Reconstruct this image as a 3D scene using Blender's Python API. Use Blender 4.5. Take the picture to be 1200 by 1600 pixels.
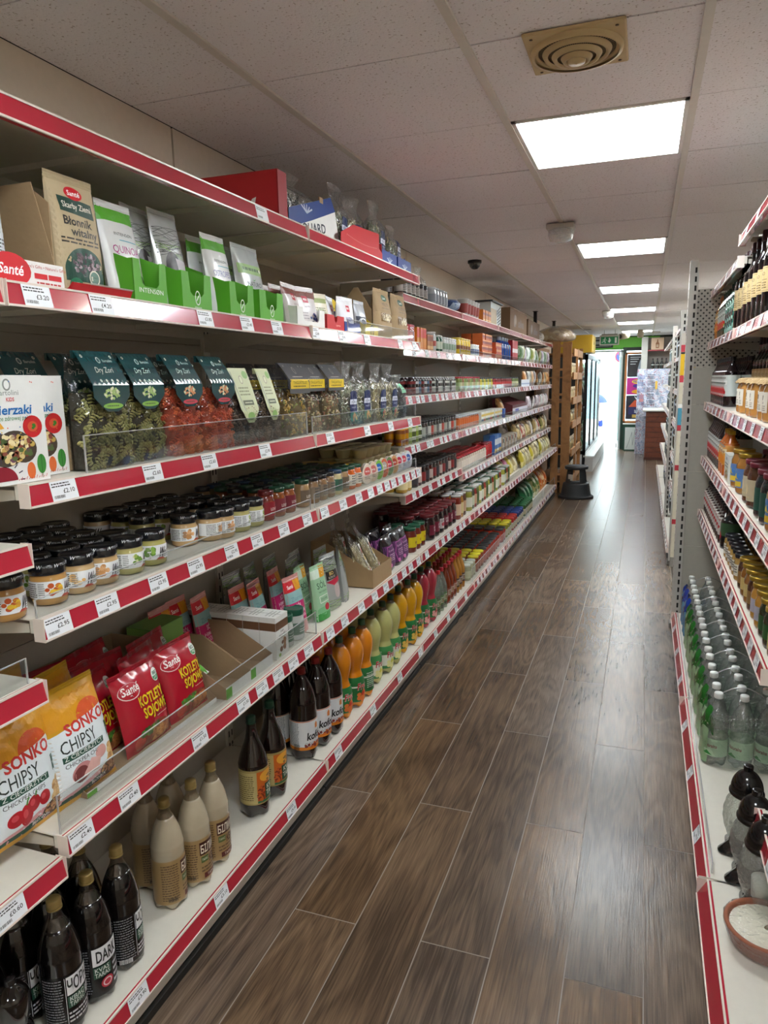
import bpy, math, random
from math import sin, cos, pi, radians, sqrt
from mathutils import Vector, Matrix, noise, geometry

# ------------------------------------------------------------------ camera, world, light, exposure
S = bpy.context.scene
for o in list(S.objects):
    bpy.data.objects.remove(o)
COL = S.collection
EYE = 1.55
YAW, PITCH, ROLL = radians(20.0), radians(10.35), radians(-1.1)
fw = Vector((-sin(YAW) * cos(PITCH), cos(YAW) * cos(PITCH), -sin(PITCH)))
r0 = Vector((cos(YAW), sin(YAW), 0)); u0 = r0.cross(fw)
rt = r0 * cos(ROLL) + u0 * sin(ROLL); up = rt.cross(fw)
cam_d = bpy.data.cameras.new('camera'); cam = bpy.data.objects.new('camera', cam_d); COL.objects.link(cam)
cam.matrix_world = Matrix(((rt.x, up.x, -fw.x, 0), (rt.y, up.y, -fw.y, 0), (rt.z, up.z, -fw.z, EYE), (0, 0, 0, 1)))
cam_d.sensor_fit = 'HORIZONTAL'; cam_d.sensor_width = 36; cam_d.lens = 36 * 1115 / 1200
cam_d.clip_start = .03; cam_d.clip_end = 200
S.camera = cam
S.view_settings.view_transform = 'Standard'; S.view_settings.look = 'None'
S.view_settings.gamma = 1; S.view_settings.use_curve_mapping = False
S.view_settings.exposure = 1.52
S.cycles.max_bounces = 9; S.cycles.diffuse_bounces = 6; S.cycles.glossy_bounces = 3
S.cycles.transmission_bounces = 4; S.cycles.transparent_max_bounces = 14
S.cycles.sample_clamp_indirect = 12
W = bpy.data.worlds.new('daylight'); S.world = W; W.use_nodes = True
wn = W.node_tree; bgn = wn.nodes['Background']
sky = wn.nodes.new('ShaderNodeTexSky'); sky.sky_type = 'HOSEK_WILKIE'; sky.turbidity = 4
sky.sun_direction = Vector((.3, .5, .8)).normalized()
wmx = wn.nodes.new('ShaderNodeMixRGB'); wmx.inputs[0].default_value = .35
wmx.inputs[1].default_value = (.85, .95, 1, 1)
wn.links.new(sky.outputs[0], wmx.inputs[2]); wn.links.new(wmx.outputs[0], bgn.inputs[0])
bgn.inputs[1].default_value = 5.5
PANEL = 11.0            # strength of the ceiling light panels
ZC = 2.40               # ceiling height
XW = -1.53              # left wall

# ------------------------------------------------------------------ materials
def lin(h):
    h = h.lstrip('#')
    c = [int(h[i:i + 2], 16) / 255 for i in (0, 2, 4)]
    return tuple(x / 12.92 if x <= .04045 else ((x + .055) / 1.055) ** 2.4 for x in c) + (1,)
MC = {}
def nodes(name):
    m = bpy.data.materials.new(name); m.use_nodes = True
    nt = m.node_tree; return m, nt, nt.nodes['Principled BSDF']
def M(hx, rough=.5, metal=0., coat=0., var=.05, bump=0., scale=40.):
    k = (hx, rough, metal, coat, var, bump, scale)
    if k in MC: return MC[k]
    m, nt, b = nodes('surface_' + hx.strip('#'))
    c = lin(hx)
    b.inputs['Roughness'].default_value = rough; b.inputs['Metallic'].default_value = metal
    b.inputs['Coat Weight'].default_value = coat; b.inputs['Coat Roughness'].default_value = .08
    if var > 0:
        t = nt.nodes.new('ShaderNodeTexNoise'); t.inputs['Scale'].default_value = scale
        tc = nt.nodes.new('ShaderNodeTexCoord'); nt.links.new(tc.outputs['Object'], t.inputs[0])
        mx = nt.nodes.new('ShaderNodeMixRGB')
        mx.inputs[1].default_value = tuple(x * (1 - var) for x in c[:3]) + (1,)
        mx.inputs[2].default_value = tuple(min(1, x * (1 + var)) for x in c[:3]) + (1,)
        nt.links.new(t.outputs[0], mx.inputs[0]); nt.links.new(mx.outputs[0], b.inputs[0])
        if bump:
            bp = nt.nodes.new('ShaderNodeBump'); bp.inputs[0].default_value = bump; bp.inputs[1].default_value = .01
            nt.links.new(t.outputs[0], bp.inputs['Height']); nt.links.new(bp.outputs[0], b.inputs['Normal'])
    else:
        b.inputs[0].default_value = c
    MC[k] = m; return m
def I_(hx): return M(hx, .42, 0, 0, 0)               # printing ink
def film(hx='#ffffff', refl=.10, rough=.08, wrinkle=.5, scale=30., haze=0., fres=.45):
    """clear plastic: mostly transparent, a glossy skin, a little milky haze"""
    k = ('film', hx, refl, rough, wrinkle, scale, haze, fres)
    if k in MC: return MC[k]
    m = bpy.data.materials.new('clear_plastic'); m.use_nodes = True; nt = m.node_tree; nt.nodes.clear()
    out = nt.nodes.new('ShaderNodeOutputMaterial'); tr = nt.nodes.new('ShaderNodeBsdfTransparent')
    gl = nt.nodes.new('ShaderNodeBsdfGlossy'); fr = nt.nodes.new('ShaderNodeLayerWeight'); mx = nt.nodes.new('ShaderNodeMixShader')
    tr.inputs[0].default_value = lin(hx); gl.inputs['Roughness'].default_value = rough
    fr.inputs[0].default_value = .25
    ma = nt.nodes.new('ShaderNodeMath'); ma.operation = 'MULTIPLY_ADD'; ma.inputs[1].default_value = fres; ma.inputs[2].default_value = refl * .5
    nt.links.new(fr.outputs['Fresnel'], ma.inputs[0]); nt.links.new(ma.outputs[0], mx.inputs[0])
    nt.links.new(tr.outputs[0], mx.inputs[1]); nt.links.new(gl.outputs[0], mx.inputs[2])
    last = mx
    if haze:
        df = nt.nodes.new('ShaderNodeBsdfDiffuse'); df.inputs[0].default_value = (.8, .8, .8, 1)
        m2 = nt.nodes.new('ShaderNodeMixShader'); m2.inputs[0].default_value = haze
        nt.links.new(mx.outputs[0], m2.inputs[1]); nt.links.new(df.outputs[0], m2.inputs[2]); last = m2
    nt.links.new(last.outputs[0], out.inputs[0])
    if wrinkle:
        t = nt.nodes.new('ShaderNodeTexNoise'); t.inputs['Scale'].default_value = scale; t.inputs['Distortion'].default_value = 1.5
        tc = nt.nodes.new('ShaderNodeTexCoord'); nt.links.new(tc.outputs['Object'], t.inputs[0])
        bp = nt.nodes.new('ShaderNodeBump'); bp.inputs[0].default_value = wrinkle; bp.inputs[1].default_value = .02
        nt.links.new(t.outputs[0], bp.inputs['Height'])
        nt.links.new(bp.outputs[0], gl.inputs['Normal']); nt.links.new(bp.outputs[0], fr.inputs['Normal'])
    MC[k] = m; return m
def mixed(cols, scale=60., rough=.6, bump=.6, coat=0., kind='vor'):
    """speckled filling: pieces of several colours"""
    k = ('mix', tuple(cols), scale, rough, bump, coat, kind)
    if k in MC: return MC[k]
    m, nt, b = nodes('filling'); b.inputs['Roughness'].default_value = rough; b.inputs['Coat Weight'].default_value = coat
    tc = nt.nodes.new('ShaderNodeTexCoord')
    if kind == 'vor':
        t = nt.nodes.new('ShaderNodeTexVoronoi'); t.inputs['Scale'].default_value = scale
        fac = nt.nodes.new('ShaderNodeSeparateColor'); nt.links.new(t.outputs['Color'], fac.inputs[0]); fo = fac.outputs[0]; ho = t.outputs['Distance']
    else:
        t = nt.nodes.new('ShaderNodeTexNoise'); t.inputs['Scale'].default_value = scale; t.inputs['Detail'].default_value = 4; t.inputs['Distortion'].default_value = 2; fo = t.outputs[0]; ho = fo
    nt.links.new(tc.outputs['Object'], t.inputs[0])
    cr = nt.nodes.new('ShaderNodeValToRGB'); el = cr.color_ramp.elements
    n = len(cols)
    while len(el) < n: el.new(.5)
    for i, c in enumerate(cols):
        el[i].position = i / max(1, n) if kind == 'vor' else .3 + .4 * i / max(1, n - 1); el[i].color = lin(c)
    if kind == 'vor': cr.color_ramp.interpolation = 'CONSTANT'
    nt.links.new(fo, cr.inputs[0]); nt.links.new(cr.outputs[0], b.inputs[0])
    bp = nt.nodes.new('ShaderNodeBump'); bp.inputs[0].default_value = bump; bp.inputs[1].default_value = .01
    bp.invert = kind == 'vor'
    nt.links.new(ho, bp.inputs['Height']); nt.links.new(bp.outputs[0], b.inputs['Normal'])
    MC[k] = m; return m
def glow(hx, st):
    m = bpy.data.materials.new('lit_surface'); m.use_nodes = True; nt = m.node_tree; nt.nodes.clear()
    out = nt.nodes.new('ShaderNodeOutputMaterial'); e = nt.nodes.new('ShaderNodeEmission')
    e.inputs[0].default_value = lin(hx); e.inputs[1].default_value = st; nt.links.new(e.outputs[0], out.inputs[0]); return m

# ------------------------------------------------------------------ mesh builder
class MB:
    def __init__(s): s.v = []; s.f = []; s.mi = []; s.sm = []; s.mats = []
    def idx(s, m):
        if m not in s.mats: s.mats.append(m)
        return s.mats.index(m)
    def quad(s, pts, m, smooth=False):
        n = len(s.v); s.v += [tuple(p) for p in pts]; s.f.append(tuple(range(n, n + len(pts)))); s.mi.append(s.idx(m)); s.sm.append(smooth); return s
    def box(s, x0, y0, z0, x1, y1, z1, m):
        n = len(s.v)
        s.v += [(x0, y0, z0), (x1, y0, z0), (x1, y1, z0), (x0, y1, z0), (x0, y0, z1), (x1, y0, z1), (x1, y1, z1), (x0, y1, z1)]
        for f in ((0, 3, 2, 1), (4, 5, 6, 7), (0, 1, 5, 4), (1, 2, 6, 5), (2, 3, 7, 6), (3, 0, 4, 7)):
            s.f.append(tuple(n + i for i in f)); s.mi.append(s.idx(m)); s.sm.append(False)
        return s
    def prism(s, pts, axis, a, b, m):
        """extrude polygon pts along axis ('x','y','z') from a to b"""
        P = {'x': lambda p, t: (t, p[0], p[1]), 'y': lambda p, t: (p[0], t, p[1]), 'z': lambda p, t: (p[0], p[1], t)}[axis]
        n = len(s.v); k = len(pts)
        s.v += [P(p, a) for p in pts] + [P(p, b) for p in pts]
        fs = [tuple(range(n, n + k))[::-1], tuple(range(n + k, n + 2 * k))] + [(n + i, n + (i + 1) % k, n + k + (i + 1) % k, n + k + i) for i in range(k)]
        for f in fs: s.f.append(f); s.mi.append(s.idx(m)); s.sm.append(False)
        return s
    def lathe(s, prof, n, m, c=(0, 0), fn=None, caps=True):
        """prof: [(r,z)...]; fn(r,z,ang)->(r,z) may deform"""
        b0 = len(s.v); mi = s.idx(m)
        for r, z in prof:
            for i in range(n):
                a = 2 * pi * i / n; rr, zz = fn(r, z, a) if fn else (r, z)
                s.v.append((c[0] + rr * cos(a), c[1] + rr * sin(a), zz))
        for j in range(len(prof) - 1):
            for i in range(n):
                k = (i + 1) % n
                s.f.append((b0 + j * n + i, b0 + j * n + k, b0 + (j + 1) * n + k, b0 + (j + 1) * n + i)); s.mi.append(mi); s.sm.append(True)
        if caps:
            s.f.append(tuple(b0 + i for i in range(n))[::-1]); s.mi.append(mi); s.sm.append(False)
            t = b0 + (len(prof) - 1) * n; s.f.append(tuple(t + i for i in range(n))); s.mi.append(mi); s.sm.append(False)
        return s
    def tube(s, pts, r, m, n=6, closed=False):
        pts = [Vector(p) for p in pts]; b0 = len(s.v); mi = s.idx(m); K = len(pts)
        for i, p in enumerate(pts):
            if closed: d = pts[(i + 1) % K] - pts[i - 1]
            else: d = pts[min(i + 1, K - 1)] - pts[max(i - 1, 0)]
            d.normalize(); a = d.cross(Vector((0, 0, 1)) if abs(d.z) < .9 else Vector((1, 0, 0))).normalized(); b = d.cross(a)
            rr = r[i] if isinstance(r, (list, tuple)) else r
            for j in range(n):
                t = 2 * pi * j / n; q = p + a * (rr * cos(t)) + b * (rr * sin(t)); s.v.append(tuple(q))
        for i in range(K if closed else K - 1):
            for j in range(n):
                i2 = (i + 1) % K; k = (j + 1) % n
                s.f.append((b0 + i * n + j, b0 + i * n + k, b0 + i2 * n + k, b0 + i2 * n + j)); s.mi.append(mi); s.sm.append(True)
        if not closed:
            s.f.append(tuple(b0 + j for j in range(n))[::-1]); s.mi.append(mi); s.sm.append(False)
            s.f.append(tuple(b0 + (K - 1) * n + j for j in range(n))); s.mi.append(mi); s.sm.append(False)
        return s
    def grid(s, fn, nu, nv, m, smooth=True):
        b0 = len(s.v); mi = s.idx(m)
        for j in range(nv + 1):
            for i in range(nu + 1): s.v.append(tuple(fn(i / nu, j / nv)))
        for j in range(nv):
            for i in range(nu):
                a = b0 + j * (nu + 1) + i; s.f.append((a, a + 1, a + nu + 2, a + nu + 1)); s.mi.append(mi); s.sm.append(smooth)
        return s
    def art(s, A, fn, mx=.02):
        """lay a flat drawing on a surface: fn(u,v,off)->point"""
        for tris, m, ly in A.t:
            mi = s.idx(m); off = .0003 + .00022 * ly
            st = list(tris)
            while st:
                a, b, c = st.pop()
                la = (a[0] - b[0]) ** 2 + (a[1] - b[1]) ** 2; lb = (c[0] - b[0]) ** 2 + (c[1] - b[1]) ** 2; lc = (a[0] - c[0]) ** 2 + (a[1] - c[1]) ** 2
                q = max(la, lb, lc)
                if q > mx * mx:
                    if q == la: p = ((a[0] + b[0]) / 2, (a[1] + b[1]) / 2); st += [(a, p, c), (p, b, c)]
                    elif q == lb: p = ((c[0] + b[0]) / 2, (c[1] + b[1]) / 2); st += [(a, b, p), (a, p, c)]
                    else: p = ((a[0] + c[0]) / 2, (a[1] + c[1]) / 2); st += [(a, b, p), (p, b, c)]
                    continue
                n = len(s.v); s.v += [tuple(fn(*a, off)), tuple(fn(*b, off)), tuple(fn(*c, off))]
                s.f.append((n, n + 1, n + 2)); s.mi.append(mi); s.sm.append(False)
        return s
    def merge(s, o, T=None):
        n = len(s.v); s.v += [tuple(T(p)) if T else p for p in o.v]
        for f, mi, sm in zip(o.f, o.mi, o.sm): s.f.append(tuple(n + i for i in f)); s.mi.append(s.idx(o.mats[mi])); s.sm.append(sm)
        return s
    def mesh(s, name='mesh'):
        me = bpy.data.meshes.new(name); me.from_pydata(s.v, [], s.f)
        for m in s.mats: me.materials.append(m)
        me.polygons.foreach_set('material_index', s.mi); me.polygons.foreach_set('use_smooth', s.sm); me.update(); return me

TX = {}
def glyphs(body, bold):
    k = (body, bold)
    if k not in TX:
        cu = bpy.data.curves.new('t', 'FONT'); cu.body = body; cu.resolution_u = 2; cu.offset = bold
        ob = bpy.data.objects.new('t', cu); me = bpy.data.meshes.new_from_object(ob); me.calc_loop_triangles()
        v = [(p.co.x, p.co.y) for p in me.vertices]; t = [tuple(v[i] for i in q.vertices) for q in me.loop_triangles]
        x0 = min([p[0] for p in v] or [0]); x1 = max([p[0] for p in v] or [1])
        TX[k] = ([tuple((p[0] - x0, p[1]) for p in q) for q in t], x1 - x0)
        bpy.data.objects.remove(ob); bpy.data.meshes.remove(me); bpy.data.curves.remove(cu)
    return TX[k]
class Art:
    def __init__(s): s.t = []
    def tri(s, tris, c, ly): s.t.append((tris, c if not isinstance(c, str) else I_(c), ly)); return s
    def poly(s, pts, c, ly=1):
        idx = geometry.tessellate_polygon([[Vector((p[0], p[1], 0)) for p in pts]])
        return s.tri([tuple(tuple(pts[i]) for i in t) for t in idx], c, ly)
    def rect(s, x0, y0, x1, y1, c, ly=1): return s.poly([(x0, y0), (x1, y0), (x1, y1), (x0, y1)], c, ly)
    def ell(s, cx, cy, rx, ry, c, ly=1, n=20, a0=0, a1=360):
        p = [(cx + rx * cos(radians(a0 + (a1 - a0) * i / n)), cy + ry * sin(radians(a0 + (a1 - a0) * i / n))) for i in range(n + (a1 - a0 < 360))]
        return s.poly(p, c, ly)
    def text(s, body, x, y, h, c, ly=3, al='c', w=None, bold=.0, sh=0., rot=0.):
        """h: cap height; w: squeeze to this width; (x,y) baseline point"""
        t, tw = glyphs(body, bold); k = h / .72; kx = (w / tw) if w else k
        ox = {'c': -tw * kx / 2, 'l': 0, 'r': -tw * kx}[al]; ca, sa = cos(rot), sin(rot)
        def T(p):
            a = ox + p[0] * kx + sh * p[1] * k; b = p[1] * k
            return (x + a * ca - b * sa, y + a * sa + b * ca)
        return s.tri([tuple(T(p) for p in q) for q in t], c, ly)
    def fine(s, x0, y0, x1, y1, c, n, ly=2, seed=1):
        """lines of print too small to read"""
        rg = random.Random(seed); dy = (y1 - y0) / n; tr = []
        for i in range(n):
            x = x0; y = y1 - dy * (i + .7)
            while x < x1 - .1 * (x1 - x0):
                L = rg.uniform(.06, .2) * (x1 - x0); e = min(x + L, x1)
                a, b, cc, d = (x, y), (e, y), (e, y + dy * .45), (x, y + dy * .45); tr += [(a, b, cc), (a, cc, d)]; x = e + .03 * (x1 - x0)
        return s.tri(tr, c, ly)
    def bars(s, x0, y0, x1, y1, ly=2, seed=3, c='#222222'):
        rg = random.Random(seed); x = x0; tr = []
        while x < x1:
            w = rg.uniform(.012, .05) * (x1 - x0); tr += [((x, y0), (x + w, y0), (x + w, y1)), ((x, y0), (x + w, y1), (x, y1))]; x += w + rg.uniform(.015, .05) * (x1 - x0)
        return s.tri(tr, c, ly)
    def blobs(s, cx, cy, rx, ry, cols, n, r, ly=2, seed=1):
        rg = random.Random(seed)
        for i in range(n):
            a = rg.uniform(0, 2 * pi); q = sqrt(rg.random())
            s.ell(cx + q * rx * cos(a), cy + q * ry * sin(a), r * rg.uniform(.7, 1.2), r * rg.uniform(.6, 1), rg.choice(cols), ly + (i % 4) * .3, 9)
        return s
    def curve(s, pts, w, c, ly=2):
        tr = []
        for (xa, ya), (xb, yb) in zip(pts, pts[1:]):
            d = sqrt((xb - xa) ** 2 + (yb - ya) ** 2) or 1; nx, ny = -(yb - ya) / d * w / 2, (xb - xa) / d * w / 2
            a, b, cc, e = (xa - nx, ya - ny), (xb - nx, yb - ny), (xb + nx, yb + ny), (xa + nx, ya + ny); tr += [(a, b, cc), (a, cc, e)]
        return s.tri(tr, c, ly)

# ------------------------------------------------------------------ objects
def tag(o, label=None, cat=None, group=None, kind=None):
    if label: o['label'] = label
    if cat: o['category'] = cat
    if group: o['group'] = group
    if kind: o['kind'] = kind
    return o
def ob(name, mesh, parent=None, loc=None, rz=0., bev=0.):
    if isinstance(mesh, MB): mesh = mesh.mesh(name)
    o = bpy.data.objects.new(name, mesh); COL.objects.link(o)
    if parent: o.parent = parent
    if loc: o.location = loc
    if rz: o.rotation_euler.z = rz
    if bev:
        b = o.modifiers.new('bevel', 'BEVEL'); b.width = bev; b.segments = 2; b.limit_method = 'ANGLE'
    return o
def empty(name, loc=(0, 0, 0), rz=0.):
    o = bpy.data.objects.new(name, None); COL.objects.link(o); o.location = loc; o.rotation_euler.z = rz; o.empty_display_size = .02; return o
def struct(name, mb, parent=None, **k):
    o = ob(name, mb, parent, **k); o['kind'] = 'structure'; return o
class Proto:
    """meshes of one kind of thing: parts = [(name, mesh, label, [sub-parts])], or a single mesh"""
    def __init__(s, name, cat, w, d, h): s.name = name; s.cat = cat; s.w = w; s.d = d; s.h = h; s.parts = []; s.one = None
    def part(s, name, mb, label=None, sub=None, kind=None):
        s.parts.append((name, mb.mesh(name) if isinstance(mb, MB) else mb, label, [(a, b.mesh(a)) for a, b in (sub or [])], kind)); return s
    def single(s, mb): s.one = mb.mesh(s.name); return s
def put(P, x, y, z, rz, label, group=None, tilt=0., roll=0., name=None, cat=None, sc=1.):
    if P.one:
        r = bpy.data.objects.new(name or P.name, P.one); COL.objects.link(r)
    else:
        r = empty(name or P.name)
        for nm, me, lb, sub, kd in P.parts:
            c = bpy.data.objects.new(nm, me); COL.objects.link(c); c.parent = r
            if lb: c['label'] = lb
            if kd: c['kind'] = kd
            for n2, m2 in sub:
                d = bpy.data.objects.new(n2, m2); COL.objects.link(d); d.parent = c
    r.location = (x, y, z); r.rotation_euler = (tilt, roll, rz)
    if sc != 1.: r.scale = (sc,) * 3
    tag(r, label, cat or P.cat, group); return r
LR = pi / 2; RR = -pi / 2                                # left items face +X, right items face -X
ORD = ['first', 'second', 'third', 'fourth', 'fifth', 'sixth', 'seventh', 'eighth', 'ninth', 'tenth', 'eleventh', 'twelfth', 'thirteenth', 'fourteenth', 'fifteenth', 'sixteenth', 'seventeenth', 'eighteenth', 'nineteenth', 'twentieth']
rnd = random.Random(7)
def run(P, desc, where, y0, y1, z, xf, rows=1, step=None, rstep=None, side='L', stack=1, tilt=0., jit=.004, grp=None, yaw=0., alt=None, yj=.06, tj=0.):
    """a run of equal products side by side on a shelf, rows deep, stack high"""
    step = step or P.w * 1.06; rstep = rstep or P.d * 1.06; n = max(1, int((y1 - y0) / step + .3))
    g = grp or '%s %s' % (desc, where)
    for r in range(rows):
        for i in range(n):
            for k in range(stack):
                y = y0 + step * (i + .5) + rnd.uniform(-jit, jit) * .4; x = xf - (P.d / 2 + rstep * r + rnd.uniform(0, jit))
                if side == 'R': x = xf + (P.d / 2 + rstep * r + rnd.uniform(0, jit))
                if r == 0 and k == stack - 1:
                    lb = '%s %s, %s' % (desc, where, 'single one' if n == 1 else '%s from the %s' % (ORD[min(i, 19)], 'left' if side == 'L' else 'right'))
                elif r == 0: lb = '%s %s, lower in the front stack' % (desc, where)
                else: lb = '%s %s, behind the front row' % (desc, where)
                Q = alt[(i * 7 + r * 3 + k) % len(alt)] if alt else P
                put(Q, x, y, z + k * P.h, (LR if side == 'L' else RR) + yaw + rnd.uniform(-yj, yj), lb, g, tilt + rnd.uniform(-tj, tj))
# ------------------------------------------------------------------ floor: staggered wood-look planks
def plank_mat():
    m, nt, b = nodes('wood_plank'); N = nt.nodes.new; L = nt.links.new
    at = N('ShaderNodeAttribute'); at.attribute_name = 'plank'; tc = N('ShaderNodeTexCoord')
    off = N('ShaderNodeVectorMath'); off.operation = 'MULTIPLY_ADD'; L(at.outputs['Color'], off.inputs[0])
    off.inputs[1].default_value = (37, 53, 11); L(tc.outputs['Object'], off.inputs[2])
    mp = N('ShaderNodeMapping'); mp.inputs['Scale'].default_value = (5.5, .9, 1); L(off.outputs[0], mp.inputs[0])
    n0 = N('ShaderNodeTexNoise'); n0.inputs['Scale'].default_value = 1.1; n0.inputs['Detail'].default_value = 3; n0.inputs['Distortion'].default_value = .8; L(mp.outputs[0], n0.inputs[0])
    sn = N('ShaderNodeMath'); sn.operation = 'MULTIPLY'; sn.inputs[1].default_value = 52; L(n0.outputs[0], sn.inputs[0])
    si = N('ShaderNodeMath'); si.operation = 'SINE'; L(sn.outputs[0], si.inputs[0])
    mp2 = N('ShaderNodeMapping'); mp2.inputs['Scale'].default_value = (150, 5, 1); L(off.outputs[0], mp2.inputs[0])
    n1 = N('ShaderNodeTexNoise'); n1.inputs['Scale'].default_value = 1.5; n1.inputs['Detail'].default_value = 4; L(mp2.outputs[0], n1.inputs[0])
    n2 = N('ShaderNodeTexNoise'); n2.inputs['Scale'].default_value = 2.2; n2.inputs['Detail'].default_value = 2; L(off.outputs[0], n2.inputs[0])
    h1 = N('ShaderNodeMath'); h1.operation = 'MULTIPLY'; h1.inputs[1].default_value = .48; L(n1.outputs[0], h1.inputs[0]); a = N('ShaderNodeMath'); a.operation = 'MULTIPLY_ADD'; a.inputs[1].default_value = .058; L(si.outputs[0], a.inputs[0]); L(h1.outputs[0], a.inputs[2])
    a2 = N('ShaderNodeMath'); a2.operation = 'MULTIPLY_ADD'; a2.inputs[1].default_value = .4; L(n2.outputs[0], a2.inputs[0]); L(a.outputs[0], a2.inputs[2])
    cr = N('ShaderNodeValToRGB'); e = cr.color_ramp.elements
    e[0].position = .30; e[0].color = lin('#43352a'); e[1].position = .72; e[1].color = lin('#8a735d')
    x = e.new(.48); x.color = lin('#665342'); L(a2.outputs[0], cr.inputs[0])
    hs = N('ShaderNodeHueSaturation'); sp = N('ShaderNodeSeparateColor'); L(at.outputs['Color'], sp.inputs[0])
    v = N('ShaderNodeMath'); v.operation = 'MULTIPLY_ADD'; v.inputs[1].default_value = .34; v.inputs[2].default_value = .84; L(sp.outputs[2], v.inputs[0])
    L(v.outputs[0], hs.inputs['Value']); L(cr.outputs[0], hs.inputs['Color'])
    sa = N('ShaderNodeMath'); sa.operation = 'MULTIPLY_ADD'; sa.inputs[1].default_value = .5; sa.inputs[2].default_value = .72; L(sp.outputs[0], sa.inputs[0]); L(sa.outputs[0], hs.inputs['Saturation'])
    L(hs.outputs[0], b.inputs[0]); b.inputs['Roughness'].default_value = .26
    bp = N('ShaderNodeBump'); bp.inputs[0].default_value = .2; bp.inputs[1].default_value = .004; L(a.outputs[0], bp.inputs['Height']); L(bp.outputs[0], b.inputs['Normal'])
    return m
PW, PL, GAP = .1965, 1.29, .0016
fb = MB(); pm = plank_mat(); ran = []; rf = random.Random(12)
for c in range(-8, 18):
    x0 = .063 + c * PW
    y = (1.68 if c % 2 else 2.32) - 4 * PL
    while y < 16.4:
        a, b_ = max(y, -3.0), min(y + PL, 16.4)
        if b_ > a:
            xa, xb = max(x0, XW), min(x0 + PW, 3.0)
            if xb > xa:
                fb.quad([(xa + GAP, a + GAP, 0), (xb - GAP, a + GAP, 0), (xb - GAP, b_ - GAP, 0), (xa + GAP, b_ - GAP, 0)], pm); ran.append((rf.random(), rf.random(), rf.random(), 1))
        y += PL
me = fb.mesh('floor'); ca = me.color_attributes.new('plank', 'FLOAT_COLOR', 'CORNER')
for p in me.polygons:
    for li in p.loop_indices: ca.data[li].color = ran[p.index]
fl = struct('floor', me)
struct('trim_floor_joints', MB().box(XW - .02, -3.0, -.1, 3.0, 16.4, -.0012, M('#8f857b', .7)), fl)

# ------------------------------------------------------------------ ceiling tiles and grid
def tile_mat():
    m, nt, b = nodes('mineral_tile'); N = nt.nodes.new; L = nt.links.new
    tc = N('ShaderNodeTexCoord'); n = N('ShaderNodeTexNoise'); n.inputs['Scale'].default_value = 130; n.inputs['Detail'].default_value = 2; L(tc.outputs['Object'], n.inputs[0])
    cr = N('ShaderNodeValToRGB'); cr.color_ramp.elements[0].position = .3; cr.color_ramp.elements[0].color = lin('#b5aaa6'); cr.color_ramp.elements[1].position = .37; cr.color_ramp.elements[1].color = lin('#ede9ec')
    L(n.outputs[0], cr.inputs[0]); n2 = N('ShaderNodeTexNoise'); n2.inputs['Scale'].default_value = 1.3; L(tc.outputs['Object'], n2.inputs[0])
    mx = N('ShaderNodeMixRGB'); mx.blend_type = 'MULTIPLY'; mx.inputs[0].default_value = .1; L(cr.outputs[0], mx.inputs[1]); L(n2.outputs[0], mx.inputs[2]); L(mx.outputs[0], b.inputs[0])
    bp = N('ShaderNodeBump'); bp.inputs[0].default_value = .5; bp.inputs[1].default_value = .004; L(n.outputs[0], bp.inputs['Height']); L(bp.outputs[0], b.inputs['Normal'])
    b.inputs['Roughness'].default_value = .9; return m
GX = [-1.685, -1.085, -.475, .105, .70, 1.30, 1.90, 2.50, 3.05]; Y0 = 2.59; DY = .597
LIGHTS = [(2, k) for k in (-8, -4, 0, 4, 8, 12, 16, 20)] + [(6, k) for k in (-6, -2, 2, 6, 10, 14, 18)]  # second row, over the neighbouring aisle, is unseen and added for ambient light
cb = MB(); tm = tile_mat(); rc = random.Random(4)
for k in range(-10, 24):
    for g in range(8):
        if (g, k) in LIGHTS: continue
        xa, xb = max(GX[g], XW), min(GX[g + 1], 3.0); ya, yb = Y0 + k * DY, Y0 + (k + 1) * DY
        ya, yb = max(ya, -3), min(yb, 16.4)
        if yb <= ya: continue
        z = ZC + rc.uniform(0, .0025)
        cb.box(xa + .002, ya + .0028, z, xb - .002, yb - .0028, z + .015, tm)
cl = struct('ceiling', cb)
struct('trim_ceiling_void', MB().box(XW - .02, -3.0, ZC + .12, 3.02, 16.4, ZC + .15, M('#3a3531', .9)), cl)
bar = M('#d2ccc4', .45)
for i, x in enumerate(GX[1:-1]):
    struct('trim_%d' % (i + 1), MB().box(x - .012, -3.0, ZC - .006, x + .012, 16.4, ZC + .03, bar), cl)
cr_ = MB()
for k in range(-9, 24):
    cr_.box(XW, Y0 + k * DY - .01, ZC + .0185, 3.0, Y0 + k * DY + .01, ZC + .03, M('#4a4540', .8))
struct('trim_cross_bars', cr_, cl)
pan = glow('#f4f9ff', PANEL)
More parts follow.
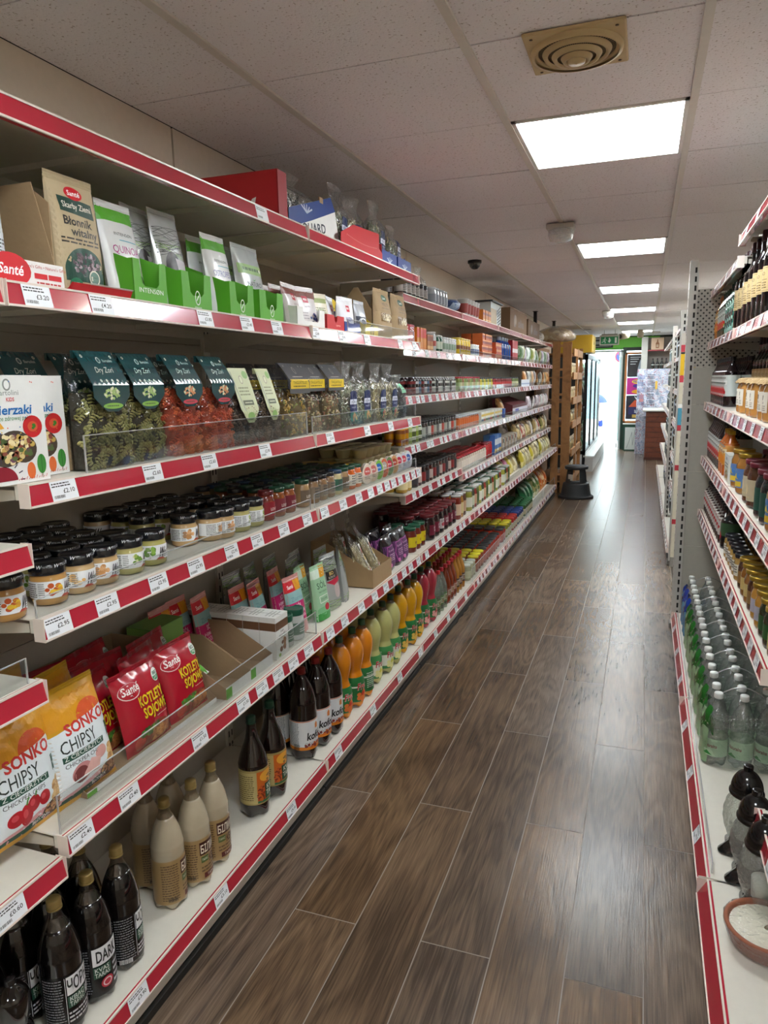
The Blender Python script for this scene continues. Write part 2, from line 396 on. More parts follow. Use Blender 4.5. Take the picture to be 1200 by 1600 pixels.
# diffuser with the faint yellowing of an old acrylic panel
nt = pan.node_tree; e = [n for n in nt.nodes if n.type == 'EMISSION'][0]; tc = nt.nodes.new('ShaderNodeTexCoord')
nz = nt.nodes.new('ShaderNodeTexNoise'); nz.inputs['Scale'].default_value = 2.5; crp = nt.nodes.new('ShaderNodeValToRGB')
crp.color_ramp.elements[0].position = .42; crp.color_ramp.elements[0].color = lin('#e0ecff'); crp.color_ramp.elements[1].position = .62; crp.color_ramp.elements[1].color = lin('#f6f6e2')
nt.links.new(tc.outputs['Object'], nz.inputs[0]); nt.links.new(nz.outputs[0], crp.inputs[0]); nt.links.new(crp.outputs[0], e.inputs[0])
for n_, (g, k) in enumerate(LIGHTS):
    xa, xb, ya, yb = GX[g] + .012, GX[g + 1] - .012, Y0 + k * DY, Y0 + (k + 1) * DY
    lm = M('#e4e2dc', .4)
    fr = MB().box(xa, ya + .004, ZC - .004, xa + .014, yb - .004, ZC + .05, lm).box(xb - .014, ya + .004, ZC - .004, xb, yb - .004, ZC + .05, lm)
    fr.box(xa, ya + .004, ZC - .004, xb, ya + .018, ZC + .05, lm).box(xa, yb - .018, ZC - .004, xb, yb - .004, ZC + .05, lm).box(xa, ya, ZC + .05, xb, yb, ZC + .055, lm)
    i_ = (k // 4)
    wh = ('nearest to the vent', 'second from the vent', 'third from the vent', 'fourth from the vent', 'fifth from the vent', 'farthest, above the shop door')
    lb = 'square ceiling light panel over the aisle, ' + (wh[min(i_, 5)] if k >= 0 else 'overhead behind the viewer, %s' % ('closer' if k == -4 else 'farther')) if g == 2 else 'added unseen ceiling light panel over the neighbouring aisle'
    t = empty('ceiling_light', ((xa + xb) / 2, (ya + yb) / 2, ZC)); tag(t, lb, 'ceiling light', 'ceiling light panels' )
    for o_, nm, mb in ((1, 'light_frame', fr), (2, 'diffuser', MB().box(xa + .014, ya + .018, ZC + .002, xb - .014, yb - .018, ZC + .008, pan))):
        mm = MB().merge(mb, lambda p: (p[0] - t.location.x, p[1] - t.location.y, p[2] - ZC)); ob(nm, mm, t)

# ------------------------------------------------------------------ walls
wc = M('#d8cbba', .8, bump=.1); wp = MB()
ys = [-3.0, -.35, 2.194, 4.73, 7.256, 9.8, 12.3, 16.4]
for a, b in zip(ys, ys[1:]): wp.box(XW - .012, a + .005, 0, XW, b - .005, ZC, wc)
wl = struct('wall_left', wp); struct('trim_wall_seams', MB().box(XW - .05, -3, 0, XW - .0125, 16.4, ZC + .15, M('#2c2622', .9)), wl)
struct('wall_right', MB().box(3.0, -3, 0, 3.05, 16.4, ZC + .15, wc))
struct('wall_back', MB().box(XW - .05, -3.05, 0, 3.05, -3.0, ZC + .15, wc))
# shop front: door opening, poster window, fascia
gr = M('#1f3a30', .35); gf = M('#6fbf3f', .5)
sf = MB()
sf.box(XW - .05, 16.4, 2.13, -.44, 16.5, ZC + .15, M('#2c332e', .5)).box(XW - .05, 16.4, 0, XW + .04, 16.5, 2.13, gr)
sf.box(-.47, 16.38, 0, -.40, 16.5, ZC, gr).box(-.40, 16.4, 0, 3.05, 16.5, .62, M('#2f5a48', .4)).box(-.40, 16.4, 2.10, 3.05, 16.5, ZC + .15, M('#2c332e', .5))
sf.box(.9, 16.4, .62, 1.0, 16.5, 2.1, wc)
wf = struct('wall_front', sf)
struct('trim_green_fascia', MB().box(-.68, 16.36, 2.17, .25, 16.398, 2.38, gf).box(-1.5, 16.36, 2.13, -.47, 16.398, 2.17, M('#5aa83a', .5)), wf)
struct('trim_louvre', MB().box(-1.15, 16.34, 2.20, -.72, 16.398, 2.38, M('#8d9490', .5)).box(-1.15, 16.335, 2.31, -.72, 16.35, 2.35, M('#26292a', .5)).box(-1.15, 16.335, 2.21, -.72, 16.35, 2.25, M('#26292a', .5)), wf)
# glass shop door, standing open against the reveal
gd = struct('door_1', MB().box(-1.47, 16.42, 0, -1.43, 16.46, 2.12, M('#c9cfcf', .3, .5)).box(-.51, 16.42, 0, -.47, 16.46, 2.12, M('#c9cfcf', .3, .5)).box(-1.47, 16.42, 2.08, -.47, 16.46, 2.12, M('#c9cfcf', .3, .5)))
struct('trim_open_door_leaf', MB().box(-.56, 16.5, .02, -.53, 17.3, .12, M('#b9c6c6', .3, .5)).box(-.56, 16.5, 2.0, -.53, 17.3, 2.08, M('#b9c6c6', .3, .5)).box(-.56, 17.24, .02, -.53, 17.3, 2.08, M('#b9c6c6', .3, .5)).box(-.548, 16.5, .12, -.542, 17.24, 2.0, film('#e8f4f2', .1, .02, 0)), gd)
struct('window_part_added', MB().box(-.33, 16.44, .62, 3.0, 16.45, 2.1, film('#eef4f4', .1, .03, 0)))  # poster window glass; its unseen right-hand stretch is added to let daylight in

# ------------------------------------------------------------------ shelving
cream = M('#dad5c9', .42); creamd = M('#cdc7ba', .5); redm = M('#b5283a', .22, coat=.6, scale=12); edge = M('#e6d9cf', .3)
def strip_mats(): return redm
pk = M('#f2f3f6', .35, var=0)
def price_art(price, big=True, seed=1):
    A = Art(); A.rect(-.034, -.0195, .034, .0195, '#eef0f4', 1)
    A.fine(-.030, .006, .018, .0165, '#333333', 2, 2, seed); A.bars(-.029, -.015, -.002, -.009, 2, seed)
    if price: A.text('£' + price, .012, -.006, .009, '#1a1a1a', 2, 'c', .030, .012)
    return A
def shelf(name, side, y0, y1, z, xf, xb, label, tickets=(), riser=None, sh=.043, thick=.03, group=None, riser_x=0., out=.006):
    """one gondola shelf: steel tray, ticket strip with price tickets, brackets, optional clear riser"""
    sg = 1 if side == 'L' else -1                              # front points to +X on the left
    t = empty(name, ((xf + xb) / 2, (y0 + y1) / 2, z)); tag(t, label, 'shelf', group or 'gondola shelves')
    cx, cy = t.location.x, t.location.y
    f = abs(xf - cx); bk = -abs(xb - cx); hy = (y1 - y0) / 2
    T = lambda p: (p[0] * sg, p[1], p[2])
    tray = MB(); a, b = -hy + .003, hy - .003
    tray.prism([(bk, 0), (bk, -thick), (bk + .012, -thick), (bk + .012, -.004), (f - .03, -.004), (f - .03, -.03), (f - .012, -.03), (f - .012, -.0), ], 'y', a, b, cream)
    for q in (-.25, 0.25): tray.box(bk + .02, q - .012, -.018, f - .04, q + .012, -.004, cream)
    ob('tray', MB().merge(tray, T), t, bev=.0008)
    st = MB(); g = .006
    P = [(f - .012, 0.0), (f - .010, .001), (f + .001 - g * 0, -.002), (f + g, -sh + .003), (f + g, -sh - .001), (f - .012, -sh)]
    st.prism([(f - .012, -.001), (f - .003, -.001), (f + out, -sh), (f - .012, -sh)], 'y', a, b, redm)
    for zz, xx in ((-.001, f - .003), (-sh, f + out)):
        st.box(xx - .003, a, zz - .0015, xx + .002, b, zz + .0025, edge)
    st.box(f - .02, a - .0015, -sh - .002, f + out + .001, a, .002, edge).box(f - .02, b, -sh - .002, f + out + .001, b + .0015, .002, edge)
    so = ob('ticket_strip', MB().merge(st, T), t)
    for k, (ty, pr) in enumerate(tickets):
        v = ty - cy
        if side == 'R': v = v
        nrm = Vector((sh, 0, out + .003)).normalized(); mid = Vector((f - .0012 + (out) / 2, 0, -sh / 2))
        upv = Vector((-out - .003, 0, sh)).normalized()
        def fn(u, w, off, v=v): 
            uu = u if side == 'L' else -u
            p = mid + nrm * (off + .0006) + upv * w; return (p.x * sg, v + uu, p.z)
        ob('price_label', MB().art(price_art(pr, True, k + 3), fn, 1), so)
    for q in (a + .004, b - .008):
        br = MB().prism([(bk, -.012), (f - .035, -.012), (f - .035, -.03), (bk + .03, -.075), (bk, -.075)], 'y', q, q + .003, creamd)
        ob('bracket', MB().merge(br, T), t)
    if riser:
        ra, rb, rh = riser; gm = film('#f8fafa', .04, .04, .0, haze=.01, fres=.22); ge = film('#ffffff', .5, .1, .0, haze=.4)
        rm = MB().box(f - .018 - riser_x, ra - cy, 0.0, f - .0155 - riser_x, rb - cy, rh, gm).box(f - .0185 - riser_x, ra - cy, rh, f - .015 - riser_x, rb - cy, rh + .0018, ge)
        for q in (ra - cy, rb - cy - .002): rm.box(f - .0187 - riser_x, q, 0, f - .0148 - riser_x, q + .002, rh, ge)
        ob('clear_riser', MB().merge(rm, T), t, 'transparent upstand along the shelf front')
    return t
def ob(name, mesh, parent=None, label=None, loc=None, rz=0., bev=0.):
    if isinstance(mesh, MB): mesh = mesh.mesh(name)
    o = bpy.data.objects.new(name, mesh); COL.objects.link(o)
    if parent: o.parent = parent
    if label: o['label'] = label
    if loc: o.location = loc
    if rz: o.rotation_euler.z = rz
    if bev:
        b = o.modifiers.new('bevel', 'BEVEL'); b.width = bev; b.segments = 2; b.limit_method = 'ANGLE'
    return o
def bay(side, y0, y1, xbase, xb, top, label, zb=.132, joint=True):
    t = empty('gondola_bay', (xb, (y0 + y1) / 2, 0)); tag(t, label, 'shelving', 'gondola bays')
    sg = 1 if side == 'L' else -1; cy = t.location.y; h = (y1 - y0) / 2; a, b = -h + .002, h - .002; f = abs(xbase - xb)
    T = lambda p: (p[0] * sg, p[1], p[2])
    bp = MB(); z = .09
    while z < top - .02: bp.box(-.012, a, z, 0, b, min(z + .4, top) - .002, M('#b3ad9f', .5)); z += .4  # backs coloured darker than the cream, for the shade between shelves
    ob('back_panel', MB().merge(bp, T), t)
    for q in (a - .002, b - .018):
        u = MB().box(0.0005, q, 0, .012, q + .02, top + .01, cream); zz = .12
        while zz < top: u.box(.0121, q + .007, zz, .0128, q + .013, zz + .025, M('#2a2724', .8)); zz += .05
        ob('upright', MB().merge(u, T), t)
    k = MB().box(.02, a, 0.024, f - .022, b, zb - .045, cream).box(.02, a, .001, f - .006, b, .024, M('#15130f', .6)).box(f - .022, a, .03, f - .016, b, .075, cream)
    k.box(f - .022, a, .075, f - .012, b, .08, cream)
    ob('base_plinth', MB().merge(k, T), t, bev=.001)
    return t
LB = XW + .022                                               # back of the left run
E1 = [-.25, 1.01, 2.27, 3.53, 4.80, 6.08, 7.34, 8.60, 9.80]
near = ['bay beside the viewer', 'crisps and soya cutlets bay', 'salt and cola bay', 'first narrow bay', 'second narrow bay', 'third narrow bay', 'fourth narrow bay', 'last narrow bay before the wooden rack']
for i in range(8):
    bay('L', E1[i], E1[i + 1], -1.08, LB, 2.06 if i < 3 else 1.99, 'cream left-hand shelving unit, %s' % near[i])
pr = lambda ys, ps: [(y, ps[i] if i < len(ps) else '%d.%02d' % (1 + (i * 7) % 4, (i * 35 + 20) % 100)) for i, y in enumerate(ys)]
def sl(y0, y1, z, what, tk=(), ris=None, xf=-1.08, sh=.043, rx=0.): shelf('shelf', 'L', y0, y1, z, xf, LB, what, tk, ris, sh, riser_x=rx)
# bay beside the viewer
for z, nm, tk in ((.132, 'lowest', ()), (.603, 'second lowest', [(.869, '0.60'), (.70, '0.75')]), (.989, 'third', ()), (1.261, 'fourth', ()), (1.741, 'second highest', ()), (2.062, 'top', ())):
    sl(-.25, 1.008, z, 'cream shelf with red strip in the bay beside the viewer, %s level' % nm, tk, (-.2, .985, .05) if nm == 'third' else None)
sl(1.012, 2.268, 2.062, 'top shelf above the seed pouches, red price strip', [(1.965, None)])
sl(2.272, 3.53, 2.062, 'top shelf above the kraft pouches, red price strip')
sl(1.012, 2.268, 1.741, 'shelf carrying green cartons of seeds, shiny red strip', pr([1.086, 1.258, 1.638, 1.846, 2.027], ['3.20', '4.20', '3.80', '3.40', '3.20']))
sl(2.272, 3.53, 1.741, 'shelf carrying small snack trays and kraft pouches, shiny red strip', pr([2.305, 2.54, 2.80, 3.228, 3.448], ['2.80', '2.40']), (2.64, 3.50, .05))
sl(1.012, 2.268, 1.372, 'shelf carrying pasta bags with green header cards, red strip', pr([1.104, 1.381, 1.616, 1.916], ['2.10', '2.60', '2.60', '2.90']), (1.19, 2.25, .078))
sl(2.272, 3.53, 1.372, 'shelf carrying pasta bags with yellow headers and noodles, red strip', pr([2.4, 2.778, 3.073, 3.359], ['2.50']), (2.29, 3.51, .06))
sl(1.012, 2.268, 1.108, 'shelf carrying spread jars with black lids, red strip', pr([1.054, 1.194, 1.37, 1.525, 1.698, 1.842, 2.012, 2.185], ['2.95'] * 6 + ['2.20', '2.20']), (1.02, 2.255, .037))
sl(2.272, 3.53, 1.108, 'shelf carrying sauce jars and foil tubs, ticket-filled red strip', pr([2.329, 2.501, 2.665, 2.802, 2.912, 3.01, 3.099, 3.197, 3.308, 3.403, 3.49], ['2.20']), (2.285, 3.51, .05))
sl(1.012, 2.268, .642, 'shelf carrying crisps and red soya cutlet bags, red strip', pr([1.057 + .0, 1.208, 1.49, 1.713, 1.824, 1.93, 2.037, 2.156], ['2.40', '2.40', '1.50', '1.50', '2.15', '2.10', '1.90', '2.50']), (1.02, 2.262, .085))
sl(2.272, 3.53, .642, 'shelf carrying white salt pouches and purple bags, red strip', pr([2.343, 2.483, 2.662, 2.823, 2.968, 3.099, 3.236, 3.342, 3.477], ['1.90', '2.90']))
sl(1.012, 2.268, .132, 'bottom shelf carrying dark and pale kvass bottles, red strip', pr([1.177, 1.539, 1.976], ['3.90', '3.10', '4.10']))
sl(2.272, 3.53, .132, 'bottom shelf carrying cola and lemonade bottles, red strip', pr([2.381, 2.768, 3.144, 3.49], ['3.60', '1.90']))
nb = ['first', 'second', 'third', 'fourth', 'last']; rt_ = random.Random(5)
for b in range(5):
    y0, y1 = E1[3 + b] + .002, E1[4 + b] - .002
    def tks(n): return [(y0 + .06 + (y1 - y0 - .12) * (i + .5 + rt_.uniform(-.25, .25)) / n, '%d.%02d' % (rt_.randint(1, 3), rt_.choice((10, 20, 35, 50, 75, 95)))) for i in range(n)]
    for z, nm, n in ((1.99, 'top', 0), (1.722, 'second highest', 5), (1.472, 'third highest', 9), (1.208, 'fourth highest', 8), (.951 if b == 0 else .905, 'third lowest', 9 if b else 7)):
        ris = None if z == 1.99 or (b == 0 and z < 1) or (z == 1.722 and b == 0) else (y0 + .02, y1 - .02, .035)
        sl(y0, y1, z, '%s shelf of the %s narrow bay, striped with price tickets' % (nm, nb[b]), tks(n), ris, -1.17)
    sl(y0, y1, .642, 'second lowest shelf of the %s narrow bay, striped with price tickets' % nb[b], tks(8), None if b < 2 else (y0 + .02, y1 - .02, .05))
    sl(y0, y1, .132, 'bottom shelf of the %s narrow bay%s' % (nb[b], ', clear front' if b else ''), tks(4 if b == 0 else 10), None if b == 0 else (y0 + .02, y1 - .02, .105))

# right-hand run
RB = .80; R1 = [.80, 2.05, 3.32, 4.59]
rn = ['bay with the clay candle', 'honey jar bay', 'juice bottle bay']
for i in range(3):
    bay('R', R1[i], R1[i + 1], .230, RB, 2.06, 'cream right-hand shelving unit, %s' % rn[i], .11)
def sr(y0, y1, z, what, n=8, xf=.335, ris=None, sh=.043, out=.006):
    tk = [(y0 + .05 + (y1 - y0 - .1) * (i + .5) / n, '%d.%02d' % (rt_.randint(1, 5), rt_.choice((10, 20, 50, 75, 95)))) for i in range(n)]
    shelf('shelf', 'R', y0, y1, z, xf, RB, what, tk, ris, sh, out=out)
for z, nm, n in ((.765, 'second lowest', 9), (1.085, 'third', 8), (1.398, 'fourth', 6), (1.737, 'second highest', 6)):
    sr(2.052, 3.318, z, 'right-hand %s shelf of the honey jar bay, red ticket strip' % nm, n)
    sr(3.322, 4.588, z - (.0 if z > 1 else 0), 'right-hand %s shelf of the juice bottle bay, red ticket strip' % nm, n)
sr(2.052, 3.318, 2.10, 'right-hand top shelf of the honey jar bay, red strip', 4)
sr(3.322, 4.588, 2.02, 'right-hand top shelf of the juice bottle bay, red strip', 4)
sr(.80, 2.048, .36, 'right-hand low shelf ending above the clay candle, red strip', 3, .345)
sr(2.052, 3.318, .11, 'right-hand bottom shelf under the water bottles, red strip', 3, .230, (2.08, 3.3, .035), out=.02)
sr(3.322, 4.588, .11, 'right-hand bottom shelf under the blue water packs, red strip', 3, .230, (3.34, 4.5, .03), out=.016)
sr(.80, 2.048, .11, 'right-hand bottom shelf under the clay candle, red strip', 0, .230, None, .05, .024)
# ------------------------------------------------------------------ surfaces for packages
def pouch_fn(w, h, t, seed=0, crk=.002, kind='stand', boxy=3., pin=.0, lean=0.):
    sd = seed * 7.3
    def g(v):
        if kind == 'stand': return max(0., 1 - v ** 2.6) ** .75 * (1 - .15 * (1 - min(1, v * 8)))
        if kind == 'wedge': return 1 if v < .5 else max(.06, 1 - (v - .5) / .45)
        if kind == 'pillow': return max(.04, sin(pi * min(1, max(0, (v - .03) / .94))) ** .45) if .03 < v < .97 else .04
        if kind == 'cello': return 1 if v < .62 else max(.12, 1 - ((v - .62) / .2) ** 1.3) if v < .82 else .12 + (v - .82) * 1.2
    def pinch(v):
        if kind == 'cello': return 1 if v < .55 else (1 - .45 * min(1, (v - .55) / .27) if v < .82 else .55 + (v - .82) * 1.4)
        if kind == 'pillow': return .93 + .07 * abs(2 * v - 1) ** 2
        return 1 - pin * sin(pi * v)
    def F(u, v, off=0., side=1):
        q = max(0., 1 - abs(2 * u / w) ** boxy) ** .5; vv = min(1, max(0, v / h))
        gv = g(vv)
        nz = noise.noise(Vector((u * 28 + sd, v * 22, sd + side))) + .5 * noise.noise(Vector((u * 70, v * 60 + sd, sd)))
        d = t / 2 * gv * q + crk * nz * (.35 + q * .65) * (1.2 if vv > .75 or vv < .15 else .8)
        x = u * pinch(vv)
        return (x, -side * (d + off) + lean * v, v)
    return F
def bag_mb(F, w, h, m, nu=18, nv=22, m_back=None):
    b = MB()
    b.grid(lambda i, j: F((i - .5) * w, j * h, 0, 1), nu, nv, m)
    b.grid(lambda i, j: F((i - .5) * w, j * h, 0, -1), nu, nv, m_back or m)
    b.grid(lambda i, j: [p for p in [Vector(F((i - .5) * w, 0, 0, 1)).lerp(Vector(F((i - .5) * w, 0, 0, -1)), j)]][0], nu, 2, m)
    return b
def pouch(name, cat, w, h, t, m, A, seed=0, kind='stand', crk=.002, boxy=3., pin=0., lean=0., mx=.013, seal=None):
    F = pouch_fn(w, h, t, seed, crk, kind, boxy, pin, lean); P = Proto(name, cat, w, t, h)
    b = bag_mb(F, w, h, m)
    if A: b.art(A, lambda u, v, off: F(u, v, off, 1), mx)
    P.part('bag_body', b)
    s = MB(); sm = seal or m
    hh = .018 if kind != 'cello' else .006
    s.grid(lambda i, j: F((i - .5) * w * 1.0, h * .999 + (j) * hh - hh * .35, .0006 + .0006 * (int(j * 6) % 2), 1), 12, 6, sm, False)
    P.part('top_seal', s); return P
def cyl_fn(r): return lambda u, v, off: ((r + off) * sin(u / r), -(r + off) * cos(u / r), v)
def flat_fn(y): return lambda u, v, off: (u, y - off, v)
def prof_r(prof, z):
    for (ra, za), (rb, zb) in zip(prof, prof[1:]):
        if za <= z <= zb: return ra + (rb - ra) * (z - za) / max(1e-6, zb - za)
    return prof[-1][0]
def prof_fn(prof, add=0):
    def f(u, v, off):
        r = prof_r(prof, v) + add; return ((r + off) * sin(u / r), -(r + off) * cos(u / r), v)
    return f
def smooth_prof(pts, n=4):
    """Catmull-Rom through (r,z) points"""
    o = []
    for i in range(len(pts) - 1):
        p0, p1, p2, p3 = pts[max(i - 1, 0)], pts[i], pts[i + 1], pts[min(i + 2, len(pts) - 1)]
        for k in range(n):
            t = k / n
            o.append(tuple(.5 * (2 * b + (c - a) * t + (2 * a - 5 * b + 4 * c - d) * t * t + (3 * b - a - 3 * c + d) * t ** 3) for a, b, c, d in zip(p0, p1, p2, p3)))
    o.append(pts[-1]); z = -1; q = []
    for r, zz in o: zz = max(zz, z + 1e-5); z = zz; q.append((max(r, .001), zz))
    return q
def petal(R, hh=.03):
    def f(r, z, a):
        if z < hh:
            k = (1 - z / hh); c = .5 - .5 * cos(5 * a)
            return (r * (1 - .16 * k * c), z + .010 * k * c * (1 if r > R * .3 else .6))
        return r, z
    return f
def bottle(name, pts, liq, capm, cap, A=None, label_z=None, labm=None, seg=36, pet=True, head=None, wrap=True, band=None, capname='cap'):
    """pts: silhouette (r,z) up to the neck; cap=(r,h)"""
    pr_ = smooth_prof(pts); R = max(r for r, z in pr_); H = pts[-1][1]; P = Proto(name, 'bottle', R * 2, R * 2, H + cap[1])
    b = MB()
    if head:                                                # liquid fills to head height, clear plastic above
        lo = [q for q in pr_ if q[1] <= head]; hi = [q for q in pr_ if q[1] >= head]
        b.lathe([(.001, lo[0][1] + .004)] + lo, seg, liq, fn=petal(R) if pet else None)
        b.lathe([lo[-1]] + hi, seg, film('#e9e4da', .3, .05, .0), caps=False)
    else: b.lathe([(.001, pr_[0][1] + .004)] + pr_, seg, liq, fn=petal(R) if pet else None)
    P.part('bottle_body', b)
    c = MB(); cr_, ch = cap
    c.lathe([(cr_ * .98, H - .002), (cr_, H), (cr_, H + ch * .85), (cr_ * .9, H + ch), (.001, H + ch)], 24, capm, fn=lambda r, z, a: (r * (1 + .02 * (int(a * 24 / pi) % 2)), z)); c.lathe([(cr_ * 1.08, H - .006), (cr_ * 1.08, H - .002)], 20, capm)
    P.part(capname, c)
    if label_z:
        l = MB(); z0, z1 = label_z
        zz = [z0 + (z1 - z0) * i / 10 for i in range(11)]
        if labm: l.lathe([(prof_r(pr_, z) + .0004, z) for z in zz], seg, labm, caps=False)
        if A: l.art(A, prof_fn(pr_, .0006), .007)
        P.part('label', l)
    return P
def jar(name, r, h, fill, lidm, A=None, labm=None, lz=None, lid_h=.014, neck=.86, shoulder=.8, seg=30, lidA=None, ranged=None):
    P = Proto(name, 'jar', r * 2, r * 2, h); hb = h - lid_h
    pts = [(r * .82, 0), (r * .97, .004), (r, .012), (r, hb * shoulder * .95), (r * .97, hb * shoulder), (r * neck, hb * (shoulder + .12)), (r * neck, hb)]
    b = MB(); b.lathe(pts, seg, fill); P.part('glass_jar', b)
    lr = r * neck * 1.06; c = MB(); c.lathe([(lr, hb - .001), (lr * 1.01, hb + .001), (lr * 1.01, h - .003), (lr * .97, h), (lr * .9, h), (lr * .88, h - .0012), (.001, h - .0012)], seg, lidm)
    if lidA: c.art(lidA, cyl_fn(lr * 1.02), .008)
    P.part('lid', c)
    if A or labm:
        l = MB(); z0, z1 = lz or (hb * .15, hb * .75)
        if labm:
            if ranged: l.grid(lambda i, j: ((r + .0004) * sin((i - .5) * ranged), -(r + .0004) * cos((i - .5) * ranged), z0 + (z1 - z0) * j), 20, 1, labm)
            else: l.lathe([(r + .0004, z0), (r + .0004, z1)], seg, labm, caps=False)
        if A: l.art(A, cyl_fn(r + .0006), .007)
        P.part('label', l)
    return P
def carton(name, w, d, h, m, A, sideA=None, topA=None, cat='box', flap=True):
    """closed card box; sideA: drawing on the -x side"""
    P = Proto(name, cat, w, d, h); b = MB(); b.box(-w / 2, -d / 2, 0, w / 2, d / 2, h, m)
    b.art(A, flat_fn(-d / 2), .5) if A else None
    if sideA: b.art(sideA, lambda u, v, off: (-w / 2 - off, -u, v), .5)
    P.part('carton', b)
    f = MB().box(-w / 2 - .0006, -d / 2 - .0006, h, w / 2 + .0006, d / 2 + .0006, h + .0015, m)
    f.box(-.001, -d / 2, h + .0015, .001, d / 2, h + .0018, M('#9a9a94', .6))
    if topA: f.art(topA, lambda u, v, off: (u, v, h + .0016 + off), .5)
    P.part('top_flap', f)
    return P
def tray(name, w, d, h, m, A=None, cut=.5, back=None, inner=None, sideA=None, notch=.6, cat='display tray', steep=None):
    """open display carton: high back and sides sloping to a cut-down front"""
    bh = back or h * 1.5; t = .0025; P = Proto(name, cat, w, d, h); im = inner or m
    b = MB(); b.box(-w / 2, -d / 2, 0, w / 2, d / 2, t, im); b.box(-w / 2, d / 2 - t, 0, w / 2, d / 2, bh, im)
    for s in (-1, 1):
        b.prism([(-d / 2, 0), (-d / 2, h), (-d / 2 + d * .06, h), ((-d / 2 + d * steep) if steep else (d / 2 - d * .25), bh), (d / 2, bh), (d / 2, 0)], 'x', s * w / 2 - (t if s > 0 else 0), s * w / 2 + (t if s < 0 else 0), m)
    P.part('card_body', b)
    f = MB(); k = notch * w / 2; c = h * cut
    f.prism([(-w / 2, 0), (w / 2, 0), (w / 2, h), (k, h), (k - .006, c + .008), (k - .016, c), (-k + .016, c), (-k + .006, c + .008), (-k, h), (-w / 2, h)], 'y', -d / 2 - .001, -d / 2 + t - .001, m)
    if A: f.art(A, flat_fn(-d / 2 - .001), .5)
    P.part('cut_front', f); return P
def small(name, cat, w, d, h, mb): P = Proto(name, cat, w, d, h); P.single(mb); return P
def can(r, h, body, lid, labm=None, lz=(.2, .7), seg=14, neck=.9, lidh=.012):
    """little jar as one mesh"""
    b = MB(); hb = h - lidh
    b.lathe([(r * .85, 0), (r, .006), (r, hb * .8), (r * neck, hb * .93), (r * neck, hb)], seg, body)
    b.lathe([(r * neck * 1.05, hb), (r * neck * 1.05, h - .001), (r * neck, h), (.001, h)], seg, lid)
    if labm: b.lathe([(r + .0005, hb * lz[0]), (r + .0005, hb * lz[1])], seg, labm, caps=False)
    return b
def tinybottle(r, h, body, cap, labm=None, lz=(.15, .5), sh=.62, nk=.35, seg=14, caph=.03):
    b = MB(); hb = h - caph
    b.lathe(smooth_prof([(r * .9, 0), (r, .008), (r, h * sh), (r * .75, h * (sh + .1)), (r * nk, h * (sh + .22)), (r * nk * .95, hb)], 3), seg, body)
    b.lathe([(r * nk * 1.15, hb - .002), (r * nk * 1.15, h - .002), (r * nk, h), (.001, h)], seg, cap)
    if labm: b.lathe([(r + .0005, h * lz[0]), (r + .0005, h * lz[1])], seg, labm, caps=False)
    return b
def minibag(w, h, t, m, A=None, kind='stand', seed=1, crk=.003):
    F = pouch_fn(w, h, t, seed, crk, kind); b = bag_mb(F, w, h, m, 10, 12)
    if A: b.art(A, lambda u, v, off: F(u, v, off, 1), .02)
    return b
def helix(p, axis, L, r, turns, th, m, b, n=7):
    ax = Vector(axis).normalized(); a = ax.cross(Vector((0, 0, 1)) if abs(ax.z) < .9 else Vector((1, 0, 0))).normalized(); c = ax.cross(a)
    N = int(turns * n); pts = []
    for i in range(N + 1):
        t = i / N; q = 2 * pi * turns * t; pts.append(Vector(p) + ax * (L * (t - .5)) + a * (r * cos(q)) + c * (r * sin(q)))
    b.tube(pts, th, m, 4)
ribbed = {}
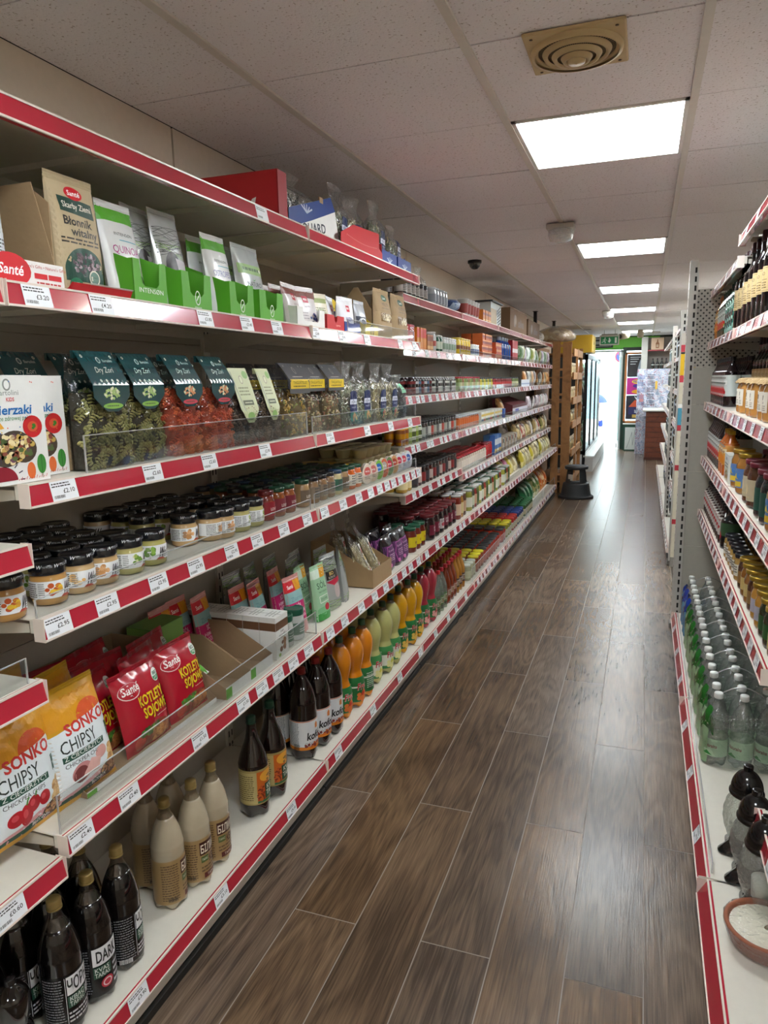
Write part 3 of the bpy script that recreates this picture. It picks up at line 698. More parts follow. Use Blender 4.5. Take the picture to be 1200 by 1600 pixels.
def fusilli_bag(name, w, h, t, pastas, hdrm, hdrA, hdr_w, hdr_h, seed, form='fusilli', content_h=.66, tab=None, core='#2f2a1c', lean_in=.55):
    """clear pasta bag with a folded header card hanging over its front"""
    P = Proto(name, 'pasta bag', w, t, h); rg = random.Random(seed)
    F = pouch_fn(w, h, t, seed, .0015, 'wedge', 7)
    inner = pouch_fn(w * .93, h * content_h, t * .86, seed, .004, 'stand', 7)
    pm_ = [M(c, .55, 0, .15, .1) for c in pastas]
    b = bag_mb(inner, w * .93, h * content_h, M(core, .8, bump=.5)); cw, chh = w * .93, h * content_h
    n = {'fusilli': 120, 'mix': 110, 'thread': 150}[form]
    for i in range(n):
        u = rg.uniform(-.47, .47) * cw; v = rg.uniform(.02, .97) * chh; s = 1 if rg.random() < .8 else -1
        p = Vector(inner(u, v, -.001, s)); p.y = max(-t * .46, min(t * .46, p.y)); a = rg.uniform(0, pi); ax = (cos(a), rg.uniform(-.2, .2), sin(a)); m = rg.choice(pm_)
        if form == 'fusilli': helix(p, ax, .036, .0042, 4.5, .0024, m, b, 6)
        elif form == 'mix':
            q = rg.random()
            if q < .5: helix(p, ax, .016, .0042, 1.3, .0028, m, b, 6)
            else: b.tube([p + Vector(ax) * .007, p, p - Vector(ax) * .007], [.005, .0025, .005], m, 6)
        else:
            c = Vector((-ax[2], 0, ax[0])); b.tube([p + Vector(ax) * .02 + c * .006, p + Vector(ax) * .008 - c * .003, p - Vector(ax) * .008 + c * .003, p - Vector(ax) * .02 - c * .004], .0014, m, 4)
    P.part('pasta', b, 'pasta filling seen through the clear bag', kind='stuff')
    P.part('clear_bag', bag_mb(F, w, h, film('#f6f7f5', .1, .1, .6, 22)))
    if hdrm:
        # header card: short fold over the top, long face sloping over the bulge
        top = Vector(F(0, h * .985, 0, 1)); c = MB()
        def Hd(u, v, off):
            # v: 0 at the fold, negative downwards
            q = -v / hdr_h; y = -(.003 + (t / 2 + .004) * min(1, q / lean_in) ** .9) - off; return (u, y, h + .004 - hdr_h * q * .97)
        hw = hdr_w / 2; k = .75
        prof = [(-hw, 0), (hw, 0), (hw, -hdr_h * k), (hw * .55, -hdr_h * .93), (hw * .3, -hdr_h), (-hw * .3, -hdr_h), (-hw * .55, -hdr_h * .93), (-hw, -hdr_h * k)] if tab == 'round' else [(-hw, 0), (hw, 0), (hw, -hdr_h), (-hw, -hdr_h)]
        A0 = Art().poly(prof, hdrm, 0); c.art(A0, Hd, .018); c.art(A0, lambda u, v, off: tuple(Vector(Hd(u, v, off)) + Vector((0, .0012, 0))), .018)
        c.art(hdrA, Hd, .018); c.box(-hw, -.003, h - .012, hw, .004, h + .0045, hdrm)
        P.part('header_card', c)
    return P
# ================================================================== left run, upper shelves
def L_(P, y, z, front, label, group=None, yaw=0., tilt=0., cat=None, name=None): return put(P, front - P.d / 2, y, z, LR + yaw, label, group, tilt, 0, name, cat)
Z6, Z5, Z4, Z3, Z2, Z1 = 2.0635, 1.7425, 1.3735, 1.1095, .6435, .1335
kraft = M('#a98f6d', .8, bump=.15); card = M('#9b8163', .85, bump=.15); wcard = M('#e9e9e6', .55)
gcard = M('#5fb030', .5); redc = M('#c4242c', .5); bluec = M('#23408f', .5)
# --- pouches in the Sante trays
A = Art().text('TRYTOL', .0, .135, .018, '#3b7fc0', 3, 'c', .085, .01).fine(-.06, .095, .07, .125, '#444444', 4).fine(.01, .02, .075, .08, '#555555', 9).bars(-.05, .02, -.01, .06).text('250g', .0, .075, .01, '#333333', 3)
rg = random.Random(3)
for i in range(16):
    x = rg.uniform(-.06, .07); y = rg.uniform(.165, .235); A.curve([(x, y), (x + rg.uniform(-.02, .02), y + .01), (x + rg.uniform(-.03, .03), y + .022)], .0016, '#3c3c40', 2)
A.rect(-.08, .01, .08, .145, '#e6edf3', 1)
P = pouch('sweetener_pouch', 'pouch', .17, .25, .08, M('#dcdcdf', .3, .1), A, 3); L_(P, 1.01, Z5 + .003, -1.125, 'white and silver sweetener pouch at the near end of the seed shelf')
tr = Art().rect(-.165, 0, .165, .045, '#f2eeec', 1).ell(.035, .024, .048, .030, '#d8222e', 2, 20).text('Santé', .035, .015, .019, '#ffffff', 3, 'c', None, .02, .2).text("Nature's Gifts • Nature's Gifts", .115, .033, .006, '#c03a3a', 3, 'c', .11).rect(.09, .014, .122, .024, '#d8222e', 3).rect(.125, .014, .158, .024, '#d8222e', 3).rect(-.165, 0, .0, .045, '#d8222e', 2).fine(.095, .003, .16, .01, '#c03a3a', 1)
# keep the print inside the front panel
P = tray('display_tray', .33, .26, .045, kraft, tr, 1.0, .21, kraft, notch=.2, steep=.22); L_(P, 1.02, Z5, -1.105, 'red and white card tray with a white script logo, under the sweetener pouch')
k = Art().rect(-.065, 0, .065, .225, M('#c3b08d', .6, bump=.1), 0).ell(-.002, .200, .024, .0135, '#d8222e', 3).text('Santé', -.002, .195, .011, '#ffffff', 4, 'c', None, .02, .2).poly([(-.047, .160), (.045, .154), (.047, .186), (-.048, .190)], '#1f4438', 2).text('Skarby Ziemi', 0, .168, .0125, '#f4efe0', 4, 'c', .08, .01)
k.text('Błonnik', -.005, .134, .0175, '#2d2c2a', 3, 'c', .078, .02).text('witalny', .008, .114, .0165, '#2d2c2a', 3, 'c', .074, .02).fine(-.055, .095, .055, .11, '#3a342c', 2)
k.ell(0, .045, .054, .046, '#1f4a3c', 1, 24, 0, 180).blobs(0, .058, .040, .022, ['#5b4a50', '#80707a', '#3f3038', '#b0a0a8'], 70, .0045, 2, 5).rect(-.054, .022, .06, .046, '#1f4a3c', 2).ell(.022, .033, .016, .016, '#e8e4d4', 4).ell(.022, .033, .013, .013, '#6d8f80', 5).ell(-.03, .016, .017, .013, '#2c7a5a', 3).text('BEZ', -.03, .014, .006, '#ffffff', 5)
P = pouch('fibre_pouch', 'pouch', .135, .225, .06, M('#b7a481', .6, bump=.15), k, 5, boxy=5); L_(P, 1.268, Z5 + .003, -1.118, 'kraft pouch of dietary fibre with dark green name panel and seed picture')
P = Proto('torn_tray', 'display tray', .17, .26, .2); P.part('card_body', MB().box(-.085, -.10, 0, .085, .13, .0025, kraft).box(-.085, .127, 0, .085, .13, .19, kraft).prism([(-.10, 0), (-.10, .17), (-.06, .2), (.13, .2), (.13, 0)], 'x', -.085, -.0825, kraft))
P.part('torn_lip', MB().prism([(-.10, 0), (-.125, .004), (-.132, .018), (-.128, .019), (-.118, .008), (-.10, .005)], 'x', -.07, .11, redc).prism([(-.132, .018), (-.136, .02), (-.13, .022)], 'x', -.02, .11, wcard), 'red torn front lip'); L_(P, 1.275, Z5, -1.10, 'kraft card tray with torn red lip, under the fibre pouch')
# --- green cartons with pouches
def grass(A, x0, x1, y0, y1, n, seed, cols=('#2b2f2a', '#7fae3f', '#1f1f1f', '#8f9a8a'), w=.0011):
    q = random.Random(seed)
    for i in range(n):
        y = q.uniform(y0, y1); d = q.uniform(-.4, .4) * (y1 - y0); A.curve([(x0 + (x1 - x0) * t / 5, y + d * (t / 5 - .5) + .006 * sin(t + i)) for t in range(6)], w, q.choice(cols), 2 + (i % 3) * .3)
    return A
def leaf(A, x, y, s, c, ly=3): return A.curve([(x + s * .62 * cos(q * pi / 12), y + s * sin(q * pi / 12)) for q in range(25)], s * .16, c, ly).curve([(x - s * .3, y - s * .4), (x + s * .3, y + s * .4)], s * .18, c, ly)
ga = Art().text('INTENSØN', .0, .022, .011, '#eef6e6', 3, 'c', .088, .005)
gb = Art(); leaf(gb, .0, .03, .017, '#eef6e6'); gb.text('intenson', 0, .004, .006, '#eef6e6', 3, 'c', .03)
cut = tray('green_carton', .12, .22, .095, gcard, ga, .38, .15, kraft, notch=.62); cut2 = tray('green_carton', .13, .22, .092, gcard, gb, .38, .15, kraft, notch=.55)
cut4 = tray('green_carton', .15, .22, .088, gcard, gb, .38, .14, gcard, notch=.5)
def white_pouch(name, title, sub, tc, seed, win, w=.12, h=.215):
    a = Art().rect(-w / 2, h * .83, w / 2, h, '#5fae35', 1).text('INTENSØN', 0, h * .68, .0075, '#333333', 3, 'c', w * .5).rect(-w * .15, h * .625, w * .35, h * .635, '#67b7c9', 3).text(title, .0, h * .49, .018, tc, 3, 'c', w * .72).text(sub, 0, h * .38, .014, '#6a6a6a', 3, 'c', w * .5)
    a.ell(w * .05, h * .18, w * .36, h * .15, '#3f5f2e', 2).blobs(w * .05, h * .18, w * .33, h * .13, win, 40, .007, 3, seed)
    return pouch(name, 'pouch', w, h, .05, M('#e8e8e8', .3), a, seed)
q1 = white_pouch('quinoa_pouch', 'QUINOA', 'BIAŁA', '#b8328a', 11, ['#3f6b2e', '#b23a6a', '#6f9a3f', '#d46a8a', '#2f4a22'])
q2 = white_pouch('milk_thistle_pouch', 'OSTROPEST', 'PLAMISTY', '#8a8fc0', 12, ['#6b4a2e', '#8a6a4a', '#3f2f22'])
a = Art(); grass(a, -.055, .055, .135, .205, 30, 4); a.ell(-.01, .10, .03, .040, '#2a2227', 3).poly([(.0, .125), (.045, .12), (.03, .05), (.01, .03)], '#b9b4ba', 4).blobs(0, .06, .03, .03, ['#7a2a4a', '#c9a24a', '#5a2038', '#e8d8e0'], 24, .007, 5, 8).ell(-.025, .01, .008, .006, '#8a2a6a', 3).ell(.0, .01, .008, .006, '#8a2a6a', 3)
q3 = pouch('superfood_pouch', 'pouch', .115, .235, .05, M('#c9cbca', .22, .25), a, 13)
a = Art().rect(-.07, .135, .07, .165, '#8db36a', 1).fine(-.05, .14, .05, .16, '#4a6a3a', 1).text('NATURO', 0, .098, .0145, '#3a3f3a', 3, 'c', .08, .01).poly([(-.01, .118), (0, .114), (.012, .122), (0, .118)], '#4a8a3a', 3).text('KSYLITOL', .01, .078, .009, '#2d2d2d', 3, 'c', .05, .02).rect(-.02, .064, .03, .068, '#555555', 3).ell(.05, .15, .008, .006, '#e8efe0', 3)
q4 = pouch('xylitol_pouch', 'pouch', .155, .215, .05, M('#bfc4c2', .25, .15), a, 14)
for y, pr_, pch, n1, n2 in ((1.46, cut, q1, 'nearest', 'quinoa pouch with green top and violet lettering'), (1.648, cut2, q3, 'second nearest', 'silver superfood pouch with green grass lines'), (1.872, cut2, q2, 'third', 'milk thistle pouch with olive green top'), (2.048, cut4, q4, 'fourth, solid green inside', 'translucent xylitol pouch with plant logo')):
    L_(pr_, y, Z5, -1.105, 'bright green open carton on the seed shelf, %s of four' % n1, 'green cartons')
    L_(pch, y - .015, Z5 + .004, -1.135, n2 + ', in the %s green carton' % n1.split(',')[0], None, .0, radians(-7))
    L_(pch, y + .0, Z5 + .004, -1.20, 'pouch behind the front one in the %s green carton' % n1.split(',')[0], None, .0, radians(-5))
L_(q3, 1.565, Z5 + .003, -1.175, 'silver superfood pouch standing behind, between the two nearest green cartons', None, .1, radians(-5))
# --- small snack trays
def mia(seed, c2='#7a3a2c'):
    a = Art().rect(-.07, .10, .07, .13, c2, 1).rect(-.018, .082, .012, .106, '#c0203c', 3).text('MIA', -.003, .09, .009, '#ffffff', 4, 'c', .02, .02).text('Jagódka', .0, .066, .007, '#8a5a6a', 3).blobs(.025, .025, .022, .018, ['#2f3f7a', '#4a5a9a', '#6a2a4a'], 14, .006, 3, seed).fine(-.05, .01, -.0, .05, '#a8a0a4', 4)
    return pouch('snack_pouch', 'pouch', .13, .13, .045, M('#ddd6d6', .3), a, seed)
mp = mia(21)
L_(tray('white_tray', .22, .18, .062, wcard, None, .3, .085, wcard, notch=.62), 2.333, Z5, -1.105, 'white card tray of berry snack pouches, right of the green cartons')
for i, (y, dx, yw) in enumerate(((2.28, 0, .1), (2.375, .0, -.25), (2.30, .05, .0), (2.25, .09, 0))):
    L_(mp, y, Z5 + .004, -1.125 - dx, 'white snack pouch with brown top in the white tray, %s' % ['front left', 'front right', 'middle row', 'back row'][i], None, yw, radians(-8))
a = Art().text('sante', .02, .016, .008, '#f4c0b8', 3, 'c', .04)
L_(tray('red_tray', .16, .18, .055, redc, a, .5, .07, redc, notch=.2), 2.545, Z5, -1.105, 'small red card tray on the seed shelf')
a = Art().rect(-.05, .095, .05, .115, '#8f9a5a', 1).fine(-.03, .02, .03, .08, '#8a8a6a', 7).ell(0, .06, .02, .018, '#b8c09a', 2)
sp = pouch('seed_sachet', 'pouch', .10, .12, .04, M('#d8d2ba', .4), a, 23)
L_(sp, 2.50, Z5 + .003, -1.13, 'cream seed sachet leaning in the red tray, front one', None, -.3, radians(-6)); L_(sp, 2.56, Z5 + .003, -1.175, 'cream seed sachet in the red tray, rear one', None, .2, radians(-6))
L_(tray('blue_tray', .16, .18, .04, bluec, Art().text('Makarony', 0, .01, .008, '#c8d0e8', 3, 'c', .06), .9, .11, M('#3a3f6a', .5)), 2.71, Z5, -1.105, 'small blue card tray next to the red tray')
a = Art().rect(-.06, .0, .06, .03, '#24408f', 1).rect(-.012, .08, .014, .104, '#c0203c', 3).text('MIA', .001, .089, .009, '#ffffff', 4, 'c', .02, .02).text('KAZEIN', .0, .045, .014, '#2a4a9a', 3, 'c', .05, .01)
wp_ = pouch('protein_pouch', 'pouch', .13, .125, .045, M('#e4e4e8', .3), a, 24)
L_(wp_, 2.715, Z5 + .003, -1.118, 'white and blue protein pouch at the front of the blue tray', None, -.1); L_(wp_, 2.66, Z5 + .003, -1.165, 'white and blue protein pouch at the back of the blue tray', None, .15)
P = Proto('yellow_carton', 'box', .17, .12, .15); P.part('carton', MB().prism([(-.06, 0), (-.06, .11), (-.03, .15), (.06, .15), (.06, 0)], 'x', -.085, .085, M('#d8b428', .5)).box(.03, -.061, .06, .08, -.06, .12, M('#20242e', .5))); P.part('folded_lid', MB().prism([(-.062, .108), (-.03, .152), (-.028, .15), (-.06, .106)], 'x', -.085, .085, M('#e3c23a', .5))); L_(P, 2.78, Z5, -1.22, 'yellow and black carton behind the blue tray')
a = Art().rect(-.055, .0, .055, .075, '#1c2238', 1).curve([(-.03 + .03 * cos(t) + .03, .052 + .014 * sin(t)) for t in [i * pi / 8 for i in range(17)]], .004, '#dfe3ea', 3).curve([(-.04, .056), (-.03, .064), (0, .066)], .003, '#dfe3ea', 3).text('PROSO', 0, .026, .010, '#e8e8ee', 3, 'c', .05).fine(-.02, .015, .02, .02, '#c8ccd8', 1)
np_ = pouch('navy_pouch', 'pouch', .115, .13, .04, M('#b9bcc2', .25, .2), a, 25); L_(np_, 2.90, Z5 + .003, -1.125, 'silver pouch with navy panel above the yellow tray', None, 0, radians(-4)); L_(np_, 2.93, Z5 + .003, -1.18, 'silver and navy pouch behind its twin above the yellow tray', None, 0.1, radians(-4))
a = Art().ell(0, .022, .022, .026, '#33331f', 2).ell(0, .022, .014, .019, '#d8b820', 3).text('PRO', 0, .019, .006, '#222222', 4)
L_(tray('yellow_tray', .15, .16, .045, M('#e0c22a', .5), a, .98, .13, kraft, notch=.1), 2.935, Z5, -1.108, 'small bright yellow card tray with a dark oval emblem')
def kraftbag(t, seed):
    a = Art().rect(-.098, .115, .098, .2, M('#a38a68', .7), 0).ell(.0, .178, .036, .0145, '#1f5a40', 2).text('Laura', 0, .172, .012, '#e8f0e8', 4, 'c', None, .01, .2).text(t, 0, .142, .0135, '#5a4836', 3, 'c', .085).fine(-.05, .128, .05, .134, '#6a5846', 1).rect(-.07, .072, .07, .11, film('#c9b48c', .2, .1, .4), 1).blobs(0, .09, .066, .016, ['#c9b07a', '#8a6f45', '#e0cfa4'], 50, .007, 1.2, seed).text('310', .02, .03, .015, '#6a5640', 3, 'c', .05)
    return pouch('kraft_grain_bag', 'bag', .20, .205, .07, M('#a88f6c', .75, bump=.2), a, seed, boxy=4)
L_(kraftbag('MILTA', 26), 3.165, Z5 + .002, -1.115, 'kraft grain bag with clear window and green oval, the left of two', 'kraft grain bags'); L_(kraftbag('OZYN', 27), 3.40, Z5 + .002, -1.115, 'kraft grain bag with clear window and green oval, the right of two', 'kraft grain bags')
P = Proto('kraft_divider', 'carton', .16, .2, .22); P.part('card_flap', MB().prism([(-.08, 0), (-.08, .12), (-.02, .215), (.0, .215), (.10, .1), (.10, 0)], 'x', -.002, .0, kraft)); P.part('card_floor', MB().box(-.002, -.08, 0, .16, .1, .002, kraft)); L_(P, 3.02, Z5, -1.12, 'opened kraft carton with pointed side flap beside the kraft bags')
# --- top shelf
a = Art().poly([(.03, .05), (.055, .085), (.07, .09), (.06, .05)], '#f0ecec', 2)
P = Proto('red_carton', 'box', .30, .06, .175); P.part('carton', MB().box(-.15, -.03, 0, .15, .03, .165, M('#c2232b', .5)).art(a, flat_fn(-.03), .5)); P.part('box_flap', MB().box(-.15, -.031, .165, .15, .03, .168, M('#b01e26', .5)).box(.147, -.031, .01, .152, .03, .166, M('#a01a22', .5))); put(P, -1.295, 2.23, Z6, 0, 'closed red cardboard box with white swoosh on the top shelf')
P = Proto('blue_carton', 'display tray', .40, .26, .17); a = Art().poly([(-.2, .0), (-.2, .062), (.15, .168), (.19, .125), (-.02, .055)], '#1d3f86', 1).text('GOLIARD', -.02, .012, .034, '#1c2336', 2, 'c', .24, .02, 0, .15)
for i in range(5): a.curve([(-.06, .072), (-.06 + (i - 2) * .014, .085), (-.06 + (i - 2) * .022, .10 - abs(i - 2) * .004)], .006, '#c9d2e6', 3)
P.part('card_body', MB().prism([(-.2, 0), (.23, 0), (.19, .125), (.15, .168), (-.2, .062)], 'y', -.13, -.127, wcard).box(-.2, .127, 0, .2, .13, .15, wcard).box(-.2, -.13, 0, -.197, .13, .06, wcard).box(-.2, -.13, 0, .2, .13, .003, wcard).art(a, flat_fn(-.13), .5)); P.part('torn_edge', MB().box(.05, -.131, .13, .08, -.126, .15, kraft)); L_(P, 2.46, Z6, -1.14, 'white and blue open carton with a wheat emblem on the top shelf')
def noodlebag(name, cat, w, h, t, cols, core, A, seed, lab=None):
    P = Proto(name, cat, w, t, h); rg = random.Random(seed); inner = pouch_fn(w * .92, h * .66, t * .9, seed, .006, 'pillow' if False else 'stand', 3)
    b = bag_mb(inner, w * .92, h * .66, M(core, .8, bump=.5)); ms = [M(c, .6, 0, .1) for c in cols]
    for i in range(130):
        u = rg.uniform(-.45, .45) * w * .92; v = rg.uniform(.03, .95) * h * .66; s = 1 if rg.random() < .8 else -1; p = Vector(inner(u, v, 0, s)); a_ = rg.uniform(0, pi); ax = Vector((cos(a_), rg.uniform(-.3, .3), sin(a_))); c = Vector((-ax.z, 0, ax.x)); k = rg.uniform(.8, 1.4)
        b.tube([p + ax * .02 * k + c * .005, p + ax * .007 * k - c * .004, p - ax * .007 * k + c * .004, p - ax * .02 * k - c * .005], rg.uniform(.0012, .0022), rg.choice(ms), 4)
    P.part('noodles', b, 'loose filling seen through the clear bag', kind='stuff'); F = pouch_fn(w, h, t, seed, .005, 'cello', 3)
    P.part('clear_bag', bag_mb(F, w, h, film('#f4f4f2', .22, .12, 1.0, 18, haze=.05), 20, 26))
    if A:
        l = MB(); l.art(A, lambda u, v, off: F(u, v, off + .001, 1), .013); P.part('label', l)
    return P
def golabel(c2='#d98a3a', x=0.):
    return Art().poly([(x - .035, .02), (x + .035, .02), (x + .035, .135), (x + .02, .142), (x - .02, .142), (x - .035, .135)], '#1f2a55', 1).rect(x - .033, .088, x + .033, .108, '#dfe3ee', 2).text('GOLIARD', x, .092, .010, '#1f2a55', 3, 'c', .05, .02).text('MAKARON', x, .072, .007, '#c8cce0', 3, 'c', .04).poly([(x - .035, .02), (x + .035, .02), (x + .035, .05), (x, .06), (x - .035, .052)], '#2f7a5a', 2).blobs(x + .005, .035, .024, .016, [c2, '#e8c070', '#b85a2a'], 18, .008, 3, 5)
gcols = ['#e6d9a8', '#cfe0c0', '#b9c49a', '#efe6c8', '#98a07a']
gA = noodlebag('noodle_bag', 'noodle bag', .20, .26, .09, gcols, '#6a6a4c', golabel(x=-.01), 31); gB = noodlebag('noodle_bag', 'noodle bag', .18, .26, .085, ['#e8dcae', '#d8c98a', '#b8ad7a', '#f0e6c0'], '#7a6f48', golabel('#c8324a', .0), 32)
P = Proto('red_display_tray', 'display tray', .46, .22, .12); a = Art()
for i in range(26): a.ell(-.17 + i * .013, .052 - .01 * sin(i * .12), .0022, .0022, '#e8a8a4', 2, 6)
P.part('card_body', MB().box(-.23, .107, 0, .23, .11, .12, redc).box(-.23, -.11, 0, .23, .11, .003, redc).prism([(-.11, 0), (-.11, .08), (.11, .12), (.11, 0)], 'x', .227, .23, redc)); P.part('front_panel', MB().prism([(-.23, 0), (.23, 0), (.23, .04), (.19, .055), (.19, .115), (-.10, .10), (-.23, .05)], 'y', -.112, -.109, redc).art(a, flat_fn(-.112), .5)); L_(P, 2.87, Z6, -1.115, 'open red display tray with a perforated front on the top shelf')
L_(noodlebag('seed_bag', 'bag', .34, .22, .18, ['#8a857c', '#b5b0a4', '#5f5a52', '#d0cabd'], '#55514a', None, 33), 2.58, Z6 + .05, -1.24, 'large clear bag of striped sunflower seeds behind the blue carton')
L_(gA, 2.83, Z6 + .003, -1.175, 'clear noodle bag in the red display tray, the left one', None, .1)
L_(gB, 3.0, Z6 + .003, -1.18, 'clear noodle bag in the red display tray, the right one', None, -.2)
bt = Art();
for i in range(5): bt.curve([(0, .012), ((i - 2) * .012, .028), ((i - 2) * .018, .04 - abs(i - 2) * .004)], .005, '#b9c4de', 2)
bp = tray('blue_display_tray', .20, .2, .06, bluec, bt, .98, .075, bluec, notch=.1)
smallgo = noodlebag('noodle_bag', 'noodle bag', .17, .20, .09, gcols, '#5a5a3c', golabel('#e0622a'), 34)
for i, y in enumerate((3.20, 3.42)):
    L_(bp, y, Z6, -1.115, 'blue display tray at the far end of the high top shelf, %s' % ('left one' if i == 0 else 'right one'), 'blue display trays')
    for j, (dy, dx) in enumerate(((-.04, .0), (.05, .09))): L_(gA if (i == 0 and j == 0) else smallgo, y + dy, Z6 + .004, -1.13 - dx, 'noodle bag with a navy label in the %s blue display tray, %s' % (('left', 'right')[i], ('front', 'back')[j]), None, .1 - .25 * j, 0)

# ================================================================== pasta shelf
a = Art(); W_ = .155
a.text('Bartolini', -.005, .165, .010, '#8a8f8a', 3, 'c', .05).ell(-.005, .184, .009, .011, '#8a8f8a', 2).ell(-.005, .184, .006, .008, '#f0f0ee', 3).text('KIDS', .0, .154, .007, '#c9484a', 3, 'c', .018, .02)
a.text('Zwierzaki', -.012, .130, .0175, '#1f6fb5', 3, 'c', .115, .02, .15).text('ze zdrowej paki', .005, .119, .0085, '#3f8a4a', 3, 'c', .07, 0, .1)
a.ell(.045, .105, .023, .021, '#c8262a', 3).ell(.045, .105, .012, .010, '#d85a3a', 4).blobs(.045, .105, .004, .004, ['#3f7a2a'], 3, .004, 6, 1).poly([(-.077, .112), (-.03, .118), (-.02, .105), (-.05, .1), (-.077, .104)], '#e8a83a', 3)
for (cx, cy, rx, ry) in ((-.04, .072, .033, .026), (0., .078, .035, .022), (.02, .064, .03, .026), (-.02, .056, .036, .022)): a.ell(cx, cy, rx, ry, '#4a3f34', 2)
a.blobs(-.008, .067, .05, .026, ['#e0c98a', '#c9a85a', '#6a3f5a', '#8a4a3a', '#efe0b0', '#556a3a'], 90, .006, 4, 6)
a.ell(-.035, .008, .034, .027, '#8f2030', 2, 20, 0, 180)
for i in range(9):
    t = pi * i / 8; a.curve([(-.035 + .040 * cos(t), .008 + .032 * sin(t)), (-.035 + .050 * cos(t), .008 + .041 * sin(t))], .0022, '#3a3a50', 2)
a.ell(.032, .022, .010, .016, '#e0703a', 3).ell(.058, .032, .011, .019, '#3f8a3a', 3).curve([(.058, .005), (.058, .05)], .0012, '#22552a', 4)
for i in range(12): a.curve([(-.0 + i * .006, .006), (.003 + i * .006, .012 if i % 2 else .009)], .0012, '#c9484a', 3)
for i in range(14): a.ell(rg.uniform(-.07, .07), rg.uniform(.09, .19), .0015, .0015, random.Random(i).choice(['#e0584a', '#3f6fb5', '#e8b83a']), 3, 5)
P = carton('pasta_box', W_, .04, .20, wcard, a); L_(P, 1.02, Z4, -1.102, 'white animal pasta box with a tomato and fruit drawings, the front one'); L_(P, 1.118, Z4, -1.146, 'white animal pasta box half hidden behind its twin')
P = tray('card_tray', .03, .20, .09, kraft, None, .98, .12, kraft, notch=.1); L_(P, 1.216, Z4, -1.16, 'narrow brown card sleeve between pasta boxes and green pasta bags')
def hdrA(hw, hh, base, tcol, oval, ovc, title='Dry Zori', lentil='#a8c878'):
    A = Art().ell(-.0, -.02, .006, .007, '#c8d4cc', 2).ell(0, -.02, .004, .005, base, 3).text('Bartolini', .012, -.024, .0065, tcol, 3, 'l', .03).text(title, 0, -.048, .013, tcol, 3, 'c', hw * .95, 0, .25)
    for i in range(4): A.ell((-1.5 + i) * hw * .3, -.066, .0035, .0035, tcol, 2, 8)
    A.blobs(.0, -hh * .70, hw * .42, hh * .09, [lentil, '#e0e6c8', lentil], 45, .0036, 2, 3)
    A.poly([(hw * .55 * cos(t * pi / 10), -hh * .905 - hh * .05 * sin(t * pi / 10) * (1 if True else 0)) for t in range(21)], ovc, 3).fine(-hw * .35, -hh * .925, hw * .35, -hh * .885, '#4a5a3a', 1, 5)
    for s in (-1, 1): A.ell(s * hw * .78, -.012, .0035, .0035, '#d8d4c0', 3, 10).ell(s * hw * .78, -.012, .0018, .0018, '#2a2a28', 4, 8)
    return A
teal = M('#1f4a4e', .18, coat=.8)
fa = fusilli_bag('pasta_bag', .165, .25, .085, ['#a3a062', '#b5b070', '#86824a'], teal, hdrA(.057, .135, '#1f4a4e', '#cfdcd2', 1, '#8fc05a'), .114, .135, 41, tab='round')
fo = fusilli_bag('pasta_bag', .15, .25, .085, ['#e8643a', '#f07c48', '#d0502c'], teal, hdrA(.057, .135, '#1f4a4e', '#cfdcd2', 1, '#d0475a', lentil='#e09a6a'), .114, .135, 42, tab='round', core='#9a3a1e')
def dk(i, w, hw):
    A = Art().ell(.0, -.035, .010, .013, '#a8a08a', 2).ell(0, -.035, .007, .01, '#d8dcb8', 3).fine(-hw * .6, -.085, hw * .6, -.055, '#8a8f6a', 3).rect(-hw * .55, -.112, hw * .6, -.097, '#5a6248', 3).fine(-hw * .4, -.108, hw * .5, -.101, '#d8dcb8', 1, 5).ell(.0, -.145, hw * .4, .012, '#8fb86a', 3).curve([(-hw * .9, -.01), (-hw * .8, -.07), (-hw * .55, -.13)], .002, '#6a6f8a', 2).ell(hw * .6, -.02, hw * .3, .012, '#8fb86a', 3)
    A.blobs(0, -.135, hw * .7, .02, ['#6a4a3a', '#8a6a4a'], 16, .0025, 2, i); return A
fd = fusilli_bag('pasta_bag', .145, .22, .08, ['#7a6250', '#8e7260', '#604a3c'], M('#c9cfa4', .35), dk(1, .1, .05), .10, .165, 43, tab='round', core='#2a1e16', lean_in=.8)
fd2 = fusilli_bag('pasta_bag', .13, .22, .08, ['#7a6250', '#8e7260', '#604a3c'], M('#c9cfa4', .35), dk(2, .08, .04), .08, .165, 44, tab='round', core='#2a1e16', lean_in=.8)
def ye(): return Art().rect(-.07, -.088, .07, -.056, '#e0c02c', 2).text('TAGLIATELLE', 0, -.072, .010, '#5a4a10', 3, 'c', .10).fine(-.05, -.084, .05, -.076, '#5a4a10', 1, 3).ell(0, -.025, .009, .012, '#9a968a', 2).ell(0, -.025, .006, .009, '#4a4a4c', 3).fine(-.04, -.05, .04, -.044, '#b8b4a8', 1).ell(-.055, -.01, .003, .003, '#b0aca0', 3, 8).ell(.055, -.01, .003, .003, '#b0aca0', 3, 8)
grey = M('#4b4b4f', .35, coat=.3)
fy = fusilli_bag('pasta_bag', .195, .24, .08, ['#d8ab3c', '#c9a85a', '#8f9a4a', '#e6c46a'], grey, ye(), .15, .105, 45, 'mix', core='#6a5420')
fz = fusilli_bag('pasta_bag', .165, .24, .08, ['#d6c58a', '#b8946a', '#e0d4a8', '#a86a52'], grey, ye(), .15, .10, 46, 'mix', core='#6a5a3a')
nm = 'clear bag of %s with a %s header card, %s'
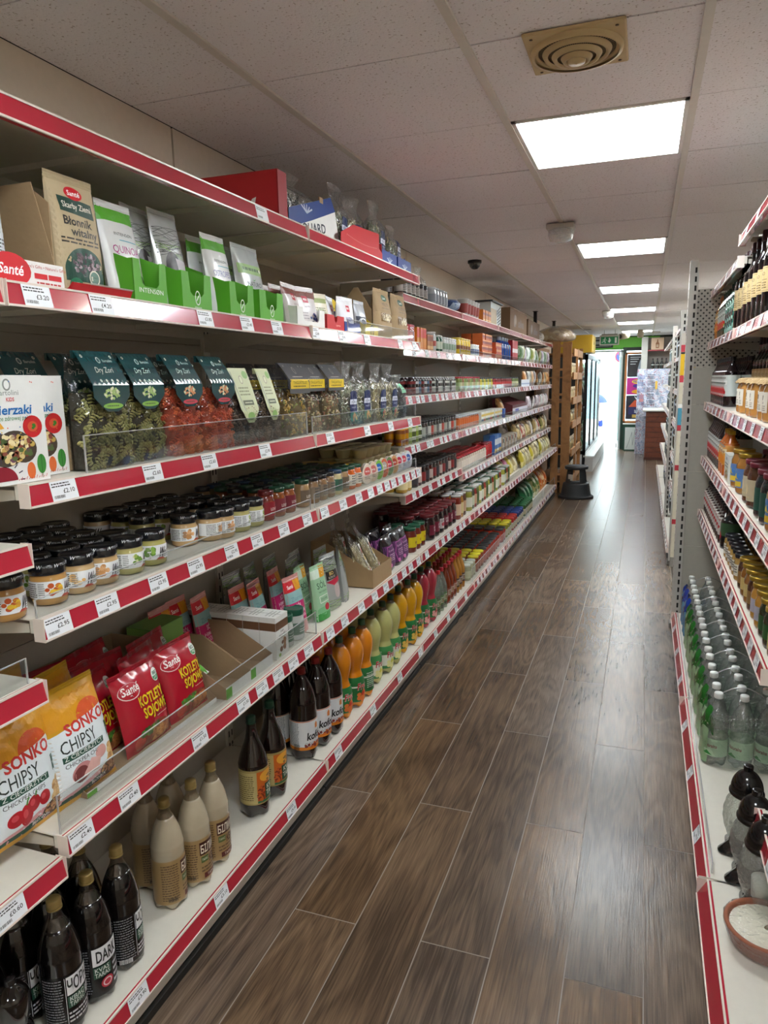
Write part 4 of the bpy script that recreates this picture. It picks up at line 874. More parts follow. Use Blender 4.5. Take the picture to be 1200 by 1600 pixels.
for P, y, fr, lb in ((fa, 1.275, -1.105, nm % ('green-brown spiral pasta', 'teal', 'nearest')), (fa, 1.428, -1.125, nm % ('green-brown spiral pasta', 'teal', 'second')), (fo, 1.585, -1.11, nm % ('orange spiral pasta', 'teal', 'left one')), (fo, 1.745, -1.11, nm % ('orange spiral pasta', 'teal', 'right one')),
                     (fd, 1.885, -1.108, nm % ('dark brown pasta', 'pale green', 'left one')), (fd2, 2.03, -1.108, nm % ('dark brown pasta', 'narrow pale green', 'right one')), (fy, 2.225, -1.112, nm % ('yellow twisted pasta', 'grey and yellow', 'nearest')), (fz, 2.385, -1.125, nm % ('mixed pasta', 'grey and yellow', 'middle, set back')), (fz, 2.535, -1.112, nm % ('mixed pasta', 'grey and yellow', 'farthest')),
                     (gA, 2.735, -1.115, 'clear noodle bag with navy label on the pasta shelf, nearest'), (gA, 2.93, -1.13, 'clear noodle bag with navy label on the pasta shelf, second'), (gB, 3.10, -1.12, 'clear noodle bag with navy label on the pasta shelf, third'), (gB, 3.26, -1.12, 'clear noodle bag with navy label on the pasta shelf, fourth')):
    L_(P, y + (.015 if P is fa else 0), Z4, fr, lb)
for P, y, lb in ((fa, 1.20, 'spiral pasta bag with teal header, second row, behind the pasta boxes'), (fa, 1.35, 'spiral pasta bag with teal header, second row, behind the nearest green one'), (fo, 1.66, 'orange pasta bag, second row, behind the two front orange ones'), (fy, 2.12, 'yellow pasta bag with dark header, second row'), (fo, 1.50, 'orange pasta bag, second row, between green and orange ones'), (fz, 2.30, 'mixed pasta bag with dark header, second row'), (gA, 2.82, 'noodle bag with navy label, second row'), (gB, 3.18, 'noodle bag with navy label, second row, farther')): L_(P, y, Z4, -1.235, lb)
dA = Art().rect(-.03, .12, .035, .165, '#7fc9a0', 1).fine(-.02, .13, .03, .155, '#2f6a4a', 2)
fk = noodlebag('black_noodle_bag', 'noodle bag', .13, .21, .07, ['#2a3a34', '#1f2a28', '#3f5248'], '#151c1a', dA, 47)
L_(fk, 3.40, Z4, -1.12, 'dark green noodle bag with mint label, left of two'); L_(fk, 3.49, Z4, -1.165, 'dark green noodle bag with mint label, right of two')
# ================================================================== jar shelf
blk = M('#15161b', .22, coat=.5)
lidA = Art()
for i in range(3): lidA.text('W', -.03 + i * .034 - .008, .079, .0075, '#d8dade', 2, 'c', None, .02, .3).text('TYM TEKI SMAK', -.03 + i * .034 + .009, .080, .0035, '#b8bcc4', 2, 'c', .02)
def spread(c1, c2, fruit, seed, shift=0.):
    A = Art().rect(-.10, .016, .06, .052, '#eceeef', 0)
    A.blobs(-.012 + shift, .035, .014, .010, fruit, 12, .006, 1, seed).text('W', .012 + shift, .020, .026, '#15151a', 3, 'c', .016, .03, .35).text('awrzy', .022 + shift, .030, .0105, '#15151a', 3, 'l', .024, .01, .35).fine(.018 + shift, .020, .045 + shift, .028, '#555555', 2, 3).fine(-.075, .018, -.045, .049, '#5a5a5a', 7, 2).fine(-.043, .018, -.03, .049, '#777777', 7, 2, 4)
    A.poly([(.0 + shift, .016), (.025 + shift, .016), (.018 + shift, .021), (.006 + shift, .021)], '#b8452c', 4)
    return jar('spread_jar', .0365, .086, M(c1, .15, coat=.7), blk, A, None, (.016, .052), .021, .93, .86, 32, lidA)
js = [spread('#b98b4e', 0, ['#e8c23a', '#c85a2a', '#d8a03a'], 1), spread('#c9a878', 0, ['#d8a868', '#e8c898'], 2, -.02), spread('#c2a070', 0, ['#e0b080', '#c8905a'], 3, -.01), spread('#b8b070', 0, ['#6f9a3a', '#a8c060', '#e0e0b0'], 4, .0), spread('#b0a860', 0, ['#5f8a2a', '#8ab04a'], 5, -.02)]
jy = [1.005, 1.115, 1.197, 1.272, 1.362, 1.45]; sq = [0, 0, 1, 2, 3, 4]
sfx = ['leftmost, cut by the picture edge', 'nearest whole one', 'third from the left', 'fourth from the left', 'fifth, with a green fruit', 'sixth, with avocado green contents']
for y, q, s_ in zip(jy, sq, sfx): L_(js[q], y, Z3, -1.118, 'spread jar with black lid and white label, %s' % s_, None, rnd.uniform(-.25, .15))
for y, s_ in ((1.655, 'left of two set back after the gap'), (1.735, 'right of two set back after the gap')): L_(js[2], y + .0, Z3, -1.165 + (.0 if y < 1.7 else .03), 'spread jar with black lid, %s' % s_, None, .8 if y > 1.7 else 0.)
for y, s_ in ((1.70, 'tan contents, label turned away'), (1.775, 'beside the pair of tan jars'), (1.865, 'label showing many small lines'), (1.95, 'last before the red-lidded jars')): L_(js[3 if y > 1.8 else 2], y, Z3, -1.118 if y > 1.6 else -1.2, 'spread jar with black lid, %s' % s_, None, .5) if y > 1.74 else None
back = [x for x in jy] + [1.86, 1.95]
for r in range(1, 5):
    for i, y in enumerate([.975 + .082 * j for j in range(6 if r < 4 else 7)] + ([1.62 + .082 * j for j in range(5)] if r > 1 or True else [])):
        if 1.58 < y < 1.80 and r == 1: continue
        L_(js[(i + r) % 5], y + .02 * (r % 2) + rnd.uniform(-.004, .004), Z3, -1.118 - .079 * r, 'spread jar with black lid standing behind the front row', 'spread jars behind the front row', rnd.uniform(-1, 1))
for i in range(3): L_(js[2], .98 + .082 * i, Z3 + .0862, -1.118 - .079 * 4, 'spread jar stacked on another at the back of the shelf', 'stacked spread jars', rnd.uniform(-1, 1))
def sauce(c, lid, lab, txt, seed, name='sauce_jar', r=.029, h=.098):
    A = Art().text(txt, 0, .034, .010, '#f4e8e0', 3, 'c', .032, .02).fine(-.018, .022, .018, .030, '#e8d8d0', 1) if txt else Art().fine(-.02, .02, .02, .06, '#555555', 4, 3, seed)
    return jar(name, r, h, M(c, .15, coat=.7), M(lid, .3, coat=.4), A, M(lab, .45), (.016, .062), .013, .84, .74, 26, None, 2.6)
sj = {'r': sauce('#7a2a1a', '#5a1418', '#8f1f2a', 'LOVOR', 1), 'g': sauce('#8a4a22', '#17452f', '#7a2230', 'LOVOR', 2), 'b': sauce('#a0805a', '#17452f', '#6a5a4a', 'LOVE', 3), 'k': sauce('#8a6a4a', '#1a1a1e', '#8a7a68', '', 4), 'n': sauce('#c9b98a', '#1d3a5a', '#3f6f5a', '', 5), 'o': sauce('#c85a1a', '#1f4a34', '#d8d0c0', '', 6)}
seqj = [('r', 2.04, 'brown-red sauce, red label, nearest'), ('g', 2.115, 'red sauce, second'), ('g', 2.19, 'red sauce, third'), ('b', 2.305, 'tan with green lid, first past the joint'), ('k', 2.385, 'brown contents and dark lid, left'), ('k', 2.46, 'brown contents and dark lid, middle'), ('k', 2.53, 'brown contents and dark lid, right'), ('n', 2.605, 'pale contents and blue-green label'), ('b', 2.675, 'tan contents near the foil tubs'), ('o', 2.745, 'orange sauce, left'), ('o', 2.815, 'orange sauce, right')]
for kk, y, s_ in seqj: L_(sj[kk], y, Z3, -1.125, 'small sauce jar on the jar shelf, %s' % s_)
ks = ['g', 'g', 'k', 'g', 'k', 'n', 'b', 'g', 'k', 'k', 'g']
for r in range(1, 5):
    for i in range(11): L_(sj[ks[(i + r) % 11]], 2.06 + .072 * i + .02 * (r % 2), Z3, -1.125 - .064 * r, 'small sauce jar standing behind the front row', 'sauce jars behind the front row', rnd.uniform(-1, 1))
# pate tubs: gold foil cups, cream cups and upright egg-shaped packs
gold = M('#e0bc50', .28, .7, var=.1, scale=90)
def cup(c, lidc): 
    b = MB().lathe([(.027, 0), (.036, .038), (.040, .040)], 40, c, fn=lambda r, z, a: (r * (1 + .012 * (int(a * 40 / pi) % 2)), z)); l = MB().lathe([(.0405, .0402), (.0405, .0425), (.001, .0435)], 30, lidc)
    return Proto('foil_cup', 'tub', .081, .081, .044).part('cup_body', b).part('foil_lid', l)
gc, cc_ = cup(gold, M('#d8c070', .3, .7)), cup(M('#d8cfa8', .5), M('#e0d8b8', .4, .2))
for r in range(3):
    for i in range(3): L_(gc, 2.83 + .085 * i, Z3 + .044 * 0, -1.20 - .084 * r, 'gold foil tub on the lower layer of the pate stack', 'gold foil tubs')
    for i in range(2): L_(gc, 2.85 + .085 * i, Z3 + .045, -1.21 - .084 * r, 'gold foil tub on the upper layer of the pate stack', 'gold foil tubs upper layer')
    for k_ in range(3):
        for i in range(5): L_(cc_, 3.09 + .086 * i, Z3 + .0445 * k_, -1.20 - .084 * r, 'cream tub in the stack right of the gold tubs, layer %s from below' % ORD[k_], 'cream tubs layer %s' % ORD[k_])
egg = [('#d0605a', '#e8d8c8'), ('#c8706a', '#e0c8b0'), ('#2f6fc0', '#7fb84a'), ('#b8b0a8', '#d06a4a'), ('#c02a4a', '#6a8a5a'), ('#a8402a', '#d0a070'), ('#c03048', '#d8d8e0'), ('#d04a5a', '#c8ccd8'), ('#3f5fa8', '#d8dce8')]
for i, (c1, c2) in enumerate(egg):
    a = Art().poly([(.026 * cos(t) * (1 - .18 * sin(t)), .046 + .044 * sin(t)) for t in [2 * pi * q / 26 for q in range(26)]], c2, 1).ell(0, .055, .017, .020, c1, 2).text('PATE', 0, .052, .007, '#ffffff', 3, 'c', .022, .02).fine(-.014, .02, .014, .034, '#6a5a50', 2, 3, i)
    b = MB(); b.prism([(.028 * cos(t) * (1 - .18 * sin(t)), .046 + .046 * sin(t)) for t in [2 * pi * q / 26 for q in range(26)]], 'y', -.008, .008, M('#e4ded2', .4)); b.art(a, flat_fn(-.008), .5)
    P = Proto('egg_shaped_pack', 'pack', .056, .03, .095).part('printed_card', b).part('tub_behind', MB().lathe([(.016, 0), (.02, .04)], 20, gold, (0, .026)))
    L_(P, 2.895 + .072 * i, Z3, -1.118, 'upright egg-shaped pate pack behind the clear riser, %s from the left' % ORD[i], None, -.55)

# ================================================================== crisps, soya cutlets, salt
def crisp(pic, seed, dark='#1f5040'):
    w, h = .185, .245
    a = Art().rect(-w / 2, h * .70, w / 2, h, '#dd9a1c', 0).ell(.035, h * .70, .045, .038, '#dd5a2a', 1, 24, 0, 180).poly([(-w / 2, h * .05), (w / 2, h * .05), (w / 2, h * .74), (0, h * .715), (-w / 2, h * .66)], '#e6eef2', 2)
    a.text('SONKO', .012, h * .625, .025, '#cf3a34', 4, 'c', .128, .03).text('CHIPSY', -.022, h * .475, .030, '#26332f', 4, 'c', .10, .0).rect(-.073, h * .40, .050, h * .455, dark, 3).text('Z CIECIERZYCY', -.012, h * .413, .010, '#eef4ee', 5, 'c', .115, .005).text('CHICKPEA CHIPS', -.018, h * .345, .010, '#26332f', 4, 'c', .105, .0).rect(.070, h * .42, .0925, h * .56, dark, 3).text('ŹRÓDŁO', .081, h * .47, .006, '#ffffff', 4, 'c', .016)
    a.blobs(.075, h * .22, .018, h * .13, ['#d8b070', '#c9985a', '#b8844a', '#e4c48a'], 50, .008, 3, seed).ell(.06, h * .12, .036, .017, '#4a2e20', 4, 18).blobs(.06, h * .135, .030, .012, ['#a8704a', '#c99a6a', '#8a5a3a'], 36, .0045, 5, seed)
    if pic == 'pepper':
        for (x, y, rx, ry) in ((-.045, .055, .020, .016), (.0, .066, .017, .018), (.03, .064, .015, .016), (-.02, .052, .017, .023)): a.ell(x, y, rx, ry, '#b9202c', 4).ell(x - .004, y + .004, rx * .4, ry * .4, '#d85058', 5)
        a.curve([(-.02, .072), (-.016, .082), (-.012, .086)], .004, '#4f8a3a', 6).curve([(.005, .08), (.008, .09)], .004, '#4f8a3a', 6)
    else:
        a.ell(-.03, .062, .030, .021, '#c98a8a', 4).ell(-.035, .058, .022, .018, '#7a3a3a', 5).poly([(-.03, .05), (.0, .08), (.03, .07), (.02, .045)], '#e8b8b0', 6).ell(.033, .080, .020, .015, '#e0a8a0', 5)
    a.poly([(-w / 2, h * .05), (w / 2, h * .05), (w / 2, h * .13), (.02, h * .17), (-w / 2, h * .10)], '#d9a0a4', 3).poly([(-w / 2, h * .05), (.03, h * .05), (.06, h * .10), (.02, h * .12), (-w / 2, h * .08)], dark, 4).text('BŁONNIK', .02, h * .075, .008, '#ffffff', 5, 'c', .05)
    return pouch('crisp_bag', 'bag', w, h, .075, M('#d8a01e', .35), a, seed, 'pillow', .003, 2.4, mx=.012, seal=M('#c99a1c', .35))
cp, ch = crisp('pepper', 51), crisp('ham', 52)
L_(cp, 1.005, Z2, -1.125, 'white and yellow crisp bag with red peppers, leftmost at the front', None, .0, radians(-9)); L_(ch, 1.168, Z2, -1.118, 'white and yellow crisp bag with ham slices, beside the pepper one', None, .0, radians(-12))
for i, (y, dx) in enumerate(((.94, .085), (1.08, .10), (1.20, .09), (1.0, .19), (1.15, .20))): L_(cp, y, Z2, -1.125 - dx, 'yellow topped crisp bag behind the two front ones, %s' % ['second row left', 'second row middle', 'second row right', 'third row left', 'third row right'][i], None, .1 * (i % 3 - 1), radians(-10))
def kot(seed):
    w, h = .175, .20
    a = Art().ell(-.045, h * .80, .036, .021, '#f0d8d4', 2).ell(-.045, h * .805, .034, .0195, '#b8162a', 3).text('Santé', -.042, h * .775, .021, '#f8f0ec', 4, 'c', .062, .02, .2).text('KOTLETY', .02, h * .555, .026, '#f0c81e', 4, 'c', .104, .03).text('SOJOWE', .024, h * .395, .026, '#f0c81e', 4, 'c', .100, .03).text('KOTLETY', .021, h * .550, .026, '#3a0a10', 3.2, 'c', .104, .05).text('SOJOWE', .025, h * .390, .026, '#3a0a10', 3.2, 'c', .100, .05)
    a.ell(.062, h * .83, .0165, .0175, '#e8eee8', 3).ell(.062, h * .815, .0145, .012, '#2f8a4a', 4, 16, 180, 360).text('BEZ', .062, h * .835, .0085, '#22553a', 5, 'c', .02, .02).text('GMO', .062, h * .78, .006, '#ffffff', 5, 'c', .016).fine(.02, h * .33, .075, h * .355, '#e0a8a8', 1)
    a.ell(.01, h * .12, .075, .035, '#8a3020', 2).blobs(-.01, h * .22, .04, .010, ['#3f7a2e', '#5a9a3a', '#2f5a22'], 34, .006, 3, seed).blobs(.035, h * .12, .038, .018, ['#c07a42', '#b0683a', '#d8985a', '#8f5030'], 34, .010, 4, seed).ell(-.05, h * .13, .018, .016, '#b83a2c', 3)
    return pouch('soya_cutlet_bag', 'bag', w, h, .06, M('#b0142a', .25, coat=.4), a, seed, 'pillow', .0045, 2.6, mx=.012, seal=M('#9a1224', .3))
k1, k2 = kot(53), kot(54)
for i, (P, y, fr, yw, tl, s_) in enumerate(((k1, 1.39, -1.128, .0, -12, 'front left, full lettering'), (k2, 1.575, -1.135, .0, -14, 'front right, full lettering'), (k2, 1.315, -1.195, .1, -16, 'second row, left end'), (k1, 1.50, -1.20, .15, -12, 'second row, between the front two'), (k1, 1.42, -1.25, -.1, -18, 'third row, round green badge visible'), (k2, 1.60, -1.24, .1, -14, 'second row, right end'), (k2, 1.33, -1.33, -.2, -30, 'fourth row, left'), (k1, 1.50, -1.33, .1, -25, 'fourth row, right'), (k1, 1.24, -1.28, -.15, -35, 'back row, leaning far back'))):
    L_(P, y, Z2, fr, 'red soya cutlet bag with yellow lettering, %s' % s_, None, yw, radians(tl))
def cart(name, w, d, lh, bh, m, slope=.5):
    P = Proto(name, 'display tray', w, d, lh); b = MB().box(-w / 2, -d / 2, 0, w / 2, d / 2, .002, m)
    for s in (-1, 1): b.prism([(-d / 2, 0), (-d / 2, lh), (d / 2 * slope - d * .2, bh), (d / 2, bh), (d / 2, 0)], 'x', s * w / 2 - .001, s * w / 2 + .001, m)
    b.box(-w / 2, d / 2 - .002, 0, w / 2, d / 2, bh, m); P.part('card_body', b); P.part('low_front', MB().box(-w / 2, -d / 2 - .001, 0, w / 2, -d / 2 + .001, lh, wcard).box(-w / 2, -d / 2 - .0016, 0, -w / 2 + .03, -d / 2, lh * .9, gcard)); return P
tb = cart('brown_tray', .14, .30, .035, .13, card)
a = Art().rect(-.05, .0, .05, .045, '#5fae35', 1).fine(-.03, .06, .03, .12, '#9a9a9a', 6).ell(0, .13, .03, .014, '#b8324a', 2)
gp = pouch('rice_cake_bag', 'bag', .12, .17, .04, M('#e4e4de', .35), a, 55, 'pillow')
L_(tb, 1.745, Z2, -1.11, 'open brown card tray with green-white front, the left of two'); L_(tb, 1.893, Z2, -1.115, 'open brown card tray with green-white front, the right of two'); L_(gp, 1.70, Z2 + .04, -1.19, 'green and white bag lying back in the left brown tray', None, .2, radians(-55)); 
P = tray('brown_carton', .52, .36, .12, card, None, .9, .2, card) if 0 else cart('brown_carton', .52, .36, .012, .17, card); L_(P, 1.40, Z2, -1.135, 'large dark brown carton holding the soya cutlet bags'); 
b = MB().box(-.07, -.05, 0, .07, .05, .19, M('#7fae5a', .5))
P = Proto('green_carton_box', 'box', .14, .1, .19).part('carton', b).part('top_flap', MB().box(-.07, -.05, .19, .07, .05, .192, M('#6a9a4a', .5))); L_(P, 1.735, Z2, -1.34, 'green box at the back beside the soya cutlets')
a = Art().text('Len', .0, .088, .0095, '#4a4a48', 3, 'c', .02, .01).text('mielony BIO', .0, .076, .008, '#5a5a58', 3, 'c', .045).fine(-.03, .066, .03, .071, '#7a7a78', 1).blobs(.005, .04, .022, .018, ['#7a4a30', '#8f5a3c', '#5f3824', '#a0704a'], 9, .010, 2, 5).ell(-.02, .012, .008, .006, '#8ab04a', 2).rect(-.043, .10, .043, .128, '#6a4a34', 1)
sa = Art().rect(-.03, .0, .03, .100, '#e9e9e6', 1).rect(-.03, .10, .03, .128, '#6a4a34', 1)
ln = carton('flax_box', .086, .06, .145, M('#e4e4e0', .5), a, sa, Art().fine(-.03, -.02, .03, .02, '#a8a8a4', 3))
for i in range(6): L_(ln, 2.03 - .0 * i, Z2, -1.112 - .062 * i, 'white and brown flax carton, %s' % ('front one of the row' if i == 0 else '%s in the row going back' % ORD[i]))
wl_ = M('#cfd2cc', .3)
wj = jar('salt_jar', .036, .115, M('#c2c6c2', .15, coat=.6), M('#14503a', .35), Art().text('KLASYCZNA', 0, .05, .006, '#dfe8df', 3, 'c', .035).fine(-.02, .03, .02, .045, '#cfd8cf', 2), M('#5a7a68', .45), (.022, .066), .022, .93, .85, 28, None, 2.6)
L_(wj, 2.118, Z2, -1.12, 'salt jar with dark green lid, the nearer'); L_(wj, 2.20, Z2, -1.118, 'salt jar with dark green lid, the farther')
def pink(seed):
    w, h = .105, .205
    a = Art().rect(-w / 2, h * .78, w / 2, h, '#d0202e', 1).rect(.004, h * .78, w / 2, h, '#e09a1e', 2).text('Santé', -.022, h * .84, .014, '#ffffff', 3, 'c', .035, .01, .2).rect(-w / 2, h * .58, w / 2, h * .78, '#8fb8b8', 1).text('Ziarna', 0, h * .61, .016, '#6a9aa0', 3, 'c', .07).rect(-w / 2, h * .24, w / 2, h * .58, '#c41f6a', 1).text('SÓL', .0, h * .47, .016, '#f4d8e4', 3, 'c', .034, .02).text('HIMALAJ', 0, h * .375, .013, '#f4d8e4', 3, 'c', .07, .01).text('RÓŻOWA', 0, h * .285, .013, '#f4d8e4', 3, 'c', .066, .01)
    return pouch('pink_salt_pouch', 'pouch', w, h, .045, M('#d89a94', .3), a, seed, 'stand', .002, 3)
pk_ = pink(61)
for y, fr, s_, yw in ((1.80, -1.37, 'back left, in shadow', 0), (1.96, -1.33, 'back, second from the left', .1), (1.90, -1.38, 'farthest back, half hidden', 0), (2.085, -1.26, 'middle row, left', 0), (2.16, -1.235, 'middle row, right', .1), (2.255, -1.14, 'front, leaning towards the aisle', -.1), (2.33, -1.25, 'behind the green salt pouch', .1)): L_(pk_, y, Z2, fr, 'pink and turquoise himalayan salt pouch, %s' % s_, None, yw, radians(-9))
a = Art().rect(-.05, .165, .05, .2, '#cfe0cf', 1).poly([(0, .165), (.05, .165), (.045, .21), (.01, .21)], '#d99a1e', 2).text('SÓL', -.002, .125, .024, '#2f4a3a', 3, 'c', .06).text('NATURALNA', 0, .108, .008, '#3f6a4a', 3, 'c', .055).curve([(-.03, .07), (-.03, .095), (.03, .095), (.03, .07), (-.03, .07)], .0025, '#f4f4f0', 3).text('STOŁOWA', 0, .078, .009, '#2f4a3a', 4, 'c', .045).ell(.012, .048, .018, .014, '#b82a3a', 3).rect(-.05, 0, .05, .03, '#3f9a4a', 1).poly([(-.05, .03), (0, .02), (.05, .04), (.05, .06), (-.05, .05)], '#7fc08a', 1)
gs = pouch('green_salt_pouch', 'pouch', .10, .205, .045, M('#9fcaa4', .3), a, 62)
L_(gs, 2.425, Z2, -1.125, 'pale green salt pouch with red oval, front one', None, -.1, radians(-6)); L_(gs, 2.40, Z2, -1.185, 'pale green salt pouch with red oval, second one', None, .05, radians(-6))
def bio(seed, dark=True, red=True):
    w, h = .125, .215; a = Art(); grass(a, -w / 2, w / 2, h * .72, h * .99, 36, seed); grass(a, -w / 2, w / 2, .004, .035, 14, seed + 1)
    if dark: a.rect(-.045, .125, .035, .16, '#2a2422', 3).text('BIO', -.01, .142, .014, '#d8b86a', 4, 'c', .03, .02).text('KOKOS', -.01, .129, .009, '#d8d0c0', 4, 'c', .045)
    if red: a.poly([(-.05, .118), (.045, .128), (.045, .11), (-.005, .098)], '#c02a44', 3).ell(.012, .075, .022, .032, '#b8a8a6', 2)
    return pouch('coconut_pouch', 'pouch', w, h, .055, M('#b4b8b6', .25, .2), a, seed, 'stand', .003, 2.4)
b1, b2 = bio(63), bio(64, True, False)
for y, fr, P, s_, yw in ((2.56, -1.138, b1, 'front left, red stripe', -.1), (2.70, -1.15, b2, 'front right', .5), (2.66, -1.215, b2, 'second row', .0), (2.20, -1.36, b2, 'dark back row, left', .0), (2.33, -1.36, b2, 'dark back row, middle', .2), (2.47, -1.35, b2, 'dark back row, right', .1), (2.48, -1.255, b2, 'third row', .1), (2.57, -1.29, b1, 'third row, right', .1)): L_(P, y, Z2, fr, 'silver pouch with green and black grass lines, %s' % s_, None, yw, radians(-5))
P = tray('kraft_carton', .25, .30, .085, M('#a98d68', .8, bump=.1), None, .95, .20, kraft, notch=.1); L_(P, 2.985, Z2, -1.10, 'kraft carton holding the tilted clear grain bags')
def cl(seed, cols):
    A = Art().rect(-.022, .02, .022, .16, '#e8e4dc', 1).rect(-.020, .115, .020, .14, '#c8401e', 2).ell(.0, .09, .013, .016, '#e0c03a', 2).rect(-.02, .025, .02, .045, '#c8301e', 2).fine(-.015, .05, .015, .07, '#555555', 3)
    return noodlebag('grain_bag', 'bag', .12, .25, .06, cols, '#a89870', A, seed)
c1 = cl(66, ['#e0d8b0', '#d0c490', '#efe8cc']); 
L_(c1, 2.93, Z2 + .03, -1.125, 'clear grain bag tilted left in the kraft carton, front one', None, .35, radians(-24)); L_(c1, 3.05, Z2 + .03, -1.13, 'clear grain bag tilted left in the kraft carton, second one', None, .35, radians(-24)); L_(c1, 2.93, Z2 + .05, -1.23, 'clear grain bag at the back of the kraft carton', None, .2, radians(-15))
a = Art().rect(-.06, .02, .06, .125, '#5a2a5f', 1).curve([(-.04, .03), (-.05, .07), (-.04, .12), (.04, .12), (.05, .07), (.04, .03)], .003, '#c86ab0', 3).text('Krewetki', 0, .095, .011, '#e8c0dc', 3, 'c', .07).fine(-.03, .05, .03, .085, '#d8b0d0', 4).ell(-.03, .03, .012, .01, '#e080c0', 3)
pb = pouch('purple_bag', 'bag', .125, .165, .09, M('#262227', .2, coat=.5), a, 67, 'stand', .004, 3)
for y, fr, s_ in ((3.19, -1.115, 'left of two in front'), (3.315, -1.115, 'right of two in front'), (3.17, -1.215, 'second row, left'), (3.30, -1.215, 'second row, middle'), (3.41, -1.185, 'second row, right'), (3.40, -1.115, 'at the far end beside the yellow labelled jars')): L_(pb, y, Z2, fr, 'black-topped bag with purple label, %s' % s_)
yj = jar('pickle_jar', .038, .135, M('#6a241a', .12, coat=.7), M('#175038', .35), Art().text('SOS', 0, .05, .012, '#8a1a22', 3, 'c', .03, .02).ell(.022, .045, .014, .018, '#e8dcd8', 2).ell(.022, .045, .008, .01, '#a02030', 3), M('#d8c31e', .45), (.03, .085), .014, .86, .8, 28, None, 2.8)
for i, y in enumerate((3.575, 3.66, 3.745)): L_(yj, y, Z2, -1.12, 'tall jar with green lid and yellow label, %s from the left' % ORD[i])
for i, y in enumerate((3.56, 3.645)): L_(yj, y, Z2, -1.21, 'tall jar with green lid behind the yellow labelled jars', 'green lidded jars second row')
# ================================================================== bottom shelf: bottles
goldcap = M('#a8925a', .35, .3)
dkq = M('#0d0a0a', .06, coat=.8, var=0)
kp = [(.036, 0), (.043, .006), (.0455, .02), (.0455, .165), (.044, .19), (.036, .225), (.024, .255), (.0155, .275), (.0148, .296)]
def kv(dark):
    A = Art()
    if dark:
        A.rect(-.012, .10, .05, .145, '#e8e8ea', 1).text('ЧОРН', .017, .108, .030, '#111114', 3, 'c', .055, .02).rect(-.012, .068, .032, .097, '#1d4a36', 2).text('КВАС', .010, .084, .011, '#dfe8e0', 4, 'c', .035, .01).text('ТАРАС', .010, .071, .011, '#dfe8e0', 4, 'c', .037, .01).text('КВАС', .05, .070, .022, '#e8e8ea', 3, 'c', .032, .03).fine(-.065, .03, -.018, .145, '#77777c', 17, 2).fine(-.012, .030, .055, .06, '#c8c8cc', 3, 3).curve([(-.015, .03), (-.015, .145)], .0012, '#c8c8cc', 3).bars(-.06, .022, -.03, .034, 3, 4, '#d8d8d8')
    else:
        A.rect(-.015, .10, .05, .140, '#4a2418', 1).text('БІЛИЙ', .018, .106, .025, '#f0e4d0', 3, 'c', .06, .02).rect(-.012, .076, .012, .095, '#5a6a3a', 2).text('ТАРАС', 0, .082, .007, '#e8e8d8', 3, 'c', .02).text('КВАС', .035, .070, .022, '#4a2418', 3, 'c', .040, .03).fine(-.07, .03, -.02, .14, '#6a5238', 15, 2).fine(-.012, .045, .055, .066, '#6a5238', 2, 3).rect(-.005, .026, .05, .042, '#5a1f1a', 2).text('ТАРАС', .02, .030, .008, '#e8dcc8', 3, 'c', .03).bars(-.055, .028, -.03, .040, 3, 5)
    return A
def mk(name, dark, red=False):
    A = kv(dark)
    if red: A = Art().rect(-.03, .10, .04, .145, '#e8e8ea', 1).text('DARK', .006, .108, .030, '#111114', 3, 'c', .055, .02).rect(-.03, .068, .012, .097, '#1d4a36', 2).text('KVAS', -.010, .084, .011, '#dfe8e0', 4, 'c', .033, .01).text('TARAS', -.010, .071, .011, '#dfe8e0', 4, 'c', .035, .01).ell(.0, .05, .015, .014, '#c0283c', 2).ell(.0, .05, .011, .010, '#e8d8d8', 3).ell(.0, .05, .008, .007, '#c0283c', 4).fine(-.075, .03, -.035, .145, '#77777c', 17, 2).fine(.018, .030, .055, .09, '#c8c8cc', 4, 3)
    return bottle(name, kp, dkq if dark else M('#b3a68e', .12, coat=.6), goldcap, (.0155, .018), A, (.02, .15), M('#101012', .25) if dark else M('#a3865a', .3), 40, True, .25 if dark else .262)
kd, kr, kl = mk('dark_kvass_bottle', 1), mk('dark_kvass_bottle', 1, True), mk('pale_kvass_bottle', 0)
yA = 0.0
for y, x, P, s_, yw in ((1.055, -1.175, kd, 'front row, leftmost whole one', -.35), (1.145, -1.168, kr, 'front row, with red round stamp', -.25), (1.245, -1.168, kd, 'front row, right end', .15), (1.03, -1.275, kd, 'second row, left', 0), (1.125, -1.27, kd, 'second row, middle', 0), (1.225, -1.265, kd, 'second row, right', 0), (1.01, -1.37, kd, 'third row, left', 0), (1.12, -1.37, kd, 'third row, middle', 0), (1.22, -1.36, kr, 'third row, right', 0), (.93, -1.26, kd, 'second row, at the picture edge', 0)):
    put(P, x, y, Z1, LR + yw, 'dark kvass bottle with gold cap and black label, %s' % s_)
P = bottle('brown_bottle', smooth_prof([(.03, 0), (.036, .01), (.036, .07), (.028, .095), (.034, .12), (.036, .15), (.03, .17), (.012, .19)], 2), M('#120d0c', .08, coat=.8), blk, (.012, .014), None, None, None, 30, False); put(P, -1.20, .945, Z1, LR, 'black ribbed bottle cut off by the lower left corner')
for y, x, s_, yw in ((1.455, -1.185, 'front left, ingredients side showing', .15), (1.555, -1.168, 'front middle', -.35), (1.655, -1.168, 'front right', -.5), (1.50, -1.285, 'second row, left', .2), (1.60, -1.28, 'second row, right', 0)): put(kl, x, y, Z1, LR + yw, 'pale cloudy kvass bottle with gold cap, %s' % s_)
